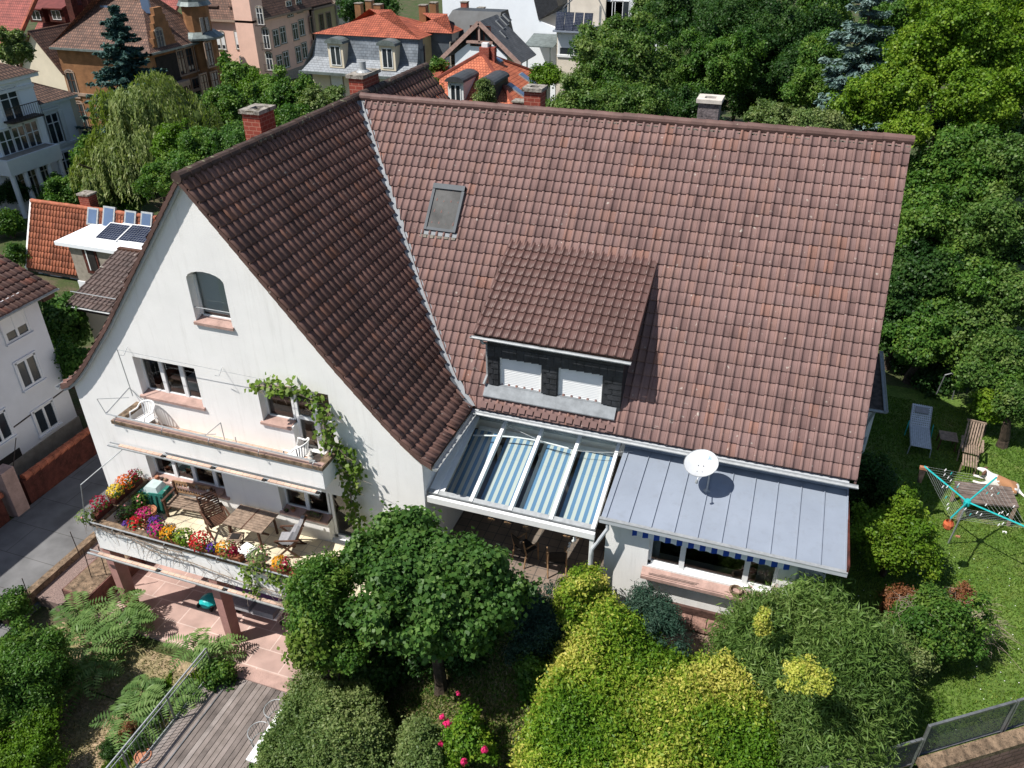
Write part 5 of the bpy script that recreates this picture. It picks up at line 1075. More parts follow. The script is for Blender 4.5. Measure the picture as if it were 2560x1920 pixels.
def face_dormer(par, uv, y, w_, hh, wall, roof, side='y', arch_=False):
    P = at(*uv, y=y); x, z = float(P[0]), float(P[2]); f_ = Face('y', y); m = MB().m(wall).box(x-w_/2, x+w_/2, y, y+3.0, z-hh/2, z+hh/2); o_ = m.build('dormer', par)
    if arch_: m = MB().m(roof); pts = [(w_*.62*math.cos(t), .32*math.sin(t)*w_) for t in np.linspace(math.pi, 0, 9)]; m.add([(x+a_, yy_, z+hh/2+b_) for yy_ in (y-.25, y+3) for a_, b_ in pts], [(i, i+9, i+10, i+1) for i in range(8)]+[tuple(range(9))]); m.build('dormer_roof', o_)
    else: m = MB().m(roof).hexa([(x-w_*.65, y-.4, z+hh/2), (x+w_*.65, y-.4, z+hh/2), (x+w_*.65, y+3, z+hh/2+.7), (x-w_*.65, y+3, z+hh/2+.7), (x-w_*.65, y-.4, z+hh/2+.15), (x+w_*.65, y-.4, z+hh/2+.15), (x+w_*.65, y+3, z+hh/2+.85), (x-w_*.65, y+3, z+hh/2+.85)]); m.build('dormer_roof', o_)
    fwin(f_, par, None, w_*.68, hh*.8, P=np.array((x, y, z)), trans=False); return o_
face_dormer(ob, z1(690, 390), yo+1.4, 1.5, 1.8, 'woodd', 'slated'); face_dormer(ob, z1(880, 290), yo+3, 1.2, 1.4, 'woodd', 'slated')
m = MB().m('skyglass')
for u, v in ((500, 370), (840, 110), (1150, 35)): P = at(*z1(u, v), y=yo+3.6); m = MB().m('skyglass').box(P[0]-.5, P[0]+.5, P[1]-.1, P[1]+.1, P[2]-.8, P[2]+.8); m.build('roof_window', ob)
# --- red roofs in the top left corner
rb = thing('red_roof_house', 'house with plain red roof and two box dormers, top left corner', 'house', (-75, 72, -11)); Yr = yo+22; P = at(*z1(200, 360), y=Yr); Q = at(*z1(1250, 20), y=Yr+7)
x0 = float(at(*z1(150, 300), y=Yr)[0]); x1 = float(at(*z1(1150, 200), y=Yr)[0]); zq = float(P[2])-1.0
MB().m('roofr').slope([(x0, Yr, zq), (x1, Yr, zq), (x1, Yr+9, zq+8), (x0, Yr+9, zq+8)], .3).build('roof', rb); MB().m('creamr').box(x0+.3, x1-.3, Yr+.4, Yr+9, -12, zq).build('wall', rb)
for u, v in ((285, 120), (445, 118)):
    P = at(*z1(u, v), y=Yr+2); MB().m('redpaint').box(P[0]-1.3, P[0]+1.3, Yr+2, Yr+6, P[2]-.9, P[2]+.9).m('roofr').slab([(P[0]-1.6, Yr+1.6, P[2]+.9), (P[0]+1.6, Yr+1.6, P[2]+.9), (P[0]+1.6, Yr+7, P[2]+2.6), (P[0]-1.6, Yr+7, P[2]+2.6)], .15).build('dormer', rb); fwin(Face('y', Yr+2), rb, None, 1.5, 1.2, P=P, trans=False)
r2 = thing('pale_red_roof_house', 'house with faded red roof and orange verge at the left corner of the photo', 'house', (-75, 48, -10)); xv = float(at(*z1(100, 330), y=yo+9)[0]); zz = float(at(*z1(100, 380), y=yo+9)[2])
MB().m('roofr').slope([(xv-16, yo+9, zz), (xv, yo+9, zz), (xv+1.5, yo+18, zz+10), (xv-16, yo+18, zz+10)], .3).m('rooft').bar((xv, yo+9, zz+.1), (xv+1.5, yo+18, zz+10.1), .35, .3).build('roof', r2); MB().m('creamr').box(xv-16, xv-.4, yo+9.4, yo+18, -12, zz).build('wall', r2)
# --- pink corner house and the street row behind it
px_ = -62.0; F = Face('x', px_); cn = F.at(z1(1988, 180)); yp = float(cn[1]); zp = float(cn[2]); G = Face('y', yp)
xl = float(G.at(z1(1640, 172))[0])-3; ye_ = float(F.at(z2(545, 75))[1]); pk = thing('pink_corner_house', 'pink four storey corner house with stone window frames and iron balconies', 'house', (px_-5, yp+5, -13)); gz_ = -15
MB().m('pink').box(xl, px_, yp, ye_, gz_, zp).build('wall', pk); zg_ = float(G.at(z1(1900, 618))[2]); MB().m('stone').box(xl-.03, px_+.05, yp-.05, ye_, gz_, zg_).build('ground_floor', pk)
MB().m('pinks').box(xl, px_+.5, yp-.5, ye_, zp, zp+.3).build('cornice', pk)
hip(MB().m('roofm'), xl, px_, yp, ye_+6, zp+.3, 6.5, 4.5, 4.5, .5).build('roof', pk)
tw_ = px_-2.2
bay = MB().m('pink').box(px_-2.4, px_+.5, yp-.5, yp+2.4, gz_, zp+3.6); bay.m('pinks').add([(px_-2.6, yp-.7, zp+3.6), (px_+.7, yp-.7, zp+3.6), (px_-.95, yp-.7, zp+5.6), (px_-2.6, yp+2.6, zp+3.6), (px_+.7, yp+2.6, zp+3.6), (px_-.95, yp+2.6, zp+5.6)], [(0, 1, 2), (5, 4, 3), (1, 4, 5, 2), (3, 0, 2, 5), (0, 3, 4, 1)]); bay.build('corner_bay', pk)
GB = Face('y', yp-.5)
for u, v, h_ in ((2055, 130, 2.1), (2105, 310, 2.5), (2130, 490, 2.2)): fwin(GB, pk, z1(u, v), 1.0, h_, trim='stone', archd=True, rail=True)
for u, v in ((1725, 320), (1915, 320)):
    P = G.at(z1(u, v))
    for k in (-1, 0, 1): fwin(G, pk, None, .62, 2.3, P=P+np.array((k*.82, 0, 0)), trim='stone', tw=.09, archd=True, closed=True, mull=0)
for u, v in ((1752, 510), (1948, 515)):
    P = G.at(z1(u, v))
    for k in (-.5, .5): fwin(G, pk, None, .8, 2.1, P=P+np.array((k*1.05, 0, 0)), trim='stone', tw=.10, archd=True)
for u, v in ((1785, 695), (1980, 700)): fwin(G, pk, z1(u, v), 1.5, 1.8, trim='stone', tw=.12, archd=True, mull=2)
for u, v in ((1690, 115), (1880, 120)): face_dormer(pk, z1(u, v), yp+.6, 1.7, 2.0, 'redpaint', 'roofm')
cols = [(280, 235+60), (345, 270), (440, 240), (488, 215)]
for (u, v, h_) in ((285, 300, 2.2), (340, 278, 2.2), (437, 250, 2.2), (487, 218, 2.2), (315, 500, 2.2), (365, 470, 2.2), (462, 430, 2.2), (510, 398, 2.2), (455, 610, 2.0), (530, 585, 2.0), (390, 70, 2.0), (465, 38, 2.0)):
    fwin(F, pk, z2(u, v), 1.35, h_, trim='stone', tw=.12, archd=False, closed=False)
row = [('ochre_row_house', 'narrow ochre house with red stone trim in the street row', 'yellowr', 'pinks', 545, 735, 'woodd', (570, 640, 700)), ('grey_row_house', 'pale grey ornate row house beyond the ochre one', 'beige', 'stone', 735, 900, 'white', (775, 830, 880)), ('far_row_house', 'furthest row house with brick chimneys behind the red roof', 'gable_brick', 'stone', 900, 1060, 'white', (940, 1010))]
ya = ye_
for nm, lb, wm, tm, ua, ub_, fm_, wu in row:
    yb2 = float(F.at(z2(ub_, 60))[1]) if ub_ < 950 else ya+14; o_ = thing(nm, lb, 'house', (px_-5, ya+3, -14)); zt_ = zp+random.uniform(-.3, 1.2)
    MB().m(wm).box(px_-11, px_+(.3 if ub_ == 735 else 0), ya, yb2, gz_, zt_).build('wall', o_); MB().m(tm).box(px_-.1, px_+.55, ya, ya+.5, gz_, zt_).box(px_-.1, px_+.55, ya+.5, yb2, zt_, zt_+.35).box(px_-.1, px_+.4, ya+.5, yb2, zt_-7, zt_-6.7).build('trim', o_)
    hip(MB().m('roofm'), px_-11, px_, ya, yb2, zt_+.35, 5, 4.5, 2, .3).build('roof', o_); fw = Face('x', px_+(.3 if ub_ == 735 else 0))
    for u in wu:
        P0 = fw.at(z2(u, 150))
        for k in range(4): fwin(fw, o_, None, 1.3, 2.2, P=np.array((px_, float(P0[1]), zt_-1.9-k*3.5)), fm=fm_, trim=tm, tw=.16)
    ya = yb2
# --- mansard villa with red tile roof
Ym = 66.0; G = Face('y', Ym); L0 = G.at(z2(610, 280)); R0 = G.at(z2(1403, 306)); wl_ = G.at(z2(560, 560)); wr_ = G.at(z2(1390, 590)); xm0, xm1 = float(L0[0]), float(R0[0]); zm = float(R0[2]); zsl = float(wr_[2])
mv = thing('mansard_villa', 'cream villa with red hipped roof above a steep grey slate storey', 'villa', ((xm0+xm1)/2, Ym+5, -12)); F = Face('x', xm1); bk = F.at(z2(1505, 265)); ymb = float(bk[1]); gz_ = -14
sl0 = 1.9; MB().m('creamr').box(xm0-.8, xm1-.05, Ym-.6, ymb+4, gz_, zsl).build('wall', mv)
MB().m('yellowr').box(xm1-.3, xm1, Ym+1.0, ymb+4, gz_, zm).build('side_wall', mv)
m = MB().m('slate').slope([(xm0-1.3, Ym-sl0, zsl), (xm1+.1, Ym-sl0, zsl), (xm1+.1, Ym-.6, zsl+1.3), (xm0-.5, Ym-.6, zsl+1.3)]).slope([(xm0-.5, Ym-.6, zsl+1.3), (xm1+.1, Ym-.6, zsl+1.3), (xm1+.1, Ym, zm), (xm0, Ym, zm)]).slope([(xm0-1.3, ymb+4, zsl), (xm0-1.3, Ym-sl0, zsl), (xm0, Ym, zm), (xm0, ymb+4, zm)]); m.m('slate').add([(xm1+.1, Ym-sl0, zsl), (xm1+.1, Ym+1.0, zsl), (xm1+.1, Ym+1.0, zm), (xm1+.1, Ym, zm), (xm1+.1, Ym-.6, zsl+1.3)], [(0, 1, 2, 3, 4)])
m.m('copper').box(xm0-1.5, xm1+.2, Ym-sl0-.25, Ym-sl0, zsl-.2, zsl+.05); m.build('slate_storey', mv)
hp = G.at(z2(1160, 60)); hm = float(at(*z2(1160, 60), y=Ym+5)[2])-zm
hip(MB().m('rooft'), xm0, xm1, Ym, ymb+4, zm, hm, 7.5, (ymb+4-Ym)/2+.3, .35).build('roof', mv)
F3 = Face('x', float(at(*z2(1665, 262), y=ymb)[0])); q1 = F3.at(z2(1665, 264)); q2 = F3.at(z2(1795, 205)); xw = F3.val; yw0, yw1 = float(q1[1]), float(q2[1]); zw = float(q1[2])
MB().m('beige').box(xm1-1, xw, yw0+.3, yw1, gz_, zw).build('rear_wing', mv); m = MB().m('slate').box(xm1, xw-.02, yw0+.05, yw0+.3, gz_, zw); m.build('wing_slates', mv); hip(MB().m('rooft'), xm1-3, xw, yw0, yw1, zw+.05, hm*.7, 4.5, (yw1-yw0)/2+.2, .4).build('wing_roof', mv)
for u, v in ((1680, 420), (1727, 390), (1772, 365)): fwin(F3, mv, z2(u, v), 1.1, 2.1, 'woodd', 'stone')
fwin(F, mv, z2(1443, 450), 1.0, 2.1, 'woodd', 'stone')
for u, v in ((757, 440), (1165, 460)):
    o_ = face_dormer(mv, z2(u, v), Ym-1.5, 1.75, 2.4, 'creamr', 'copper', arch_=True)
for u, v in ((770, 665), (1160, 690)): fwin(Face('y', Ym-.6), mv, z2(u, v), 1.4, 2.3, trim='stone', hood=True, closed=True)
for u, v, dy in ((1080, 40, 3.5), (1437, 45, 6), (1520, 25, 12), (1010, 8, 14), (925, 30, 16)): stack(mv, *z2(u, v), Ym+dy, .8, 3.0, 'gable_brick')
# --- orange pyramid roof
DYF = lambda u, v: float(on_plane(z2(u, v+40), (xh0, Yh, zb3), (xh1, Yh, zb3), tuple(ap))[0][1])-.25
Yh = 44.0; ap = at(*z2(1912, 415), y=Yh+5.2); c1 = at(*z3(285, 850), y=Yh); w_ = float(c1[0]-ap[0]); hb = thing('orange_pyramid_roof_house', 'house with bright orange pyramid roof and small arched dormers', 'house', (ap[0], Yh+5, -11)); zb3 = float(c1[2]); xh0, xh1 = float(ap[0])-w_, float(c1[0])
hip(MB().m('roofo'), xh0, xh1+0, Yh, Yh+10.4, zb3, float(ap[2])-zb3, w_-.01, 5.19, .0).build('roof', hb); MB().m('beige').box(xh0+.4, xh1-.4, Yh+.4, Yh+10, -13, zb3).build('wall', hb)
for e in ((xh0, Yh), (xh1, Yh)): pass
m = MB().m('rooft').tube([(xh1, Yh, zb3), tuple(ap)], .16, 6).tube([(xh0, Yh, zb3), tuple(ap)], .16, 6).tube([(xh1, Yh+10.4, zb3), tuple(ap)], .16, 6); m.build('hip_tiles', hb)
for u, v in ((1705, 750), (1950, 765)):
    face_dormer(hb, z2(u, v), DYF(u, v), 1.25, 1.9, 'white' if u < 1800 else 'slated', 'slated', arch_=True)
def plane_rect(par, uv, tri, w_, h_, name='roof_window', mn='skyglass', fm='galv'):
    P, n = on_plane(uv, *tri); E = np.array(tri[1], float)-np.array(tri[0], float); E /= np.linalg.norm(E); V_ = np.cross(n, E); V_ *= np.sign(V_[2]); c4 = [P-E*w_/2-V_*h_/2, P+E*w_/2-V_*h_/2, P+E*w_/2+V_*h_/2, P-E*w_/2+V_*h_/2]
    o_ = MB().m(fm).add([q-n*.05 for q in c4]+[q+n*.1 for q in c4], [(4, 5, 6, 7), (0, 1, 5, 4), (1, 2, 6, 5), (2, 3, 7, 6), (3, 0, 4, 7)]).build(name, par); e = .09
    MB().m(mn).quad(*[q+n*.115+(P-q)*e for q in c4]).build('glass_pane', o_)
tri = ((xh1, Yh, zb3), (xh1, Yh+10.4, zb3), tuple(ap))
for u, v, a_, b_ in ((290, 715, .8, 1.6), (375, 628, .8, 1.5), (128, 465, .7, 1.0)): plane_rect(hb, z3(u, v), tri, a_, b_)
m = MB().m('redbrick'); P = at(*z2(1945, 370), y=Yh+5.2); m.box(P[0]-.45, P[0]+.35, Yh+4.8, Yh+5.5, P[2]-2.2, P[2]).box(P[0]+.45, P[0]+.75, Yh+5.0, Yh+5.5, P[2]-2.2, P[2]).m('white').box(P[0]-.3, P[0]+.2, Yh+4.95, Yh+5.35, P[2], P[2]+.3).build('chimney', hb)
P = at(*z2(1560, 610), y=Yh+4); lr = thing('small_orange_roof', 'small orange tiled lean-to roof beside the pyramid roof', 'shed', (P[0], Yh+4, -11)); MB().m('roofo').slab([(P[0]-1.5, Yh+3, P[2]-.6), (xh0+1, Yh+3, P[2]-.6), (xh0+1, Yh+7, P[2]+.6), (P[0]-1.5, Yh+7, P[2]+.6)], .2).build('roof', lr); MB().m('beige').box(P[0]-1.3, xh0+.8, Yh+3.3, Yh+6.8, -13, P[2]-.9).build('wall', lr)
P = at(*z3(310, 800), y=Yh-3); tag(MB().m('redbrick').box(P[0]-.5, P[0]+.5, Yh-3, Yh-2.2, P[2]-6, P[2]-.1).m('capstone').box(P[0]-.56, P[0]+.56, Yh-3.06, Yh-2.14, P[2]-.1, P[2]).build('brick_chimney'), 'small dark brick chimney peeking over the ridge beside the red one', 'chimney')
# --- white chalet with slate roof
Yw = 66.0; G = Face('y', Yw); ap = G.at(z2(1890, 168)); er = G.at(z2(2150, 412)); el_ = 2*ap[0]-er[0]; ch = thing('white_chalet', 'white gabled house with dark slate roof and pink timber bargeboards', 'house', (ap[0], Yw+4, -12)); F = Face('x', float(er[0])); bk = F.at(z3(382, 290)); x0, x1, zc = float(el_), float(er[0]), float(er[2]); h_ = float(ap[2])-zc; yb2 = float(bk[1])
gwall(MB().m('bluewhite'), x0+.6, x1-.6, Yw+.15, yb2-.2, -14, zc-.5, h_-.6).build('wall', ch); k = .0
m = MB().m('slated'); xmid = float(ap[0]); zA = float(ap[2]); m.slope([(x1+.9, Yw-.1, zc-1.0), (x1+.9, yb2, zc-1.0), (xmid, yb2, zA), (xmid, Yw-.1, zA)], .15); m.slope([(x0-.9, yb2, zc-1.0), (x0-.9, Yw-.1, zc-1.0), (xmid, Yw-.1, zA), (xmid, yb2, zA)], .15)
m.m('zinc'); m.slab([(x1+1.0, Yw-.1, zc-1.05), (x1+1.0, yb2, zc-1.05), (x1-.4, yb2, zc+.55), (x1-.4, Yw-.1, zc+.55)], .02, (0, 0, -1)) if False else None; m.build('roof', ch)
m = MB().m('sand').bar((x1+.9, Yw-.2, zc-1.1), (xmid, Yw-.2, zA-.1), .12, .4).bar((x0-.9, Yw-.2, zc-1.1), (xmid, Yw-.2, zA-.1), .12, .4).bar((xmid-1.4, Yw-.1, zA-1.9), (xmid+1.4, Yw-.1, zA-1.9), .12, .25).bar((xmid, Yw-.1, zA-1.9), (xmid, Yw-.1, zA-.3), .12, .2); m.build('bargeboards', ch)
P = at(*z2(1900, 285), y=Yw+.15); fwin(Face('y', Yw+.15), ch, None, 2.2, 1.9, 'redpaint', P=P, mull=2, trans=False)
tri = ((x1+.9, Yw, zc-1.0), (x1+.9, yb2, zc-1.0), (xmid, yb2, zA))
for u, v, a_, b_ in ((160, 195, .7, 1.1), (190, 168, .7, 1.1), (212, 140, .7, 1.0), (182, 270, .5, .9)): plane_rect(ch, z3(u, v), tri, a_, b_, mn='black', fm='galv')
P = at(*z2(1790, 130), y=Yw+7); MB().m('slated').hexa([(P[0]-3.2, Yw+5, P[2]-2.2), (P[0]+4, Yw+5, P[2]-2.2), (P[0]+4, Yw+11, P[2]-2.2), (P[0]-3.2, Yw+11, P[2]-2.2), (P[0]-1.5, Yw+6.8, P[2]+.6), (P[0]+4, Yw+6.8, P[2]+.6), (P[0]+4, Yw+9, P[2]+.6), (P[0]-1.5, Yw+9, P[2]+.6)]).build('rear_roof', ch)
MB().m('bluewhite').box(P[0]-2.9, P[0]+4, Yw+5.5, Yw+10.8, -14, P[2]-2.2).build('rear_wall', ch)
for u, v in ((1765, 20), (1897, 65), (1932, 95)): stack(ch, *z2(u, v), Yw+9, .7, 3)
# --- tall blank white wall
Yb = 86.0; G = Face('y', Yb); a_ = at(*z2(1600, 60), y=Yb); b_ = at(*z3(605, 240), y=Yb); c_ = at(*z3(420, 0), y=Yb); wb = thing('white_party_wall_house', 'big blank white gable wall beyond the slate roof', 'building', (a_[0]+8, Yb+6, -14)); x0, x1 = float(a_[0]), float(b_[0]); zt = float(at(1300, -60, y=Yb)[2])
m = MB().m('bluewhite'); pts = [(x0, -16), (x1, -16), (x1, float(at(*z3(605, 225), y=Yb)[2])), (float(at(*z3(465, 160), y=Yb)[0]), float(at(*z3(465, 160), y=Yb)[2])), (float(c_[0])-.6, zt), (x0, zt)]
m.add([(p, Yb, q) for p, q in pts]+[(p, Yb+14, q) for p, q in pts], [tuple(range(6))]+[(i, i+6, (i+1) % 6+6, (i+1) % 6) for i in range(6)]); m.build('wall', wb)
m = MB().m('black'); p3, p4 = pts[3], pts[4]; m.hexa([(p4[0], Yb-.1, p4[1]), (p4[0]+2.6, Yb-.1, p4[1]), (p4[0]+2.6, Yb+12, p4[1]), (p4[0], Yb+12, p4[1]), (p3[0], Yb-.1, p3[1]), (p3[0]+2.4, Yb-.1, p3[1]+1.6), (p3[0]+2.4, Yb+12, p3[1]+1.6), (p3[0], Yb+12, p3[1])]); m.build('slate_roof', wb)
P = at(*z3(345, 345), y=Yb-4); Q = at(*z3(580, 380), y=Yb-4); pgo = thing('glass_canopy', 'flat glass canopy on posts in front of the blank white wall', 'canopy', (P[0], Yb-4, -14)); MB().m('copper').slab([(P[0], Yb-4, P[2]-.2), (Q[0], Yb-4, P[2]-.2), (Q[0], Yb-.1, P[2]+.6), (P[0], Yb-.1, P[2]+.6)], .12).build('canopy_roof', pgo); MB().m('copper').box(Q[0]-.5, Q[0]-.35, Yb-3.9, Yb-3.75, -14, P[2]-.2).box(P[0]+.3, P[0]+.45, Yb-3.9, Yb-3.75, -14, P[2]-.2).build('posts', pgo)
# --- beige block with solar balcony
Ys = 80.0; G = Face('y', Ys); a_ = G.at(z3(610, 250)); b_ = G.at(z3(890, 245)); x0, x1 = float(a_[0]), float(b_[0]); sb_ = thing('beige_block', 'beige block with solar panels on its roof terrace railing', 'building', (x0+2, Ys+5, -14)); zt = float(G.at(z3(700, 240))[2])
MB().m('beige').box(x0, x1, Ys, Ys+10, -15, zt).box(x0, x1+.4, Ys+4, Ys+12, -15, zt+9).build('wall', sb_)
m = MB().m('zinc').box(x0-.3, x1+.3, Ys-.8, Ys+4, zt-.12, zt+.05).box(x0-.3, x1+.8, Ys+3.6, Ys+12, zt+9, zt+9.3); m.build('terrace_roof', sb_)
MB().m('palewall').box(x1+.5, x1+8, Ys+4.4, Ys+12, -15, zt+7).build('side_block', sb_)
P = G.at(z3(745, 325)); fwin(G, sb_, None, 3.4, 3.0, P=P, trim='white', tw=.2, mull=1, closed=True, trans=False)
for k in range(4):
    w_ = (x1-x0+.2)/4; X = x0-.1+w_*k; t = MB().m('solar').slope([(X+.06, Ys-.75, zt+.1), (X+w_-.06, Ys-.75, zt+.1), (X+w_-.06, Ys-.25, zt+1.9), (X+.06, Ys-.25, zt+1.9)], .05).build('solar_panel', sb_)
for u in (1000, 1060, 1110): fwin(Face('y', Ys+4.4), sb_, z3(u, 90), 2.0, 2.2, mull=0, trans=False)
m = MB().m('steel'); P = at(*z3(705, 40), y=Ys+1.5); m.tube([(P[0]+.7*math.cos(t), Ys+1.5+.7*math.sin(t), zt+t*.55) for t in np.linspace(0, 14, 50)], .07, 5).tube([(P[0], Ys+1.5, zt), (P[0], Ys+1.5, zt+8)], .1, 6); tag(m.build('spiral_stair'), 'grey spiral stair rising from the beige block terrace', 'stairs')
# ================================================================ THINGS ON THE TERRACES AND LAWN
def rt(x, y): return 200+x*.31646, 1100+y*.31646
FL = FZ+.001
def gpt(x, y, z=-3.6): return at(*rt(x, y), z=z)
# slatted garden bench
b = thing('garden_bench', 'weathered wooden two seat bench against the white wall', 'bench', (-2.05, -.28, FL), R_(4))
def local(root, fn):    # build parts in the root frame: root sits at origin unrotated while its parts are made
    loc, rot = root.location.copy(), root.rotation_euler.copy(); root.location = (0, 0, 0); root.rotation_euler = (0, 0, 0); fn(root); root.location = loc; root.rotation_euler = rot
def bench_(o):
    W = 1.25
    m = MB().m('wood')
    for i in range(6): m.box(-W/2, W/2, -.28+i*.088, -.28+i*.088+.062, .42, .445)
    m.build('seat', o); m = MB().m('woodo').box(-W/2, W/2, .27, .30, .84, .92).box(-W/2, W/2, .25, .28, .50, .56)
    for i in range(13): m.box(-W/2+.06+i*.09, -W/2+.10+i*.09, .255, .28, .55, .85)
    m.build('backrest', o)
    for s in (-1, 1): MB().m('woodd').box(s*W/2-.03, s*W/2+.03, -.30, -.24, 0, .62).box(s*W/2-.03, s*W/2+.03, .24, .30, 0, .9).box(s*W/2-.035, s*W/2+.035, -.34, .28, .62, .65).box(s*W/2-.02, s*W/2+.02, -.3, .3, .2, .25).build('side_frame', o)
local(b, bench_)
def armchair(o, cushion=False, mn='woodd'):
    m = MB().m(mn)
    for i in range(7): m.box(-.24, .24, -.25+i*.066, -.25+i*.066+.045, .40, .42)
    m.box(-.27, -.24, -.26, .24, .38, .42).box(.24, .27, -.26, .24, .38, .42).build('seat', o)
    m = MB().m(mn)
    for s in (-1, 1): m.bar((s*.255, .18, .36), (s*.255, .50, 1.06), .03, .05)
    for i in range(11): t = i/10; m.bar((-.25, .20+.29*t, .43+.60*t), (.25, .20+.29*t, .43+.60*t), .045, .015, (0, 1, -.45))
    m.build('backrest', o)
    for s in (-1, 1):
        MB().m(mn).bar((s*.30, -.30, .62), (s*.30, .36, .64), .05, .025).build('armrest', o)
        MB().m(mn).bar((s*.29, -.30, .62), (s*.27, .30, .0), .03, .05).bar((s*.27, -.32, .0), (s*.29, .30, .62), .03, .05).bar((s*.27, -.36, .02), (s*.27, .36, .02), .03, .03).build('leg_frame', o)
    if cushion:
        m = MB().m('fabricg').hexa([(-.23, -.27, .43), (.23, -.27, .43), (.23, .20, .43), (-.23, .20, .43), (-.21, -.25, .50), (.21, -.25, .50), (.21, .2, .50), (-.21, .2, .50)])
        m.hexa([(-.23, .16, .45), (.23, .16, .45), (.23, .46, 1.08), (-.23, .46, 1.08), (-.21, .09, .50), (.21, .09, .50), (.21, .38, 1.1), (-.21, .38, 1.1)]).build('cushion', o)
        m = MB().m('fabricg').hexa([(-.18, -.02, .50), (.18, -.02, .50), (.16, .18, .84), (-.16, .18, .84), (-.18, .10, .49), (.18, .10, .49), (.16, .28, .82), (-.16, .28, .82)]).build('pillow', o)
c1_ = thing('armchair', 'brown slatted folding armchair between bench and table', 'armchair', (-.88, -.62, FL), R_(58)); local(c1_, armchair)
c2_ = thing('cushioned_armchair', 'folding armchair with grey cushions facing the table', 'armchair', (1.50, -.66, FL), R_(-72)); local(c2_, lambda o: armchair(o, True))
def table_(o):
    m = MB().m('wood')
    for k in (0, 1):
        for i in range(9): m.box(-.58+k*.60, -.58+k*.60+.56, -.42+i*.094, -.42+i*.094+.082, .70, .722)
    m.m('woodd').box(-.03, .03, -.43, .43, .695, .718); m.m('wood').box(-.62, -.58, -.43, .43, .69, .724).box(.58, .62, -.43, .43, .69, .724).build('tabletop', o)
    for sx in (-1, 1):
        for sy in (-1, 1): MB().m('woodd').bar((sx*.50, sy*.36, 0), (sx*.46, sy*.36, .70), .05).build('leg', o)
    MB().m('woodd').box(-.5, .5, -.02, .02, .25, .29).build('stretcher', o)
t = thing('garden_table', 'grey weathered slatted garden table on the terrace', 'table', (.25, -.55, FL), R_(0)); local(t, table_)
def stool_(o, cush=True):
    MB().m('fabricw' if cush else 'wood').hexa([(-.21, -.21, .44), (.21, -.21, .44), (.21, .21, .44), (-.21, .21, .44), (-.19, -.19, .50), (.19, -.19, .50), (.19, .19, .50), (-.19, .19, .50)]).build('cushion' if cush else 'seat', o)
    for s in (-1, 1): MB().m('woodd').bar((s*.18, -.2, 0), (s*.18, .2, .44), .025, .03).bar((s*.18, .2, 0), (s*.18, -.2, .44), .025, .03).build('leg_frame', o)
t = thing('folding_stool', 'folding stool with white cushion in front of the table', 'stool', (.66, -1.42, FL), R_(-14)); local(t, stool_)
def foot_(o):
    m = MB().m('wood')
    for i in range(6): m.box(-.2, .2, -.2+i*.07, -.2+i*.07+.05, .36, .38)
    m.build('seat', o)
    for s in (-1, 1): MB().m('woodd').bar((s*.18, -.2, 0), (s*.18, .2, .36), .025, .03).bar((s*.18, .2, 0), (s*.18, -.2, .36), .025, .03).build('leg_frame', o)
    MB().m('dark').box(-.12, .12, -.1, .12, .385, .40).build('newspaper', o)
t = thing('footstool', 'slatted wooden footstool half under the table', 'stool', (.0, -1.02, FL), R_(14)); local(t, foot_)
# green tarpaulin cover over a chest
q = gpt(650, 520, -3.1); m = MB().m('green'); pts = []
bx_ = [(-3.62, -.62), (-2.80, -.50), (-2.86, -.06), (-3.6, -.06)]
m.hexa([(a_, b_, FL) for a_, b_ in bx_]+[(a_*.98-.06, b_*.9, -2.96+(i in (1, 2))*.04) for i, (a_, b_) in enumerate(bx_)])
for i in range(5): m.tube([(-3.55+i*.17, -.61+i*.02, FL), (-3.5+i*.16, -.57+i*.02, -2.98)], [.03, .015], 5)
m.m(mat('clear_sheet', (.45, .55, .55), .15, .1, 4, spec=.8)).hexa([(-3.52, -.50, -2.95), (-2.95, -.46, -2.95), (-2.95, -.06, -2.95), (-3.5, -.06, -2.95), (-3.40, -.42, -2.80), (-3.05, -.40, -2.80), (-3.05, -.08, -2.78), (-3.4, -.08, -2.78)])
tag(m.build('covered_chest'), 'chest under a green tarpaulin in the terrace corner', 'cover')
def pot(label, c, r, h, mn='terra', plant=None, n=60, group=None, name='plant_pot', lk='mid', la=.06):
    o = thing(name, label, 'pot', c, 0, group); MB().m(mn).lathe(c, [(r*.68, 0), (r*.95, h*.85), (r*1.06, h*.86), (r*1.06, h), (r*.92, h), (r*.9, h*.88)], 16).m('soil').lathe(c, [(r*.9, h*.86), (.01, h*.88)], 16).build('pot', o)
    if plant:
        d = unit(rng.normal(size=(n, 3))+(0, 0, .6)); P = np.array(c)+(0, 0, h)+d*plant*rng.uniform(.3, 1, (n, 1)); V, F = leaves(P, d+(0, 0, .6), la, la*.6); npmesh('foliage', V, F, [LM[lk]], o, rng.random(n))
    return o
P = gpt(575, 605, -3.6); pot('big terracotta pot beside the green cover', (-3.05, -.86, FL), .22, .36, plant=.15, n=50, la=.05)
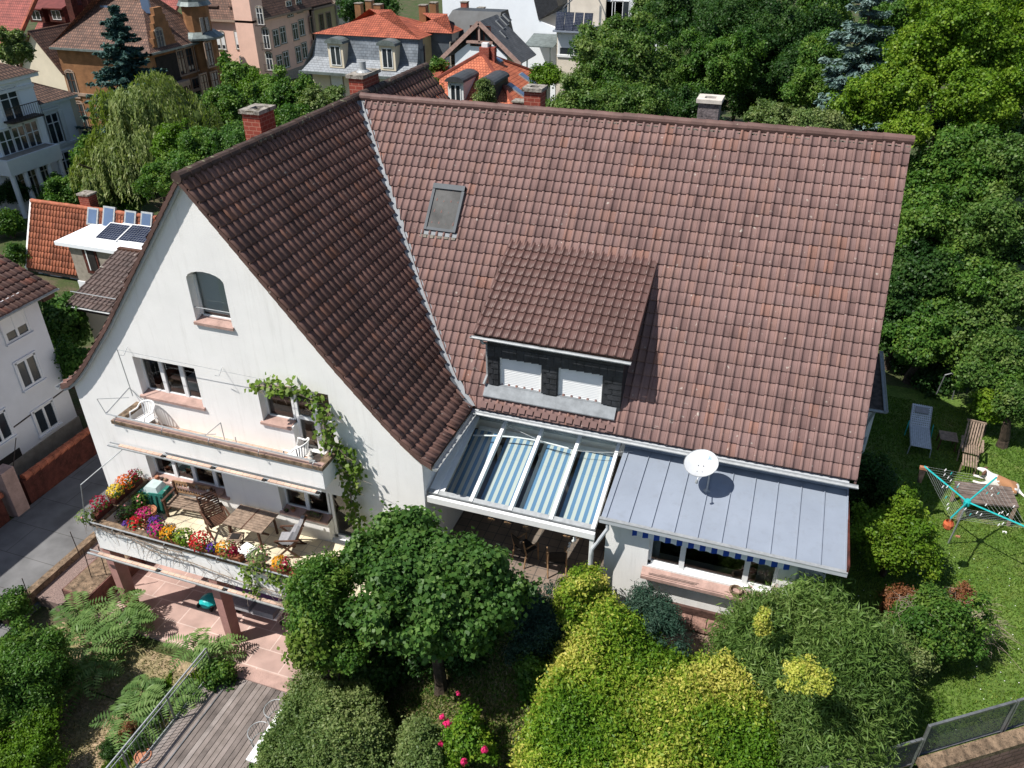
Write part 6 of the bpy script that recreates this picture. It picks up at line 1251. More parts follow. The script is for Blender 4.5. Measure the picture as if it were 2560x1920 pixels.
# things on the long window sill
for k, (x, y, r, h, mn, lb) in enumerate(((605, 285, .07, .10, 'terra', 'small terracotta pot at the left end of the sill'), (640, 282, .06, .09, 'rust', 'dark pot on the long sill beside the leftmost one'), (672, 300, .06, .08, 'coping', 'mossy brown pot on the long window sill'), (795, 315, .05, .12, 'capwhite', 'tall pale stone figure mid way on the long sill'), (922, 350, .06, .14, 'stone', 'grey stone jug on the long sill'), (1010, 375, .06, .08, 'capwhite', 'round pale stone on the shaded part of the sill'), (1105, 400, .12, .13, 'sand', 'large sandstone ball at the right end of the sill'))):
    P = at(*rt(x, y), y=.02); P[2] = -2.84; m = MB().m(mn)
    if mn in ('sand', 'capwhite') and r > .055: m.lathe((P[0], .02, P[2]), [(r*.3, 0), (r*.8, h*.2), (r, h*.5), (r*.8, h*.8), (r*.2, h)], 14)
    else: m.lathe((P[0], .02, P[2]), [(r*.7, 0), (r*.95, h*.6), (r, h*.62), (r*.8, h), (r*.2, h)], 12)
    tag(m.build('sill_ornament'), lb, 'ornament', 'pots and stones on the long sill')
for k, (x, y, lb) in enumerate(((720, 320, 'flat shell lying left on the long sill'), (770, 335, 'pebble lying in the sun on the long sill'), (820, 350, 'white pebble beside the pale stone figure'), (860, 362, 'flat white plate on the long sill'))):
    P = at(*rt(x, y), y=-.0); tag(MB().m('capwhite').lathe((P[0], -.0, -2.845), [(.03, 0), (.05, .015), (.045, .03), (.01, .04)], 8).build('pebble'), lb, 'stone', 'pots and stones on the long sill')
sp = pot('terracotta pot on the sill of the right terrace window', (1.22, .08, -2.87), .07, .1, plant=.08, n=24, la=.04, lk='grey')
bk_ = thing('wicker_basket', 'oval stone coloured basket on the right terrace sill', 'basket', (1.9, .02, -2.87)); MB().m('coping').hexa([(1.68, -.06, -2.87), (2.12, -.06, -2.87), (2.12, .1, -2.87), (1.68, .1, -2.87), (1.64, -.09, -2.74), (2.16, -.09, -2.74), (2.16, .13, -2.74), (1.64, .13, -2.74)]).build('basket', bk_)
d = unit(rng.normal(size=(40, 3))+(0, 0, .8)); V, F = leaves(np.array((1.9, .02, -2.74))+d*(.2, .07, .07), d, .05, .04); npmesh('foliage', V, F, [LM['grey']], bk_, rng.random(40))
pot('small dark pot with succulents at the corner of the right terrace sill', (1.05, -.0, -2.87), .06, .07, 'rust', plant=.07, n=20, la=.04, lk='grey')
# flowers: left hand side box, floor group, front rail boxes
for k, (y0, y1, lb) in enumerate(((-1.95, -1.35, 'brown box with crimson flowers on the side parapet'), (-1.25, -.15, 'long brown box with yellow and orange flowers on the side parapet'))):
    tag(MB().m('redpaint').box(-3.95, -3.72, y0, y1, -2.92, -2.76).build('planter_box'), lb, 'planter')
for i, (x0, x1, lb) in enumerate(((-1.85, -.9, 'brown trough with pink and orange flowers'), (-.55, .15, 'brown trough of the red flowers in the middle'), (.2, 1.0, 'brown trough beside the white stool'), (1.9, 2.7, 'brown trough at the right end of the rail'))):
    tag(MB().m(mat('brown_trough%d' % i, (.28, .10, .05), .7, .2, 5)).box(x0, x1, -2.10, -1.90, -2.93, -2.77).build('planter_box'), lb+' on the front parapet', 'planter')
flowers('crimson petunias in the side box nearest the corner', (-3.83, -1.62, -2.66), .26, 'crimson'); flowers('yellow flowers on the side parapet', (-3.83, -1.05, -2.68), .22, 'yellow', n=150); flowers('orange flowers behind the yellow ones', (-3.83, -.66, -2.66), .25, 'orange', n=150); flowers('dark red flowers at the far end of the side parapet', (-3.83, -.28, -2.68), .20, 'crimson', n=80)
flowers('magenta flowers in front of the terracotta pot', (-2.72, -1.30, -3.05), .24, 'magenta'); flowers('bright red geraniums behind the front rail, left', (-2.62, -1.72, -3.0), .24, 'red'); flowers('purple flowers behind the front rail', (-2.25, -1.42, -3.1), .22, 'purple'); flowers('pale purple blossoms beside the red geraniums', (-2.9, -1.78, -3.1), .18, 'purple', n=60)
flowers('magenta red flowers beside the gold marigolds', (-1.58, -1.98, -2.66), .24, 'magenta', n=90, leaf='mid'); flowers('gold marigolds on the front parapet', (-1.22, -2.0, -2.66), .22, 'gold'); flowers('red flower cushion in the middle of the front parapet', (-.22, -2.0, -2.66), .28, 'red', n=190); flowers('small purple flowers right of the red cushion', (.14, -2.02, -2.74), .15, 'purple', n=60)
flowers('gold and red flowers in front of the stool', (.62, -2.0, -2.67), .27, ['gold', 'crimson'], n=90); flowers('gold and crimson flowers at the right end of the rail', (2.28, -2.0, -2.66), .26, ['gold', 'crimson'], n=90)
flowers('pink roses with thin foliage on the front parapet', (1.5, -1.95, -2.65), .32, 'pink', n=14, leaf='grey', lf=220); flowers('purple flowers behind the magenta ones', (-1.85, -1.9, -2.85), .2, 'purple', n=80)
flowers('lime green leafy plant without blossoms on the front parapet', (-.75, -1.98, -2.64), .27, 'yellow', n=4, leaf='lime', lf=260); flowers('leafy green plant along the inner side parapet', (-3.5, -1.25, -3.2), .28, 'pink', n=3, lf=220, leaf='dark'); flowers('dark green plant beside the terracotta pot', (-3.45, -.72, -3.15), .28, 'pink', n=4, lf=240, leaf='mid'); flowers('green foliage overhanging the terrace corner', (-3.95, -2.1, -2.75), .25, 'pink', n=2, lf=170, leaf='grey')
for (x, y, lb) in ((-3.5, -1.25, 'under the leafy plant along the side parapet'), (-3.45, -.72, 'under the dark green plant by the big pot'), (-2.72, -1.30, 'under the magenta flowers'), (-2.62, -1.72, 'under the bright red geraniums'), (-2.25, -1.42, 'under the deep purple flowers'), (-2.9, -1.78, 'under the pale purple blossoms')):
    tag(MB().m('terra').lathe((x, y, FL), [(.11, 0), (.15, .26), (.17, .27), (.17, .32), (.14, .32)], 12).build('flower_pot'), 'terracotta pot '+lb, 'pot', 'terracotta pots hidden under the corner flowers')
# creepers
corner = [(-4.0, -2.3, -2.9)]
vine('dead_creeper', 'bare grey creeper tangled along the terrace parapet', [[(-4.0, -2.14, -2.78), (-3.2, -2.18, -3.0), (-2.4, -2.15, -2.95), (-1.6, -2.18, -3.08), (-.8, -2.16, -3.0)], [(-2.6, -2.16, -2.95), (-1.8, -2.2, -3.2), (-.6, -2.18, -3.3), (.8, -2.2, -3.45), (2.2, -2.2, -3.5), (2.8, -2.2, -3.6)], [(2.8, -2.2, -3.6), (2.75, -2.3, -4.6), (2.9, -2.5, -6.3)], [(2.6, -2.2, -3.2), (2.2, -2.25, -3.9), (2.7, -2.3, -4.4)]], 'vine', 0, .08, .1, twigs=58, sr=.014)
vine('creeper', 'green creeper trailing over the right half of the terrace parapet', [[(1.2, -2.2, -2.95), (1.3, -2.25, -3.3), (1.35, -2.25, -3.75)], [(1.2, -2.15, -2.9), (2.0, -2.2, -3.0), (2.7, -2.2, -3.2)], [(2.5, -2.2, -3.2), (2.6, -2.3, -4.0)]], 'vine', 120, .10, (.12, .1, .14), twigs=6)
vine('grape_vine', 'grape vine climbing from the balcony corner over the upper window', [[(3.55, -.25, -3.4), (3.45, -.22, -2.4), (3.35, -.25, -1.6), (3.4, -.25, -.9), (3.2, -.3, -.3), (2.95, -.35, .3), (2.95, -.35, .9), (2.85, -.35, 1.35), (2.4, -.35, 1.5), (1.9, -.35, 1.55), (1.3, -.35, 1.55), (.95, -.35, 1.40)], [(2.9, -.35, .2), (3.3, -.3, .0), (3.6, -.25, -.5), (3.5, -.25, -1.1)], [(1.5, -.35, 1.6), (2.3, -.32, 1.65)], [(3.0, -.35, .9), (3.15, -.32, 1.2)]], 'vine', 72, .13, (.13, .09, .14), twigs=14, sr=.02)
# white plastic chairs and bits on the upper balcony
def monobloc(o):
    m = MB().m('plastic').hexa([(-.24, -.24, .40), (.24, -.24, .40), (.22, .22, .40), (-.22, .22, .40), (-.24, -.24, .425), (.24, -.24, .425), (.22, .22, .42), (-.22, .22, .42)]); m.build('seat', o)
    m = MB().m('plastic'); arc = [(-.27+.0, -.02, .66)]+[(.29*math.cos(t), .05+.25*math.sin(t), .66+.16*math.sin(t)**.5) for t in np.linspace(math.pi, 0, 11)]+[(.27, -.02, .66)]; m.tube(arc, .022, 6)
    for i in range(9):
        t = math.pi*(.16+.68*i/8); m.bar((.22*math.cos(t), .05+.17*math.sin(t), .42), (.28*math.cos(t), .05+.25*math.sin(t), .66+.15*math.sin(t)**.5), .035, .012, (math.cos(t), math.sin(t), 0))
    m.build('backrest', o)
    for s in (-1, 1): MB().m('plastic').tube([(s*.28, .04, .66), (s*.29, -.2, .65), (s*.27, -.26, .42), (s*.28, -.28, 0)], .022, 6).build('armrest', o); MB().m('plastic').tube([(s*.22, .2, .42), (s*.26, .28, 0)], .022, 6).build('leg', o)
P = at(*z6(1215, 470), y=-.42); ca = thing('plastic_chair', 'white plastic chair leaning at the left end of the upper balcony', 'chair', (-2.65, -.40, -.70), R_(-10), 'white plastic balcony chairs'); local(ca, monobloc)
cb = dup(ca, (2.12, -.42, -.70), R_(-96), 'white plastic chair beside the upper balcony door', 'white plastic balcony chairs')
pb = thing('plant_crate', 'small dark crate with a pale figure on the balcony corner', 'crate', (2.68, -.5, -.7)); MB().m('rust').box(2.45, 2.88, -.68, -.3, -.70, -.25).build('crate', pb); MB().m('capwhite').lathe((2.78, -.86, -.085), [(.06, 0), (.05, .1), (.08, .14), (.04, .2), (.06, .24), (.02, .3)], 10).build('figurine', pb)
m = MB().m('galv')
for a_, b_ in (((-.75, -.55, -.4), (-.1, -.45, .18)), ((-.9, -.5, -.35), (-.2, -.6, -.1)), ((-.1, -.45, .18), (-.05, -.5, -.4)), ((-.8, -.7, -.2), (.2, -.7, -.35)), ((.4, -.6, -.7), (.35, -.55, -.1))): m.tube([a_, b_], .012, 5)
tag(m.build('folded_airer'), 'folded metal clothes airer lying on the upper balcony', 'airer')
# satellite dish
dc_ = at(1753, 1160, y=1.65); sd = thing('satellite_dish', 'white satellite dish on the zinc roof', 'satellite dish', (dc_[0], dc_[1], dc_[2]))
nrm = Vector((-.10, -.22, .95)).normalized(); up_ = Vector((0, .95, .2)); up_ = (up_-nrm*up_.dot(nrm)).normalized(); rgt = up_.cross(nrm); V = []; n = 28; rings = 6; A_, B_ = .40, .43
for i in range(rings+1):
    r = i/rings
    for k in range(n): a = 2*math.pi*k/n; V.append(Vector(dc_)+rgt*(A_*r*math.cos(a))+up_*(B_*r*math.sin(a))+nrm*(.07*r*r-.03))
F_ = [(i*n+k, i*n+(k+1) % n, (i+1)*n+(k+1) % n, (i+1)*n+k) for i in range(rings) for k in range(n)]
m = MB().m(mat('dish_enamel', (.50, .52, .54), .5, .05, 3)).add([tuple(v) for v in V], F_).add([tuple(v-nrm*.012) for v in V], [f[::-1] for f in F_]); m.m('galv').tube([tuple(v+nrm*.002) for v in V[rings*n:]]+[tuple(V[rings*n])], .006, 4, False)
m.m('rust')
for a, b in ((-.06, -.05), (.06, -.05), (-.06, -.24), (.06, -.24)): c = Vector(dc_)+rgt*a+up_*b-nrm*.015; m.box(c.x-.008, c.x+.008, c.y-.008, c.y+.008, c.z-.0, c.z+.02)
m.m(mat('faded_blue_print', (.28, .42, .60), .5, .05, 5))
for i in range(4): c = Vector(dc_)+rgt*(.13+.04*i)+up_*(.17)+nrm*.006; m.quad(tuple(c), tuple(c+rgt*.025), tuple(c+rgt*.05+up_*.12+nrm*.01), tuple(c+rgt*.025+up_*.12+nrm*.01))
m.build('dish', sd)
ft = at(1768, 1222, z=-.48); zf = zn(0, float(ft[1])); MB().m('galv').tube([(ft[0], ft[1], zf), (ft[0], ft[1]+.02, zf+.45), tuple(Vector(dc_)-nrm*.05)], .022, 8).lathe((ft[0], ft[1], zf), [(.09, 0), (.06, .02), (.03, .05)], 12).build('mast', sd)
MB().m('white').tube([tuple(Vector(dc_)-up_*.40), tuple(Vector(dc_)-up_*.50+nrm*.04), tuple(Vector(dc_)-up_*.62+nrm*.10)], .014, 6).build('arm', sd)
lc = Vector(dc_)-up_*.64+nrm*.11; MB().m('galv').lathe(tuple(lc), [(.03, -.05), (.035, 0), (.025, .05)], 10).build('receiver', sd)
# window sill bowl of the extension, dry hydrangea
tag(MB().m('coping').lathe((13.15, .28, -2.235), [(.09, 0), (.15, .10), (.155, .15), (.12, .15), (.10, .03)], 16).build('wicker_bowl'), 'round wicker bowl on the pink picture window sill', 'bowl')
hy = thing('dried_plant', 'pale dried flower heads in front of the picture window', 'plant', (13.75, .1, -3.3)); m = MB().m('twig'); P_ = []
for i in range(46):
    e = np.array((13.75, .1, -2.15))+rng.normal(size=3)*(.26, .13, .2); m.tube([(13.75+random.uniform(-.1, .1), .05, -3.4), (13.75+(e[0]-13.75)*.6, .1, -2.6), tuple(e)], .005, 4, False); P_.append(e+rng.normal(size=(26, 3))*.03)
m.build('stems', hy); P_ = np.concatenate(P_); V, F = leaves(P_, rng.normal(size=P_.shape), .045, .04); npmesh('flower_heads', V, F, [leafmat('dried_petal', [(.30, .13, .12), (.55, .42, .38), (.7, .66, .62)], .1)], hy, rng.random(len(P_)))
# covered seat furniture
def wchair(o):
    m = MB().m('dark').box(-.22, .22, -.2, .22, .43, .47).build('seat', o)
    for s in (-1, 1): MB().m('woodo').tube([(s*.24, -.24, 0), (s*.24, -.22, .64), (s*.24, .2, .66)], .022, 6).build('arm_frame', o)
    for s in (-1, 1): MB().m('woodo').tube([(s*.24, .28, 0), (s*.24, .2, .45), (s*.23, .3, .95)], .022, 6).build('rear_leg', o)
    MB().m('dark').hexa([(-.22, .2, .55), (.22, .2, .55), (.22, .3, .95), (-.22, .3, .95), (-.22, .23, .55), (.22, .23, .55), (.22, .33, .95), (-.22, .33, .95)]).build('backrest', o)
sc_ = thing('seat_chair', 'dark chair with pale wooden frame under the glass roof, nearer the post', 'chair', (8.6, .95, -3.58), R_(200), 'chairs under the glass roof'); local(sc_, wchair)
dup(sc_, (7.7, 1.1, -3.58), R_(150), 'dark chair with pale wooden frame under the glass roof, deeper in the shade', 'chairs under the glass roof')
m = MB().m('white').lathe((9.1, .8, -2.2), [(.03, -.05), (.05, 0), (.02, .05)], 8); 
for k in range(5): m.lathe((9.02+.07*math.sin(k*1.3), .82, -2.05-k*.11), [(.02, -.035), (.042, 0), (.02, .035)], 8)
m.m('line').tube([(9.1, .82, -1.35), (9.08, .82, -2.6)], .004, 4, False); tag(m.build('shell_chain'), 'hanging string of white discs under the glass roof', 'ornament')
for k, (x, y) in enumerate(((7.0, .35), (7.45, .35), (7.95, .33), (9.0, .35), (9.3, .4))):
    m = MB().m('woodo')
    for a in range(4): t = a*.785+k; m.bar((x-.10*math.cos(t), y-.02*math.sin(t), -1.75-.06*math.sin(t)), (x+.10*math.cos(t), y+.02, -1.75+.06*math.sin(t)), .02, .01)
    m.m('line').tube([(x, y, -1.3), (x, y, -1.75)], .003, 4, False); tag(m.build('straw_star'), ['leftmost straw star below the glass roof edge', 'second straw star from the left below the glass roof edge', 'middle straw star below the glass roof edge', 'straw star next to the post side, fourth from the left', 'straw star nearest the white post of the glass roof'][k], 'ornament', 'straw stars under the glass roof')
# things under the terrace
sw = thing('cushioned_swing_bench', 'swing bench with purple cushions in the shade under the terrace', 'bench', (.2, -.9, -6.48)); MB().m('white').box(-.70, .95, -1.22, -.60, -6.0, -5.92).build('seat_frame', sw)
for x in (-.67, .14): MB().m('fabricg').hexa([(x, -1.26, -5.92), (x+.74, -1.26, -5.92), (x+.74, -.70, -5.92), (x, -.70, -5.92), (x+.03, -1.22, -5.78), (x+.71, -1.22, -5.78), (x+.71, -.70, -5.78), (x+.03, -.70, -5.78)]).build('seat_cushion', sw)
MB().m('purple').hexa([(-.70, -.80, -5.8), (.95, -.80, -5.8), (.95, -.60, -5.25), (-.70, -.60, -5.25), (-.70, -.66, -5.8), (.95, -.66, -5.8), (.95, -.48, -5.25), (-.70, -.48, -5.25)]).build('back_cushion', sw)
for s in (-.62, .88): MB().m('dark').tube([(s-.03, -.9, -6.36), (s+.03, -.9, -6.36)], .12, 14).m('galv').tube([(s-.04, -.9, -6.36), (s+.04, -.9, -6.36)], .06, 8).tube([(s, -.9, -6.3), (s, -.9, -5.98)], .02).build('wheel', sw)
mo = thing('lawn_mower', 'green lawn mower parked under the terrace', 'mower', (-1.6, -.9, -6.48)); MB().m('turq').lathe((-1.65, -.95, -6.40), [(.26, 0), (.28, .1), (.2, .2), (.08, .26)], 14).build('housing', mo)
for a, b in ((-1.88, -1.15), (-1.42, -1.15), (-1.88, -.75), (-1.42, -.75)): MB().m('dark').tube([(a-.02, b, -6.40), (a+.02, b, -6.40)], .08, 12).build('wheel', mo)
MB().m('steel').tube([(-1.55, -.8, -6.3), (-.9, -.5, -5.7)], .015).tube([(-1.75, -.7, -6.3), (-1.1, -.4, -5.7)], .015).build('handle', mo)
# wire chairs and white table at the deck
def wire(o):
    m = MB().m('galv')
    for k in range(13): t = math.pi*(k/12); m.tube([(.24*math.cos(t), .24*math.sin(t)*.9, .42), (.27*math.cos(t), .28*math.sin(t), .80)], .006, 4, False)
    m.tube([(.27*math.cos(t), .28*math.sin(t), .80) for t in np.linspace(0, math.pi, 14)], .013, 5).tube([(.24*math.cos(t), .24*math.sin(t), .42) for t in np.linspace(0, 2*math.pi, 18)], .011, 5)
    for k in range(6): m.tube([(-.22+k*.088, -.1, .42), (-.22+k*.088, .12, .42)], .005, 4, False)
    m.build('seat_shell', o)
    for a in (.6, 2.5, 3.8, 5.6): MB().m('galv').tube([(.2*math.cos(a), .2*math.sin(a), .42), (.27*math.cos(a), .27*math.sin(a), 0)], .011, 5).build('leg', o)
w1_ = at(600+290*.31646, 1395+1240*.31646, z=-5.9); w2_ = at(600+165*.31646, 1395+1420*.31646, z=-5.9)
wa_ = thing('wire_chair', 'round backed wire chair at the deck, farther one', 'chair', (w1_[0], w1_[1], -6.45), R_(95), 'wire chairs at the white deck table'); local(wa_, wire); dup(wa_, (w2_[0], w2_[1], -6.45), R_(85), 'round backed wire chair at the deck, nearer the camera', 'wire chairs at the white deck table')
tq = at(600+350*.31646, 1395+1370*.31646, z=-5.75); wt = thing('white_table', 'white table half hidden by shrubs beside the deck', 'table', (tq[0]+.5, tq[1], -6.45)); MB().m('fabricw').box(tq[0]-.45, tq[0]+1.0, tq[1]-.95, tq[1]+.75, -5.78, -5.74).build('tabletop', wt)
for a in (-.2, .95):
    for b in (-.8, .7): MB().m('white').box(tq[0]+a-.02, tq[0]+a+.02, tq[1]+b-.02, tq[1]+b+.02, -6.45, -5.78).build('leg', wt)
bp = at(345, 1912, z=-6.7); pot('salmon terracotta pot at the bottom of the deck railing', (bp[0]+.12, bp[1]+.12, -6.75), .2, .32)
# ---------------- lawn: rotary drier, table, dog, loungers
LZ = -3.60
hub = np.array((18.55, 5.15, -1.86)); rd = thing('rotary_clothes_drier', 'turquoise rotary clothes drier with pegs on the lawn', 'clothes drier', (18.57, 5.5, LZ)); MB().m('galv').tube([(18.57, 5.50, LZ-.02), (18.56, 5.3, LZ+.9), tuple(hub)], .025, 8).build('pole', rd)
tips = [at(1860+x*.31646, 850+y*.31646, z=-1.62) for x, y in ((1425, 998), (1995, 1085), (2245, 1485), (1635, 1405))]
for q in tips: MB().m('turq').tube([tuple(hub), tuple(q)], .024, 6).build('arm', rd)
MB().m('turq').lathe(tuple(hub), [(.05, -.15), (.09, -.08), (.09, .02), (.06, .08)], 10).build('hub', rd)
m = MB().m('line'); pg = []
for i in range(4):
    a_, b_ = tips[i], tips[(i+1) % 4]
    for k in range(8):
        f_ = .40+.60*k/7; p, q = hub+(a_-hub)*f_, hub+(b_-hub)*f_; m.tube([tuple(p), tuple((p+q)/2-(0, 0, .03)), tuple(q)], .0022, 4, False)
        for j in range(random.choice((0, 1, 1, 2))): s = random.uniform(.1, .9); pg.append(p+(q-p)*s-(0, 0, .03*(1-abs(2*s-1))))
m.build('lines', rd)
for i, p in enumerate(pg): MB().m('plastic' if i % 5 else 'turq').bar((p[0]-.012, p[1], p[2]-.035), (p[0]+.012, p[1]+.01, p[2]+.035), .018, .014).build('peg', rd)
gl = thing('garden_gloves', 'orange string bag hanging from the drier arm nearest the shrub', 'bag', tuple(tips[3]-(0, 0, .3))); t3 = tips[3]; MB().m(mat('orange_net', (.55, .13, .05), .8, .2, 9)).lathe((t3[0], t3[1], t3[2]-.38), [(.05, 0), (.12, .08), (.13, .2), (.09, .27), (.10, .2), (.08, .05)], 10).build('bag', gl); MB().m('line').tube([tuple(t3), (t3[0], t3[1], t3[2]-.12)], .006, 4).build('string', gl)
t0 = tips[0]; hb_ = thing('peg_bag', 'dark peg bag with orange ribbon hanging at the far drier arm', 'bag', tuple(t0-(0, 0, .3))); MB().m('rust').hexa([(t0[0]-.05, t0[1]-.03, t0[2]-.55), (t0[0]+.05, t0[1]-.03, t0[2]-.55), (t0[0]+.05, t0[1]+.03, t0[2]-.55), (t0[0]-.05, t0[1]+.03, t0[2]-.55), (t0[0]-.09, t0[1]-.04, t0[2]-.1), (t0[0]+.07, t0[1]-.04, t0[2]-.1), (t0[0]+.07, t0[1]+.04, t0[2]-.1), (t0[0]-.09, t0[1]+.04, t0[2]-.1)]).build('bag', hb_); MB().m('terra').box(t0[0]-.1, t0[0]+.1, t0[1]-.05, t0[1]+.05, t0[2]-.1, t0[2]-.02).build('ribbon', hb_)
tcs = [at(1860+x*.31646, 850+y*.31646, z=-2.88) for x, y in ((1665, 1110), (2110, 1160), (2175, 1320), (1725, 1280))]; tcs = [tcs[3], tcs[2], tcs[1], tcs[0]]
tt_ = thing('plank_table', 'dark weathered plank table on the lawn beneath the clothes drier', 'table', tuple(sum(tcs)/4*(1, 1, 0)+(0, 0, LZ))); m = MB().m(mat('table_plank', (.17, .13, .11), .85, .3, 5))
for i in range(5):
    a, b = i/5+.01, (i+1)/5-.01; L_ = lambda p, q, t: p+(q-p)*t; m.slab([tuple(L_(tcs[0], tcs[3], a)), tuple(L_(tcs[1], tcs[2], a)), tuple(L_(tcs[1], tcs[2], b)), tuple(L_(tcs[0], tcs[3], b))], .05)
m.build('tabletop', tt_); ctr = sum(tcs)/4
for q in tcs: e = q+(ctr-q)*.1; MB().m('wood').box(e[0]-.04, e[0]+.04, e[1]-.04, e[1]+.04, LZ, e[2]-.05).build('leg', tt_)
def lounger(o):
    wv = mat('woven_strap', (.55, .58, .62), .6, .1, 9); m = MB().m('galv')
    for s in (-1, 1): m.tube([(s*.30, -1.0, .32), (s*.30, .25, .32), (s*.30, .85, .80)], .016, 6)
    m.build('frame', o); m = MB().m(wv)
    for i in range(16): y = -.98+i*.078; m.box(-.29, .29, y, y+.055, .325, .333)
    for i in range(10): x = -.27+i*.058; m.box(x, x+.03, -.98, .26, .333, .338)
    m.build('seat', o); m = MB().m(wv)
    for i in range(10): t = i/10; m.bar((-.29, .25+.6*t+.03, .33+.48*t+.02), (.29, .25+.6*t+.03, .33+.48*t+.02), .05, .008, (0, -.6, .75))
    for i in range(10): x = -.27+i*.058; m.bar((x, .25, .335), (x, .85, .815), .03, .006)
    m.m('fabricg').hexa([(-.2, .6, .63), (.2, .6, .63), (.2, .76, .76), (-.2, .76, .76), (-.2, .57, .67), (.2, .57, .67), (.2, .73, .80), (-.2, .73, .80)])
    m.build('backrest', o)
    for a, b in ((-.3, -.9), (.3, -.9), (-.36, .15), (.36, .15)): MB().m('turq' if b > 0 else 'galv').tube([(a, b, .34 if b < 0 else .55), (a*1.08, b-.08, 0)], .016, 6).build('leg', o)
lg = thing('sun_lounger', 'white woven strap lounger in the shade behind the house', 'lounger', (18.12, 10.55, LZ), R_(-2)); local(lg, lounger)
def stab(o):
    MB().m('wood').box(-.26, .26, -.26, .26, .42, .45).build('tabletop', o)
    for a in (-.22, .22):
        for b in (-.22, .22): MB().m('woodd').bar((a, b, .42), (a*1.1, b*1.1, 0), .03).build('leg', o)
sp_ = at(1860+1550*.31646, 850+790*.31646, z=-3.3); st_ = thing('side_table', 'dark low side table between lounger and wooden deckchair', 'table', (sp_[0]+.22, sp_[1]+.1, LZ)); local(st_, stab)
def deckch(o):
    m = MB().m('wood')
    for i in range(8): m.box(-.24+i*.062, -.24+i*.062+.042, -.25, .28, .38, .40)
    m.build('seat', o); m = MB().m('wood')
    for i in range(7): m.bar((-.22+i*.074, .28, .40), (-.22+i*.074, .72, 1.0), .045, .015, (0, -.8, .6))
    m.bar((-.28, .72, 1.0), (.28, .72, 1.0), .05, .05).build('backrest', o); m = MB().m('wood')
    for i in range(6): m.box(-.2+i*.072, -.2+i*.072+.045, -.95, -.3, .34, .36)
    m.build('leg_rest', o)
    for s in (-1, 1): MB().m('wood').bar((s*.29, -.3, .58), (s*.29, .36, .60), .06, .025).bar((s*.28, -.3, .58), (s*.28, .3, 0), .03, .05).bar((s*.28, .35, .6), (s*.28, -.25, 0), .03, .05).build('side_frame', o); MB().m('wood').box(s*.2-.02, s*.2+.02, -.85, -.80, 0, .34).build('leg', o)
dp = at(1860+1730*.31646, 850+850*.31646, z=-3.2); dk_ = thing('wooden_deckchair', 'wooden steamer deckchair with leg rest at the lawn edge', 'deckchair', (dp[0]+.22, dp[1], LZ), R_(-8)); local(dk_, deckch)
tp = thing('metal_trellis', 'grey metal tube arch leaning in the hedge behind the loungers', 'trellis', (20.2, 14, -3.6)); m = MB().m('steel')
pts = [(1615, 570), (1690, 310), (1640, 262), (1590, 275), (1520, 430)]; m.tube([tuple(at(1860+x*.31646, 850+y*.31646, y=13.6)) for x, y in pts], .025, 6)
for a, b in (((1655, 575), (1725, 315)), ((1620, 520), (1695, 300))): m.tube([tuple(at(1860+x*.31646, 850+y*.31646, y=13.8)) for x, y in (a, b)], .02, 6)
m.build('frame', tp)
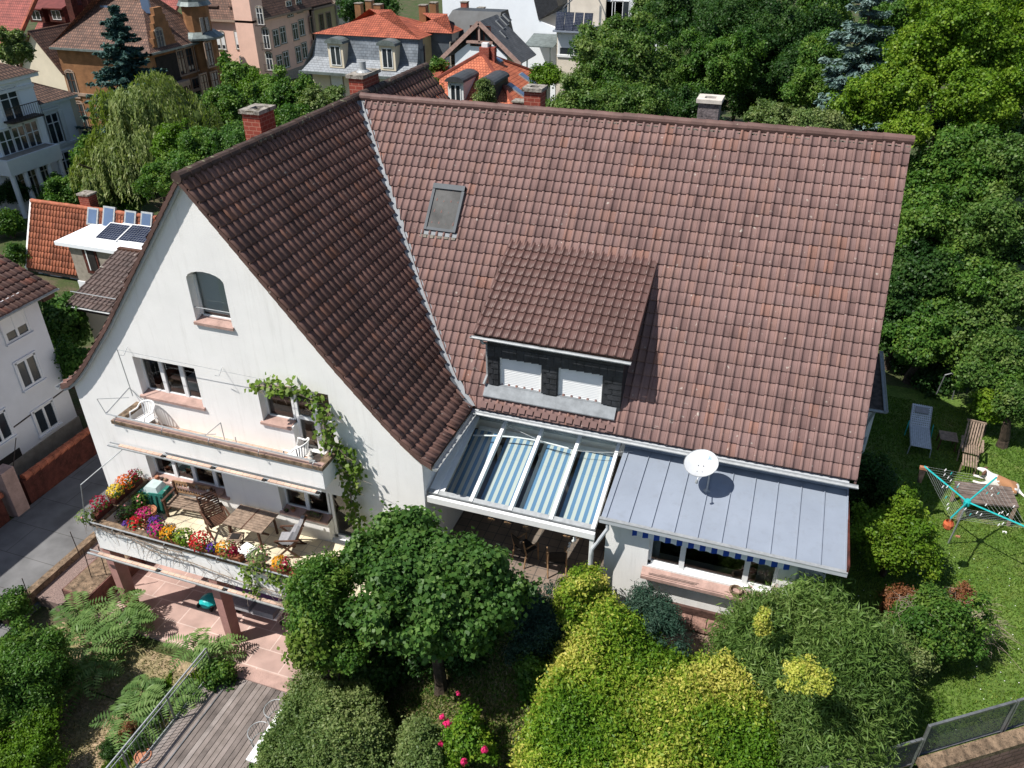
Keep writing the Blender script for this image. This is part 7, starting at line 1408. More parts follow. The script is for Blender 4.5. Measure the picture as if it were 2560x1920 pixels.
# dog lying behind the table: one continuous skinned body
dogp = np.array((20.28, 8.62, LZ)); dgo = thing('dog', 'white and brown dog lying on the lawn behind the plank table', 'dog', tuple(dogp), R_(-14))
def dog_(o):
    J = [((.30, 0, .17), .17), ((0, .0, .19), .185), ((-.30, .0, .21), .175), ((-.44, .0, .34), .115), ((-.52, .0, .44), .10), ((-.66, .02, .43), .062), ((-.74, .02, .41), .045),   # spine, neck, head, muzzle
         ((-.34, -.14, .12), .07), ((-.52, -.16, .05), .045), ((-.74, -.15, .04), .04), ((-.34, .14, .12), .07), ((-.54, .17, .05), .045), ((-.76, .18, .04), .04),          # forelegs stretched forward
         ((.36, -.20, .13), .11), ((.14, -.26, .06), .055), ((.02, -.27, .04), .045), ((.38, .18, .12), .10), ((.18, .24, .05), .05), ((.42, 0, .12), .09), ((.58, -.06, .06), .035), ((.70, -.16, .04), .028), ((.72, -.28, .04), .018)]
    E_ = [(0, 1), (1, 2), (2, 3), (3, 4), (4, 5), (5, 6), (2, 7), (7, 8), (8, 9), (2, 10), (10, 11), (11, 12), (0, 13), (13, 14), (14, 15), (0, 16), (16, 17), (0, 18), (18, 19), (19, 20), (20, 21)]
    me = bpy.data.meshes.new('body'); me.from_pydata([j[0] for j in J], E_, []); ob_ = bpy.data.objects.new('body', me); COL.objects.link(ob_); ob_.parent = o
    sk_ = ob_.modifiers.new('skin', 'SKIN'); sk_.use_smooth_shade = True
    for i, j in enumerate(J): me.skin_vertices[0].data[i].radius = (j[1], j[1]*.95)
    me.skin_vertices[0].data[1].use_root = True; sb = ob_.modifiers.new('sub', 'SUBSURF'); sb.levels = 2; sb.render_levels = 2
    mt = mat('dog_fur', (.74, .70, .66), .9, .05, 4, bump=.5, bs=40); t = mt.node_tree; L = t.links.new; pr = t.nodes['Principled BSDF']; tc = _n(t, 'ShaderNodeTexCoord'); sp = _n(t, 'ShaderNodeSeparateXYZ'); L(tc.outputs['Object'], sp.inputs[0]); nz = _n(t, 'ShaderNodeTexNoise'); nz.inputs['Scale'].default_value = 5; L(tc.outputs['Object'], nz.inputs['Vector'])
    def rng_(sock, a, b): g1 = _n(t, 'ShaderNodeMath', operation='GREATER_THAN'); g1.inputs[1].default_value = a; L(sock, g1.inputs[0]); g2 = _n(t, 'ShaderNodeMath', operation='LESS_THAN'); g2.inputs[1].default_value = b; L(sock, g2.inputs[0]); g = _n(t, 'ShaderNodeMath', operation='MULTIPLY'); L(g1.outputs[0], g.inputs[0]); L(g2.outputs[0], g.inputs[1]); return g.outputs[0]
    ax = _n(t, 'ShaderNodeMath', operation='ADD'); L(sp.outputs[0], ax.inputs[0]); sc = _n(t, 'ShaderNodeMath', operation='MULTIPLY_ADD'); sc.inputs[1].default_value = .5; sc.inputs[2].default_value = -.25; L(nz.outputs['Fac'], sc.inputs[0]); L(sc.outputs[0], ax.inputs[1])
    body_m = _n(t, 'ShaderNodeMath', operation='MULTIPLY'); L(rng_(ax.outputs[0], -.12, .40), body_m.inputs[0]); L(rng_(sp.outputs[2], .13, 1), body_m.inputs[1])
    mx = _n(t, 'ShaderNodeMix', data_type='RGBA'); src = pr.inputs['Base Color'].links[0].from_socket; L(src, mx.inputs[6]); mx.inputs[7].default_value = (.36, .18, .09, 1); L(body_m.outputs[0], mx.inputs[0]); L(mx.outputs[2], pr.inputs['Base Color']); me.materials.append(mt)
    ear = mat('dog_ear', (.13, .07, .045), .9, .2, 9)
    for s in (-1, 1): MB().m(ear).tube([(-.50, s*.085, .50), (-.51, s*.14, .45), (-.54, s*.15, .36), (-.55, s*.14, .32)], [.03, .05, .045, .015], 8).build('ear', o, True)
    MB().m('black').lathe((-.79, .02, .415), [(.006, -.02), (.022, 0), (.006, .02)], 8).build('nose', o)
    for s in (-1, 1): MB().m('black').lathe((-.615, .02+s*.052, .475), [(.003, -.012), (.012, 0), (.003, .012)], 8).build('eye', o)
local(dgo, dog_)
for i_, (x, y) in enumerate(((2060, 1515), (1690, 1548))): P = at(1860+x*.31646, 850+y*.31646, z=LZ+.03); tag(MB().m('plastic' if i_ == 0 else 'terra').hexa([(P[0]-.06, P[1]-.03, LZ), (P[0]+.06, P[1]-.03, LZ), (P[0]+.06, P[1]+.03, LZ), (P[0]-.06, P[1]+.03, LZ), (P[0]-.05, P[1]-.02, LZ+.04), (P[0]+.05, P[1]-.02, LZ+.04), (P[0]+.05, P[1]+.02, LZ+.04), (P[0]-.05, P[1]+.02, LZ+.04)]).build('dog_toy'), ['white bone toy lying on the lawn', 'reddish toy lying near the drier pole'][i_], 'toy')
# mesh fence on the brick wall, bottom right
def r5(x, y): return 1860+x*.31646, 1395+y*.31646
zb5, zt5 = -3.35, -2.0
A = at(*r5(1365, 1565), z=zb5+.25); B = at(*r5(2300, 1290), z=zb5+.25); dr = (B-A)/np.linalg.norm(B-A); nf = np.cross(dr, (0, 0, 1)); A2 = A-dr*.0
fe = thing('mesh_fence', 'dark framed wire mesh fence panels above the brick wall', 'fence', tuple(A))
meshm = mat('wire_mesh', (.12, .125, .135), .6, .1, 5, metal=.3)
def panel(p0, p1, z0, z1_, nm='mesh_panel'):
    d = (p1-p0); L_ = np.linalg.norm(d); d = d/L_; m = MB().m(meshm); n = int((z1_-z0)/.035)
    for i in range(1, n): z = z0+i*.035; m.bar((*(p0+d*.03)[:2], z), (*(p1-d*.03)[:2], z), .005, .012)
    for i in range(1, int(L_/.035)): q = p0+d*.035*i; m.bar((q[0], q[1], z0), (q[0], q[1], z1_), .006, .006)
    m.build(nm, fe); m = MB().m('steel').bar((*p0[:2], z1_), (*p1[:2], z1_), .05).bar((*p0[:2], z0), (*p1[:2], z0), .04).bar((*p0[:2], z0-.2), (*p0[:2], z1_+.02), .06, .05).bar((*p1[:2], z0-.2), (*p1[:2], z1_+.02), .05); m.build('panel_frame', fe)
T0 = at(*r5(1478, 1322), z=zt5); hgt = zt5-(zb5+.25)
z0_ = zb5+.27; z1__ = z0_+.95
panel(A, A+dr*2.05, z0_, z1__); panel(A+dr*2.12, A+dr*4.3, z0_, z1__)
C0 = A-dr*.05; panel(C0-dr*2.2-nf*.0, C0, z0_-.25, z0_+.55); panel(C0-dr*4.4, C0-dr*2.25, z0_-.25, z0_+.55)
bw = thing('red_sandstone_wall', 'red sandstone wall with mossy coping at the lower right corner', 'wall', tuple(A+nf*.3)); w0 = A+nf*.06; w1 = A+dr*6+nf*.06
rb_ = brickmat('rough_sandstone', (.52, .27, .24), (.44, .22, .20), (.30, .16, .14), .34, .16, bump=1, msize=.018)
m = MB().m(rb_); th_ = .26
m.hexa([tuple(w0+nf*.07-(0, 0, 3)), tuple(w0+nf*th_-(0, 0, 3)), tuple(w1+nf*th_-(0, 0, 3)), tuple(w1+nf*.07-(0, 0, 3)), tuple(w0+nf*.07-(0, 0, .10)), tuple(w0+nf*th_-(0, 0, .10)), tuple(w1+nf*th_-(0, 0, .10)), tuple(w1+nf*.07-(0, 0, .10))]); m.build('wall', bw)
m = MB().m('coping'); m.hexa([tuple(w0-dr*.05-(0, 0, .12)), tuple(w0+nf*.30-dr*.05-(0, 0, .12)), tuple(w1+nf*.30-(0, 0, .12)), tuple(w1-(0, 0, .12)), tuple(w0-dr*.05+(0, 0, .06)), tuple(w0+nf*.30-dr*.05+(0, 0, .02)), tuple(w1+nf*.30+(0, 0, .02)), tuple(w1+(0, 0, .06))]); m.build('coping', bw)
# broken sandstone wall between the shrubs
P = at(965, 1605, z=-5.2); rw = thing('rubble_wall', 'short sandstone rubble wall peeping out between the garden shrubs', 'wall', (P[0], P[1], -6)); m = MB().m('sand')
for i in range(26):
    r_, c_ = divmod(i, 4); a = P[0]-.35+c_*.17+random.uniform(-.03, .03); b_ = P[1]+.7-r_*.26; zt_ = -5.1-r_*.10+random.uniform(-.05, .05); m.hexa([(a, b_, -6.5), (a+.2, b_, -6.5), (a+.2, b_+.24, -6.5), (a, b_+.24, -6.5), (a+.02, b_+.02, zt_), (a+.17, b_+.01, zt_-.03), (a+.18, b_+.22, zt_), (a+.01, b_+.22, zt_+.02)])
m.build('stones', rw)
# ================================================================ VEGETATION OF THE PHOTO
# near shrubs
def drop(u, v, rv, Y):
    best = Y
    for k in range(60):
        y = Y+k*.1; C = at(u, v, y=y)
        if C[0] < 15 and y > -1.0 and y > Y: break
        best = y
        if C[2] <= float(gh(C[0], C[1]))+rv/pxm(C)*.95: break
    return best
ptree('linden_tree', 'broad leaved tree with round bright leaves in front of the glass roof', 1075, 1455, 255, 215, -3.2, 'linden', nc=34, lpx=17, cover=6.5, asp=.95, cr=.30, core=.70, fld=None) if False else None
def near(name, label, u, v, ru, rv, Y, kind, **kw):
    if kw.get('cat') == 'shrub' and name in ('grey_green_shrub', 'golden_shrub', 'rose_bush', 'dark_leaved_shrub', 'green_shrub', 'mixed_shrub', 'withered_shrub', 'yew_shrub', 'variegated_shrub', 'under_shrub', 'withered_conifer', 'dwarf_conifer'):
        Y = drop(u, v, rv, Y)      # stand the shrub on the ground
    return ptree(name, label, u, v, ru, rv, Y, kind, **kw)
near('linden_tree', 'broad leaved tree with round bright leaves in front of the glass roof', 1085, 1480, 225, 195, -2.6, 'linden', nc=52, lpx=15, cover=10, asp=.95, cr=.26, core=.62, depth=.8, jag=.7)
near('leafy_shrub', 'bright shrub climbing over the right end of the terrace', 812, 1495, 88, 135, -3.0, 'mid', nc=24, lpx=11, cover=10, asp=.5, cr=.33, cat='shrub', tr=.06, jag=.8)
near('leafy_shrub', 'light green vine bush below the creeper at the patio corner', 790, 1600, 62, 110, -3.6, 'vine', nc=14, lpx=12, cover=8, asp=.9, cr=.4, cat='shrub', tr=.05, jag=.8)
near('yew_shrub', 'dark blue green conifer shrub beside the round leaved tree', 1345, 1560, 85, 105, -1.9, 'yew', nc=20, lpx=11, cover=9, asp=.24, cr=.36, cat='shrub', tr=.06, up=.9, jag=.9)
near('yew_shrub', 'dark conifer shrub under the left end of the pink window sill', 1625, 1545, 80, 62, -1.2, 'yew', nc=16, lpx=11, cover=9, asp=.24, cr=.38, cat='shrub', tr=.05, jag=.9)
near('variegated_shrub', 'yellow tipped shrub below the downpipe of the glass roof', 1470, 1500, 90, 80, -1.5, 'yellow', nc=16, lpx=9, cover=10, asp=.6, cr=.38, cat='shrub', tr=.05, tb=(.2, 1), jag=.8)
near('golden_sprig', 'bright yellow sprig rising between bamboo and window', 1905, 1560, 15, 52, -2.0, 'yellow', nc=16, lpx=8, cover=9, asp=.6, cr=.3, cat='shrub', tr=0, tb=(.7, 1))
near('golden_sprig', 'yellow flowering sprig lying over the bamboo', 2010, 1690, 66, 17, -3.5, 'yellow', nc=16, lpx=9, cover=6, asp=.6, cr=.25, cat='shrub', tr=0, tb=(.7, 1))
near('mixed_shrub', 'green shrub with withered red twigs at the lawn edge', 2330, 1570, 130, 115, .4, 'mid', nc=26, lpx=10, cover=8, asp=.6, cr=.30, cat='shrub', tr=.06, depth=.8, jag=.8)
near('withered_shrub', 'rust red withered shrub patch beside the dark passage', 2255, 1515, 58, 30, .9, 'rust', nc=12, lpx=7, cover=5, asp=.5, cr=.5, cat='shrub', tr=.03, core=.3, jag=1)
near('withered_shrub', 'small rusty patch of dead leaves facing the lawn', 2405, 1490, 32, 26, 1.3, 'rust', nc=8, lpx=7, cover=4, asp=.5, cr=.5, cat='shrub', tr=.03, core=.3, jag=1)
o = thing('brushwood', 'grey tangle of bare twigs at the lawn side of the shrubs', 'brushwood', tuple(at(2440, 1560, z=-3.5))); m = MB().m('twig')
for i in range(160):
    q = at(2430+random.gauss(0, 26), 1555+random.gauss(0, 22), z=-2.9+random.uniform(-.3, .2)); d_ = np.array((random.uniform(-.2, 1), random.uniform(-1, .1), random.uniform(-.2, .5)))*.35; m.tube([tuple(q), tuple(q+d_), tuple(q+d_*1.7+rng.normal(size=3)*.08)], [.007, .005, .003], 4, False)
m.build('twigs', o)
near('laurel_shrub', 'lime green glossy shrub right of the zinc roof', 2235, 1350, 112, 84, 3.6, 'lime', nc=26, lpx=10, cover=9, asp=.6, cr=.30, cat='shrub', tr=.07, tb=(.1, 1), jag=.8)
near('laurel_shrub', 'pointed top of the lime green shrub beside the passage', 2265, 1262, 26, 46, 4.0, 'lime', nc=8, lpx=9, cover=8, asp=.6, cr=.5, cat='shrub', tr=.04)
near('dark_hedge', 'dark hedge in the shadow along the right hand gable', 2175, 1240, 50, 120, 5.2, 'dark', nc=16, lpx=9, cover=7, asp=.5, cr=.42, cat='hedge', tr=.04)
near('dark_leaved_shrub', 'dark leaved shrub over the white table at the bottom edge', 715, 1890, 85, 62, -6.6, 'mid', nc=18, lpx=11, cover=8, asp=.7, cr=.34, cat='shrub', tr=.05, tb=(0, .6))
near('green_shrub', 'fresh green shrub between rubble wall and meadow', 930, 1680, 85, 85, -4.4, 'linden', nc=20, lpx=12, cover=7, asp=.9, cr=.34, cat='shrub', tr=.05)
near('green_shrub', 'low green shrub at the meadow side of the yew', 1335, 1690, 50, 62, -3.4, 'mid', nc=14, lpx=10, cover=7, asp=.8, cr=.36, cat='shrub', tr=.05)
near('rose_bush', 'rose bush with pink blossoms at the bottom centre', 1165, 1860, 70, 95, -5.9, 'yellow', nc=14, lpx=10, cover=6, asp=.7, cr=.36, cat='shrub', tr=.03, tb=(0, .7), core=.5)
mound('golden_shrub', 'big yellow green shrub spreading across the bottom, right of centre', [(1275, 1990), (1290, 1830), (1350, 1720), (1390, 1600), (1430, 1520), (1540, 1500), (1640, 1545), (1690, 1600), (1790, 1640), (1880, 1680), (1960, 1760), (1975, 1880), (1960, 2060), (1250, 2060)], 2.0, .8, 'yellow', 110000, .085, .042, tb=(.08, 1), patch=1.0)
mound('bamboo_clump', 'large dense bamboo clump in front of the extension corner', [(1800, 1560), (1840, 1500), (1930, 1478), (2040, 1478), (2110, 1500), (2150, 1590), (2240, 1650), (2265, 1720), (2245, 1800), (2190, 1870), (2080, 1930), (1980, 1960), (1950, 1800), (1890, 1690), (1820, 1640)], 2.6, .9, 'bamboo', 70000, .17, .028, patch=.5, spray=9)
mound('grey_green_shrub', 'grey green shrub mass bulging over the deck edge', [(715, 1700), (800, 1650), (890, 1665), (960, 1740), (985, 1800), (985, 1990), (600, 1990), (640, 1860), (690, 1770)], 2.0, .7, 'grey', 60000, .07, .042, patch=.5)
mound('grey_green_shrub', 'olive grey shrub at the bottom centre of the photo', [(985, 1815), (1060, 1790), (1110, 1840), (1120, 1990), (960, 1990)], 1.5, .5, 'grey', 22000, .07, .042, tb=(.15, 1), patch=.5)
rbs = [o for o in bpy.data.objects if o.name == 'rose_bush'][0]
for k, (u, v, n) in enumerate(((1118, 1808, 70), (1105, 1792, 30), (1103, 1860, 30), (1210, 1875, 40), (1160, 1905, 50), (1145, 1735, 14))):
    P = at(u, v, y=drop(1165, 1860, 95, -5.9)-(.75 if k != 5 else -.2)); d = unit(rng.normal(size=(n, 3))); V, F = leaves(P+d*(.09 if n > 35 else .06)*rng.uniform(.4, 1, (n, 1)), d, .06, .055); npmesh('rose_blossom', V, F, [LM['f_rose']], rbs, rng.random(n))
# bottom left
near('dark_leaved_shrub', 'large dark bush filling the bottom left corner', 80, 1690, 118, 150, -5.6, 'mid', nc=30, lpx=10, cover=9, asp=.45, cr=.28, cat='shrub', tr=.1, tb=(0, .8), jag=.7)
near('green_shrub', 'sunlit green foliage at the very bottom left corner', 60, 1880, 110, 70, -7.2, 'lime', nc=18, lpx=9, cover=8, asp=.5, cr=.36, cat='shrub', tr=.04, tb=(0, .45))
near('dark_leaved_shrub', 'small dark bush beside the near end of the mossy wall', 25, 1530, 48, 55, -3.6, 'mid', nc=12, lpx=9, cover=7, asp=.5, cr=.4, cat='shrub', tr=.04, tb=(0, .7))
for k, (u, v, h_, L_) in enumerate(((215, 1560, 1.5, .8), (285, 1590, 1.7, .9), (240, 1660, 1.2, .85), (345, 1560, 1.6, .8), (505, 1640, 1.3, .8), (375, 1775, .9, .8), (430, 1715, .8, .65))):
    P = at(u, v+55, z=-6.9); sumac(['sumac with pinnate fronds nearest the raised bed', 'tallest sumac bush in front of the left pillar', 'sumac bush over the dry ground', 'sumac bush against the left pillar foot', 'single sumac between the two pillars beside the railing', 'low sumac beside the railing, nearest the bottom', 'small sumac under the railing'][k], (P[0], P[1], -6.95), h_, 13, L_, 'sumac bushes left of the deck')
near('green_shrub', 'lush green weeds growing through the top of the railing', 540, 1690, 38, 40, -3.4, 'mid', nc=9, lpx=9, cover=6, asp=.6, cr=.45, cat='shrub', tr=.03)
near('withered_conifer', 'small rusty brown withered conifer beside the railing', 322, 1835, 17, 52, -5.6, 'rust', nc=14, lpx=7, cover=4, asp=.3, cr=.3, cat='shrub', tr=.03)
near('dwarf_conifer', 'small dark green dwarf conifer on the dry ground', 275, 1875, 24, 36, -6.0, 'dark', nc=14, lpx=6, cover=7, asp=.3, cr=.35, cat='shrub', tr=.03)
near('dwarf_conifer', 'dwarf conifer touching the railing behind the terracotta pot', 358, 1870, 18, 30, -5.8, 'dark', nc=12, lpx=6, cover=7, asp=.3, cr=.35, cat='shrub', tr=.03)
# between the houses
near('fig_bush', 'leafy bush between neighbour house and white gable', 160, 810, 62, 75, 7.5, 'linden', nc=18, lpx=12, cover=7, asp=.6, cr=.36, cat='shrub', tr=.06, tb=(0, .8), jag=.8)
near('fig_bush', 'lower dark part of the bushes beside the white gable', 185, 905, 45, 60, 5.5, 'mid', nc=12, lpx=10, cover=7, asp=.6, cr=.4, cat='shrub', tr=.05, tb=(0, .6))
near('street_bush', 'small bush by the fence at the left edge', 40, 640, 28, 32, 17, 'linden', nc=9, lpx=8, cover=6, asp=.6, cr=.45, cat='shrub', tr=.05)
# background trees
P = at(365, 400, y=24.0); hanging('weeping_willow', 'pale green weeping willow left of the red brick chimney', at(395, 365, y=27), (4.5, 4.0, 4.2), 'willow', ns=2400, per=22, la=.36, lb=.085)
hanging('weeping_willow', 'lower bulk of the willow beside the orange roof house', at(290, 425, y=25.5), (2.6, 2.4, 2.3), 'willow', ns=1300, per=20, la=.34, lb=.08)
B_ = at(330, 250, y=37.0); tpz = at(300, 10, y=37.0); conifer('blue_spruce', 'tall dark blue spruce in front of the ochre brick house', (B_[0], 37, -9.5), (B_[0]+.3, 37, float(tpz[2])-.2), 5.2, 'spruced', tiers=30, nl=48000, la=.36, lb=.075)
def bg(name, label, u, v, ru, rv, Y, kind, lpx=6.5, **kw): return ptree(name, label, u, v, ru, rv, Y, kind, lpx=lpx, nc=kw.pop('nc', 26), cover=kw.pop('cover', 8), asp=.75, cr=kw.pop('cr', .30), group='trees beyond the house', **kw)
bg('garden_tree', 'green tree right of the willow', 520, 385, 85, 70, 22, 'mid', tb=(.1, 1)); bg('garden_tree', 'fresh green tree below the willow crown', 440, 360, 52, 60, 23, 'lime', tb=(0, .5))
bg('garden_tree', 'round leaved tree behind the left chimney', 700, 250, 75, 75, 30, 'mid'); bg('garden_tree', 'tree in front of the pink house', 560, 270, 62, 60, 34, 'mid', tb=(0, .9)); bg('garden_tree', 'small tree beside the cream villa wall', 645, 215, 38, 38, 38, 'lime', tb=(0, .45))
bg('garden_tree', 'grey green tree between the two left chimneys', 815, 265, 62, 48, 28, 'grey'); bg('garden_tree', 'low bushes under the white villa', 170, 480, 75, 36, 27, 'mid', tb=(0, .8)); bg('garden_tree', 'dark bush behind the orange roof ridge', 290, 500, 62, 34, 24.5, 'mid', tb=(.0, .6)); bg('garden_tree', 'bushy tree right behind the white gable top', 400, 455, 62, 45, 16.5, 'mid', tb=(.1, 1))
bg('garden_tree', 'tiny tree beside the red chimney with cowl', 1095, 168, 25, 22, 50, 'mid', nc=10); bg('garden_tree', 'ivy covered thin tree before the pyramid roof', 1212, 235, 20, 36, 40, 'grey', nc=9, cr=.5, lpx=5); bg('garden_tree', 'cypress like tree at the left edge by the red roofs', 30, 120, 42, 55, 44, 'grey', nc=12)
bg('garden_tree', 'trees behind the mansard villa at the top edge', 920, 10, 85, 30, 105, 'dark', nc=16); bg('garden_tree', 'bright bush right of the pyramid roof', 1365, 190, 45, 26, 48, 'lime', tb=(0, .6))
bg('maple_tree', 'big round maple in front of the beige block', 1540, 190, 150, 130, 34, 'maple', nc=48, cr=.24, lpx=7.5, tb=(.1, 1)); bg('maple_tree', 'lower left maple bough behind the ridge chimney', 1440, 255, 75, 50, 30, 'maple', nc=20, lpx=7.5, tb=(.2, 1)); bg('maple_tree', 'lower maple crown above the long ridge', 1560, 270, 120, 60, 28, 'maple', nc=24, lpx=7.5)
bg('acacia_tree', 'dark feathery tree at the top right of centre', 1860, 70, 190, 105, 46, 'dark', nc=44, cr=.25, tb=(.1, 1)); bg('acacia_tree', 'feathery green tree behind the grey chimney', 1800, 180, 110, 90, 38, 'mid', nc=26, tb=(0, .8)); bg('acacia_tree', 'dark gap tree between maple and blue spruce', 1990, 200, 90, 100, 40, 'dark', nc=22)
bg('olive_hedge', 'grey green hedge tops above the ridge right of the grey chimney', 1930, 300, 75, 36, 20, 'grey', nc=16); bg('olive_hedge', 'grey green hedge tops near the blue spruce foot', 2050, 310, 80, 36, 19, 'grey', nc=16)
B_ = at(2085, 330, y=27.0); tpz = at(2180, -60, y=30.0); conifer('blue_spruce', 'pale silvery blue spruce right of the grey chimney', (B_[0]+1.2, 29, -5.5), (float(tpz[0])+.1, 30, float(tpz[2])+1.0), 3.5, 'spruce', tiers=26, nl=44000, la=.30, lb=.06)
bg('yellow_green_maple', 'big yellow green maple in the top right corner', 2380, 110, 190, 130, 27, 'lime', nc=50, cr=.24, lpx=8.5, tb=(0, .95)); bg('yellow_green_maple', 'sunlit lower bough of the yellow green maple', 2230, 240, 110, 90, 24, 'lime', nc=26, lpx=8.5, tb=(.1, 1)); bg('yellow_green_maple', 'yellow green boughs near the right edge', 2450, 250, 120, 75, 23, 'lime', nc=24, lpx=8.5, tb=(0, .9)); bg('yellow_green_maple', 'small bright bough just above the ridge end', 2270, 325, 62, 30, 20, 'lime', nc=14, lpx=8.5, tb=(.3, 1))
for k, (u, v, ru, rv, Y, kd, lb) in enumerate(((2400, 400, 120, 80, 20, 'mid', 'green tree right of the ridge end'), (2530, 420, 80, 90, 19, 'maple', 'tree at the right edge level with the ridge end'), (2330, 530, 95, 80, 18, 'mid', 'leafy tree beside the upper verge'), (2480, 560, 95, 90, 17, 'maple', 'dense tree at the right edge below the maple'), (2300, 700, 95, 90, 16, 'dark', 'dark tree beside the middle of the verge'), (2420, 690, 90, 80, 16, 'mid', 'tree in the middle of the right hand grove'), (2530, 740, 70, 90, 15.5, 'maple', 'tree touching the right edge half way down'), (2300, 850, 85, 70, 14.5, 'mid', 'glossy bush behind the woven lounger'), (2490, 900, 95, 80, 13.5, 'maple', 'shady tree over the lawn table'), (2390, 830, 70, 60, 15, 'dark', 'dark tree behind the metal arch'), (2470, 1020, 40, 48, 11.5, 'lime', 'small lime bush beside the wooden deckchair'), (2545, 1010, 50, 62, 11, 'maple', 'bush over the dog at the right edge'))):
    bg('grove_tree', lb, u, v, ru, rv, Y, kd, lpx=9, tb=(.05, .95))
for k, (u, v, ru, rv, Y, kd, lb) in enumerate(((1700, 60, 110, 80, 60, 'dark', 'dark tree filling the gap left of the acacia top'), (1650, 200, 90, 90, 40, 'maple', 'maple flank right of the big maple'), (1720, 290, 90, 50, 30, 'dark', 'dark low tree just left of the grey chimney'), (1900, 200, 110, 100, 44, 'dark', 'deep shaded tree behind the grey chimney'), (2050, 60, 90, 90, 52, 'mid', 'sunlit tree at the top edge left of the blue spruce'), (2250, 60, 110, 90, 44, 'mid', 'tree at the top edge right of the blue spruce'), (2500, 60, 110, 110, 40, 'lime', 'yellow green tree in the top right corner edge'), (2050, 190, 90, 100, 34, 'mid', 'green tree behind the blue spruce'), (1560, 95, 60, 55, 60, 'maple', 'maple top in front of the beige block'), (1640, 40, 80, 55, 66, 'maple', 'tree at the top edge right of the beige block'), (480, 440, 90, 60, 20, 'mid', 'green tree under the chimney behind the white gable'), (610, 360, 80, 60, 21, 'linden', 'tree directly behind the left chimney base'), (700, 330, 90, 55, 22, 'mid', 'low tree behind the dark gable ridge'), (240, 400, 60, 60, 30, 'mid', 'bush between the villa and the willow'), (470, 280, 60, 50, 36, 'dark', 'dark tree at the foot of the ochre house turret'), (600, 200, 50, 50, 48, 'mid', 'tree before the pink ground floor'), (1060, 215, 40, 30, 42, 'mid', 'bush beside the small orange roof'), (10, 480, 50, 40, 26, 'dark', 'dark bush at the left edge below the villa'), (20, 560, 40, 30, 22, 'mid', 'hedge at the left edge behind the neighbour'))):
    bg('garden_tree', lb, u, v, ru, rv, Y, kd)
for k, (u, v, ru, rv, Y, kd, lb) in enumerate(((2260, 460, 80, 80, 21, 'dark', 'dark foliage right beside the upper verge'), (2420, 500, 100, 80, 19, 'mid', 'dense green foliage in the upper grove'), (2540, 600, 70, 80, 17, 'dark', 'dark foliage at the right edge of the upper grove'), (2260, 620, 70, 70, 17.5, 'mid', 'green foliage touching the verge half way down'), (2380, 620, 100, 80, 18, 'maple', 'wide maple like tree in the middle grove'), (2350, 780, 90, 70, 15.6, 'mid', 'leafy foliage above the metal arch'), (2250, 800, 60, 80, 15.5, 'dark', 'dark foliage beside the lean to'), (2440, 800, 100, 80, 15.2, 'maple', 'maple like tree above the deckchair'), (2550, 880, 50, 70, 14, 'dark', 'dark foliage at the right edge above the dog'), (2470, 940, 80, 50, 13, 'mid', 'low boughs hanging over the deckchair'), (2330, 930, 90, 40, 15, 'dark', 'dark hedge behind the woven lounger'))):
    bg('grove_tree', lb, u, v, ru, rv, Y, kd, lpx=9, tb=(.0, .9))
near('mixed_shrub', 'small shrub filling the gap between bamboo and lawn', 2250, 1620, 85, 70, -.3, 'grey', nc=18, lpx=9, cover=8, asp=.5, cr=.34, cat='shrub', tr=.04)
bg('grove_tree', 'shaded tree behind the ridge end and the spruce', 2150, 420, 110, 90, 24, 'dark'); bg('grove_tree', 'darkest tree at the back of the grove', 2440, 330, 150, 110, 30, 'dark', lpx=9)
# grass and weeds, uncountable
def grass(name, label, n, xr, yr, kind, h=.07, wd=.02, keep=None, zf=gh, clump=0):
    x = rng.uniform(*xr, n); y = rng.uniform(*yr, n)
    if keep is not None: k = keep(x, y); x, y = x[k], y[k]
    P = np.stack([x, y, zf(x, y)+.012+h*.4], -1); N = rng.normal(size=P.shape)*(1, 1, .5); T = np.array((0, 0, 1.))+rng.normal(size=P.shape)*.5; s = rng.uniform(.5, 1.5, len(P)); V, F = leaves(P, N, h*s, wd*s, T, .02)
    o = npmesh(name, V, F, [LM[kind]], None, np.clip(.5+.25*np.sin(x*1.7+np.sin(y*1.3))+rng.normal(0, .22, len(x)), 0, 1)); o['kind'] = 'stuff'; o['label'] = label; o['category'] = 'grass'; return o
grass('lawn_grass', 'green lawn grass around the clothes drier', 90000, (15.4, 23), (-5.5, 13), 'grass', .08, .022, keep=lambda x, y: (x-17.1)*.57-(y+2.1)*.82 < -.05); grass('meadow_weeds', 'weedy meadow between the shrubs at the bottom centre', 42000, (4.5, 11.5), (-7.5, -.9), 'dry', .10, .028); grass('meadow_herbs', 'green herbs in the meadow at the bottom centre', 42000, (2.8, 12), (-8, -.6), 'mid', .10, .035)
grass('dry_grass', 'sparse dry grass on the pinkish ground left of the deck', 26000, (-5.2, -.1), (-11, -2.7), 'dry', .07, .02, keep=lambda x, y: np.sin(x*2.1)+np.sin(y*2.7+x) > -.9)
grass('green_weeds', 'green weeds along the railing left of the deck', 9000, (-1.2, -.05), (-7.5, -2.8), 'lime', .12, .035, keep=lambda x, y: np.sin(y*3)+np.sin(x*5+y) > .2)
grass('back_herbs', 'rough herbs on the ground behind the house', 60000, (-16, 3), (13.5, 30), 'mid', .35, .16)
x_ = rng.uniform(16, 22, 160); y_ = rng.uniform(-2, 5, 160); P = np.stack([x_, y_, gh(x_, y_)+.09], -1); V, F = leaves(P, np.tile((0, 0, 1.), (160, 1))+rng.normal(size=(160, 3))*.2, .028, .028); o = npmesh('daisies', V, F, [LM['f_yellow'] if False else leafmat('daisy', [(.7, .7, .68), (.8, .8, .78)], .1)], None, rng.random(160)); o['kind'] = 'stuff'; o['label'] = 'tiny white daisies scattered in the lawn'; o['category'] = 'flowers'
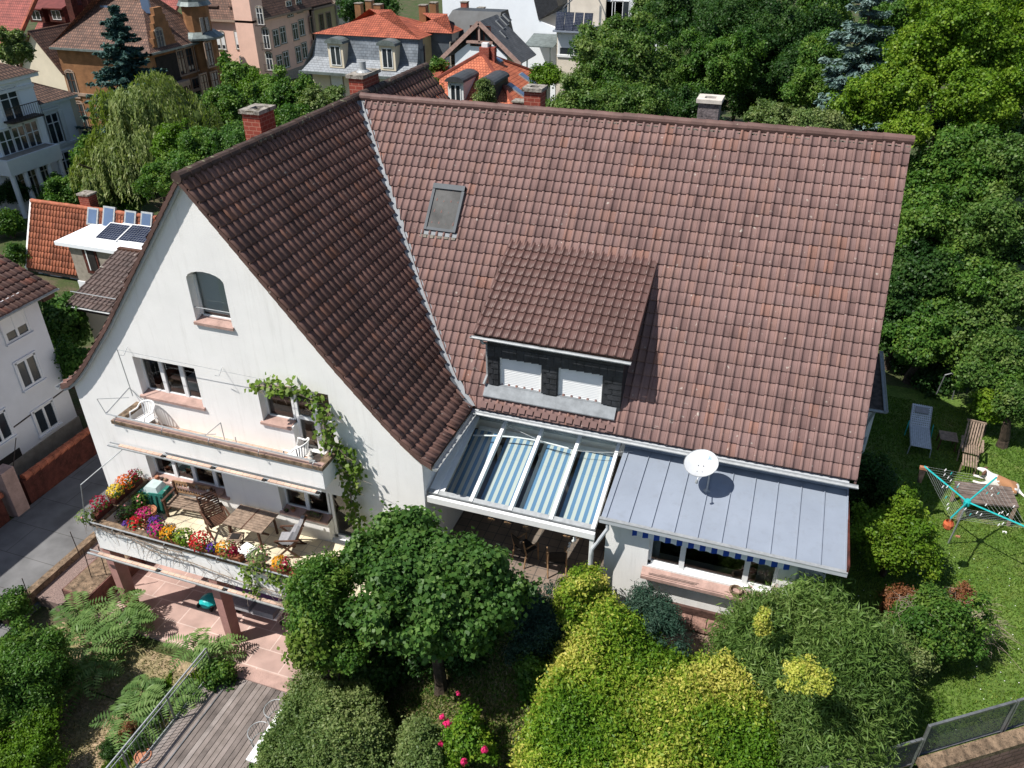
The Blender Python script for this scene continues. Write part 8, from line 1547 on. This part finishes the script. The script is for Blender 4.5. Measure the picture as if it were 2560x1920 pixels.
x_ = rng.uniform(-4.5, -.5, 60)
for i in range(14):
    pass

near('under_shrub', 'dark undergrowth below the round leaved tree', 1150, 1575, 150, 45, -2.0, 'dark', nc=22, lpx=9, cover=7, asp=.6, cr=.36, cat='shrub', tr=0)
near('under_shrub', 'dark undergrowth between rubble wall and tree trunk', 1010, 1600, 70, 40, -2.6, 'dark', nc=14, lpx=9, cover=7, asp=.6, cr=.4, cat='shrub', tr=0)
near('climbing_shrub', 'light green foliage spilling over the terrace end', 900, 1400, 60, 55, -2.2, 'linden', nc=14, lpx=13, cover=7, asp=.9, cr=.4, cat='shrub', tr=.03)
near('climbing_shrub', 'green shrub between terrace end and rubble wall', 840, 1610, 75, 60, -3.4, 'mid', nc=14, lpx=10, cover=8, asp=.7, cr=.38, cat='shrub', tr=.03)

def join_things(pred, label, nm=None):
    """several crowns grown separately that are one plant become one thing"""
    rs = [o for o in bpy.data.objects if o.parent is None and o.type == 'EMPTY' and pred(o)]; root = rs[0]; V = []; F = []; T = []; b = 0; W = []; WF = []; wb = 0; base = np.array(root.location); mm = []; MI = []
    wm = None
    for o in rs:
        for c in list(o.children):
            me = c.data; n = len(me.vertices); v = np.empty(n*3, np.float32); me.vertices.foreach_get('co', v); v = v.reshape(-1, 3)+np.array(o.location, np.float32)
            if 'tone' in me.attributes:
                f = np.empty(len(me.loops), np.int32); me.loops.foreach_get('vertex_index', f); t = np.empty(len(me.polygons), np.float32); me.attributes['tone'].data.foreach_get('value', t)
                if me.materials[0] not in mm: mm.append(me.materials[0])
                V.append(v); F.append(f.reshape(-1, 4)+b); T.append(t); MI.append(np.full(len(t), mm.index(me.materials[0]))); b += n
            else:
                W += [tuple(q) for q in v-base]; WF += [tuple(k+wb for k in p.vertices) for p in me.polygons]; wb += n; wm = me.materials[0]
            bpy.data.objects.remove(c)
        if o is not root: bpy.data.objects.remove(o)
    root['label'] = label
    npmesh('crown' if root['category'] == 'tree' else 'foliage', np.concatenate(V), np.concatenate(F), mm, root, np.concatenate(T), mi=np.concatenate(MI))
    if W: me = bpy.data.meshes.new('trunk'); me.from_pydata(W, [], WF); me.materials.append(wm); t_ = bpy.data.objects.new('trunk', me); COL.objects.link(t_); t_.parent = root
    if 'group' in root and nm: del root['group']
st = lambda n: (lambda o: o.name.split('.')[0] == n)
join_things(st('golden_sprig'), 'bright yellow sprigs rising out of the bamboo')
join_things(lambda o: o.name.startswith('maple_tree') or 'maple flank' in o['label'] or 'maple top' in o['label'], 'big round maple behind the long ridge, in front of the beige block')
join_things(lambda o: o.name.startswith('yellow_green_maple') or 'top right corner edge' in o['label'], 'big yellow green maple in the top right corner')
join_things(st('acacia_tree'), 'dark feathery tree at the top, between maple and blue spruce')
join_things(st('olive_hedge'), 'grey green hedge tops above the ridge, right of the grey chimney')
join_things(st('weeping_willow'), 'pale green weeping willow left of the red brick chimney')
join_things(st('laurel_shrub'), 'lime green glossy shrub right of the zinc roof')
join_things(st('fig_bush'), 'leafy bushes between neighbour house and white gable')
join_things(st('climbing_shrub'), 'light green shrub spilling over the terrace end above the rubble wall')
join_things(st('under_shrub'), 'dark undergrowth below the round leaved tree')

o = thing('brushwood', 'bare grey twigs hanging out of the shrub beside the dark passage', 'brushwood', tuple(at(2350, 1510, z=-3.4))); m = MB().m('twig')
for i in range(120):
    q = at(2320+random.gauss(0, 40), 1505+random.gauss(0, 14), z=-2.2+random.uniform(-.3, .2)); d_ = np.array((random.uniform(-1, .6), random.uniform(-1, .1), random.uniform(-.2, .6)))*.25; m.tube([tuple(q), tuple(q+d_), tuple(q+d_*1.7+rng.normal(size=3)*.08)], [.006, .005, .003], 4, False)
m.build('twigs', o)
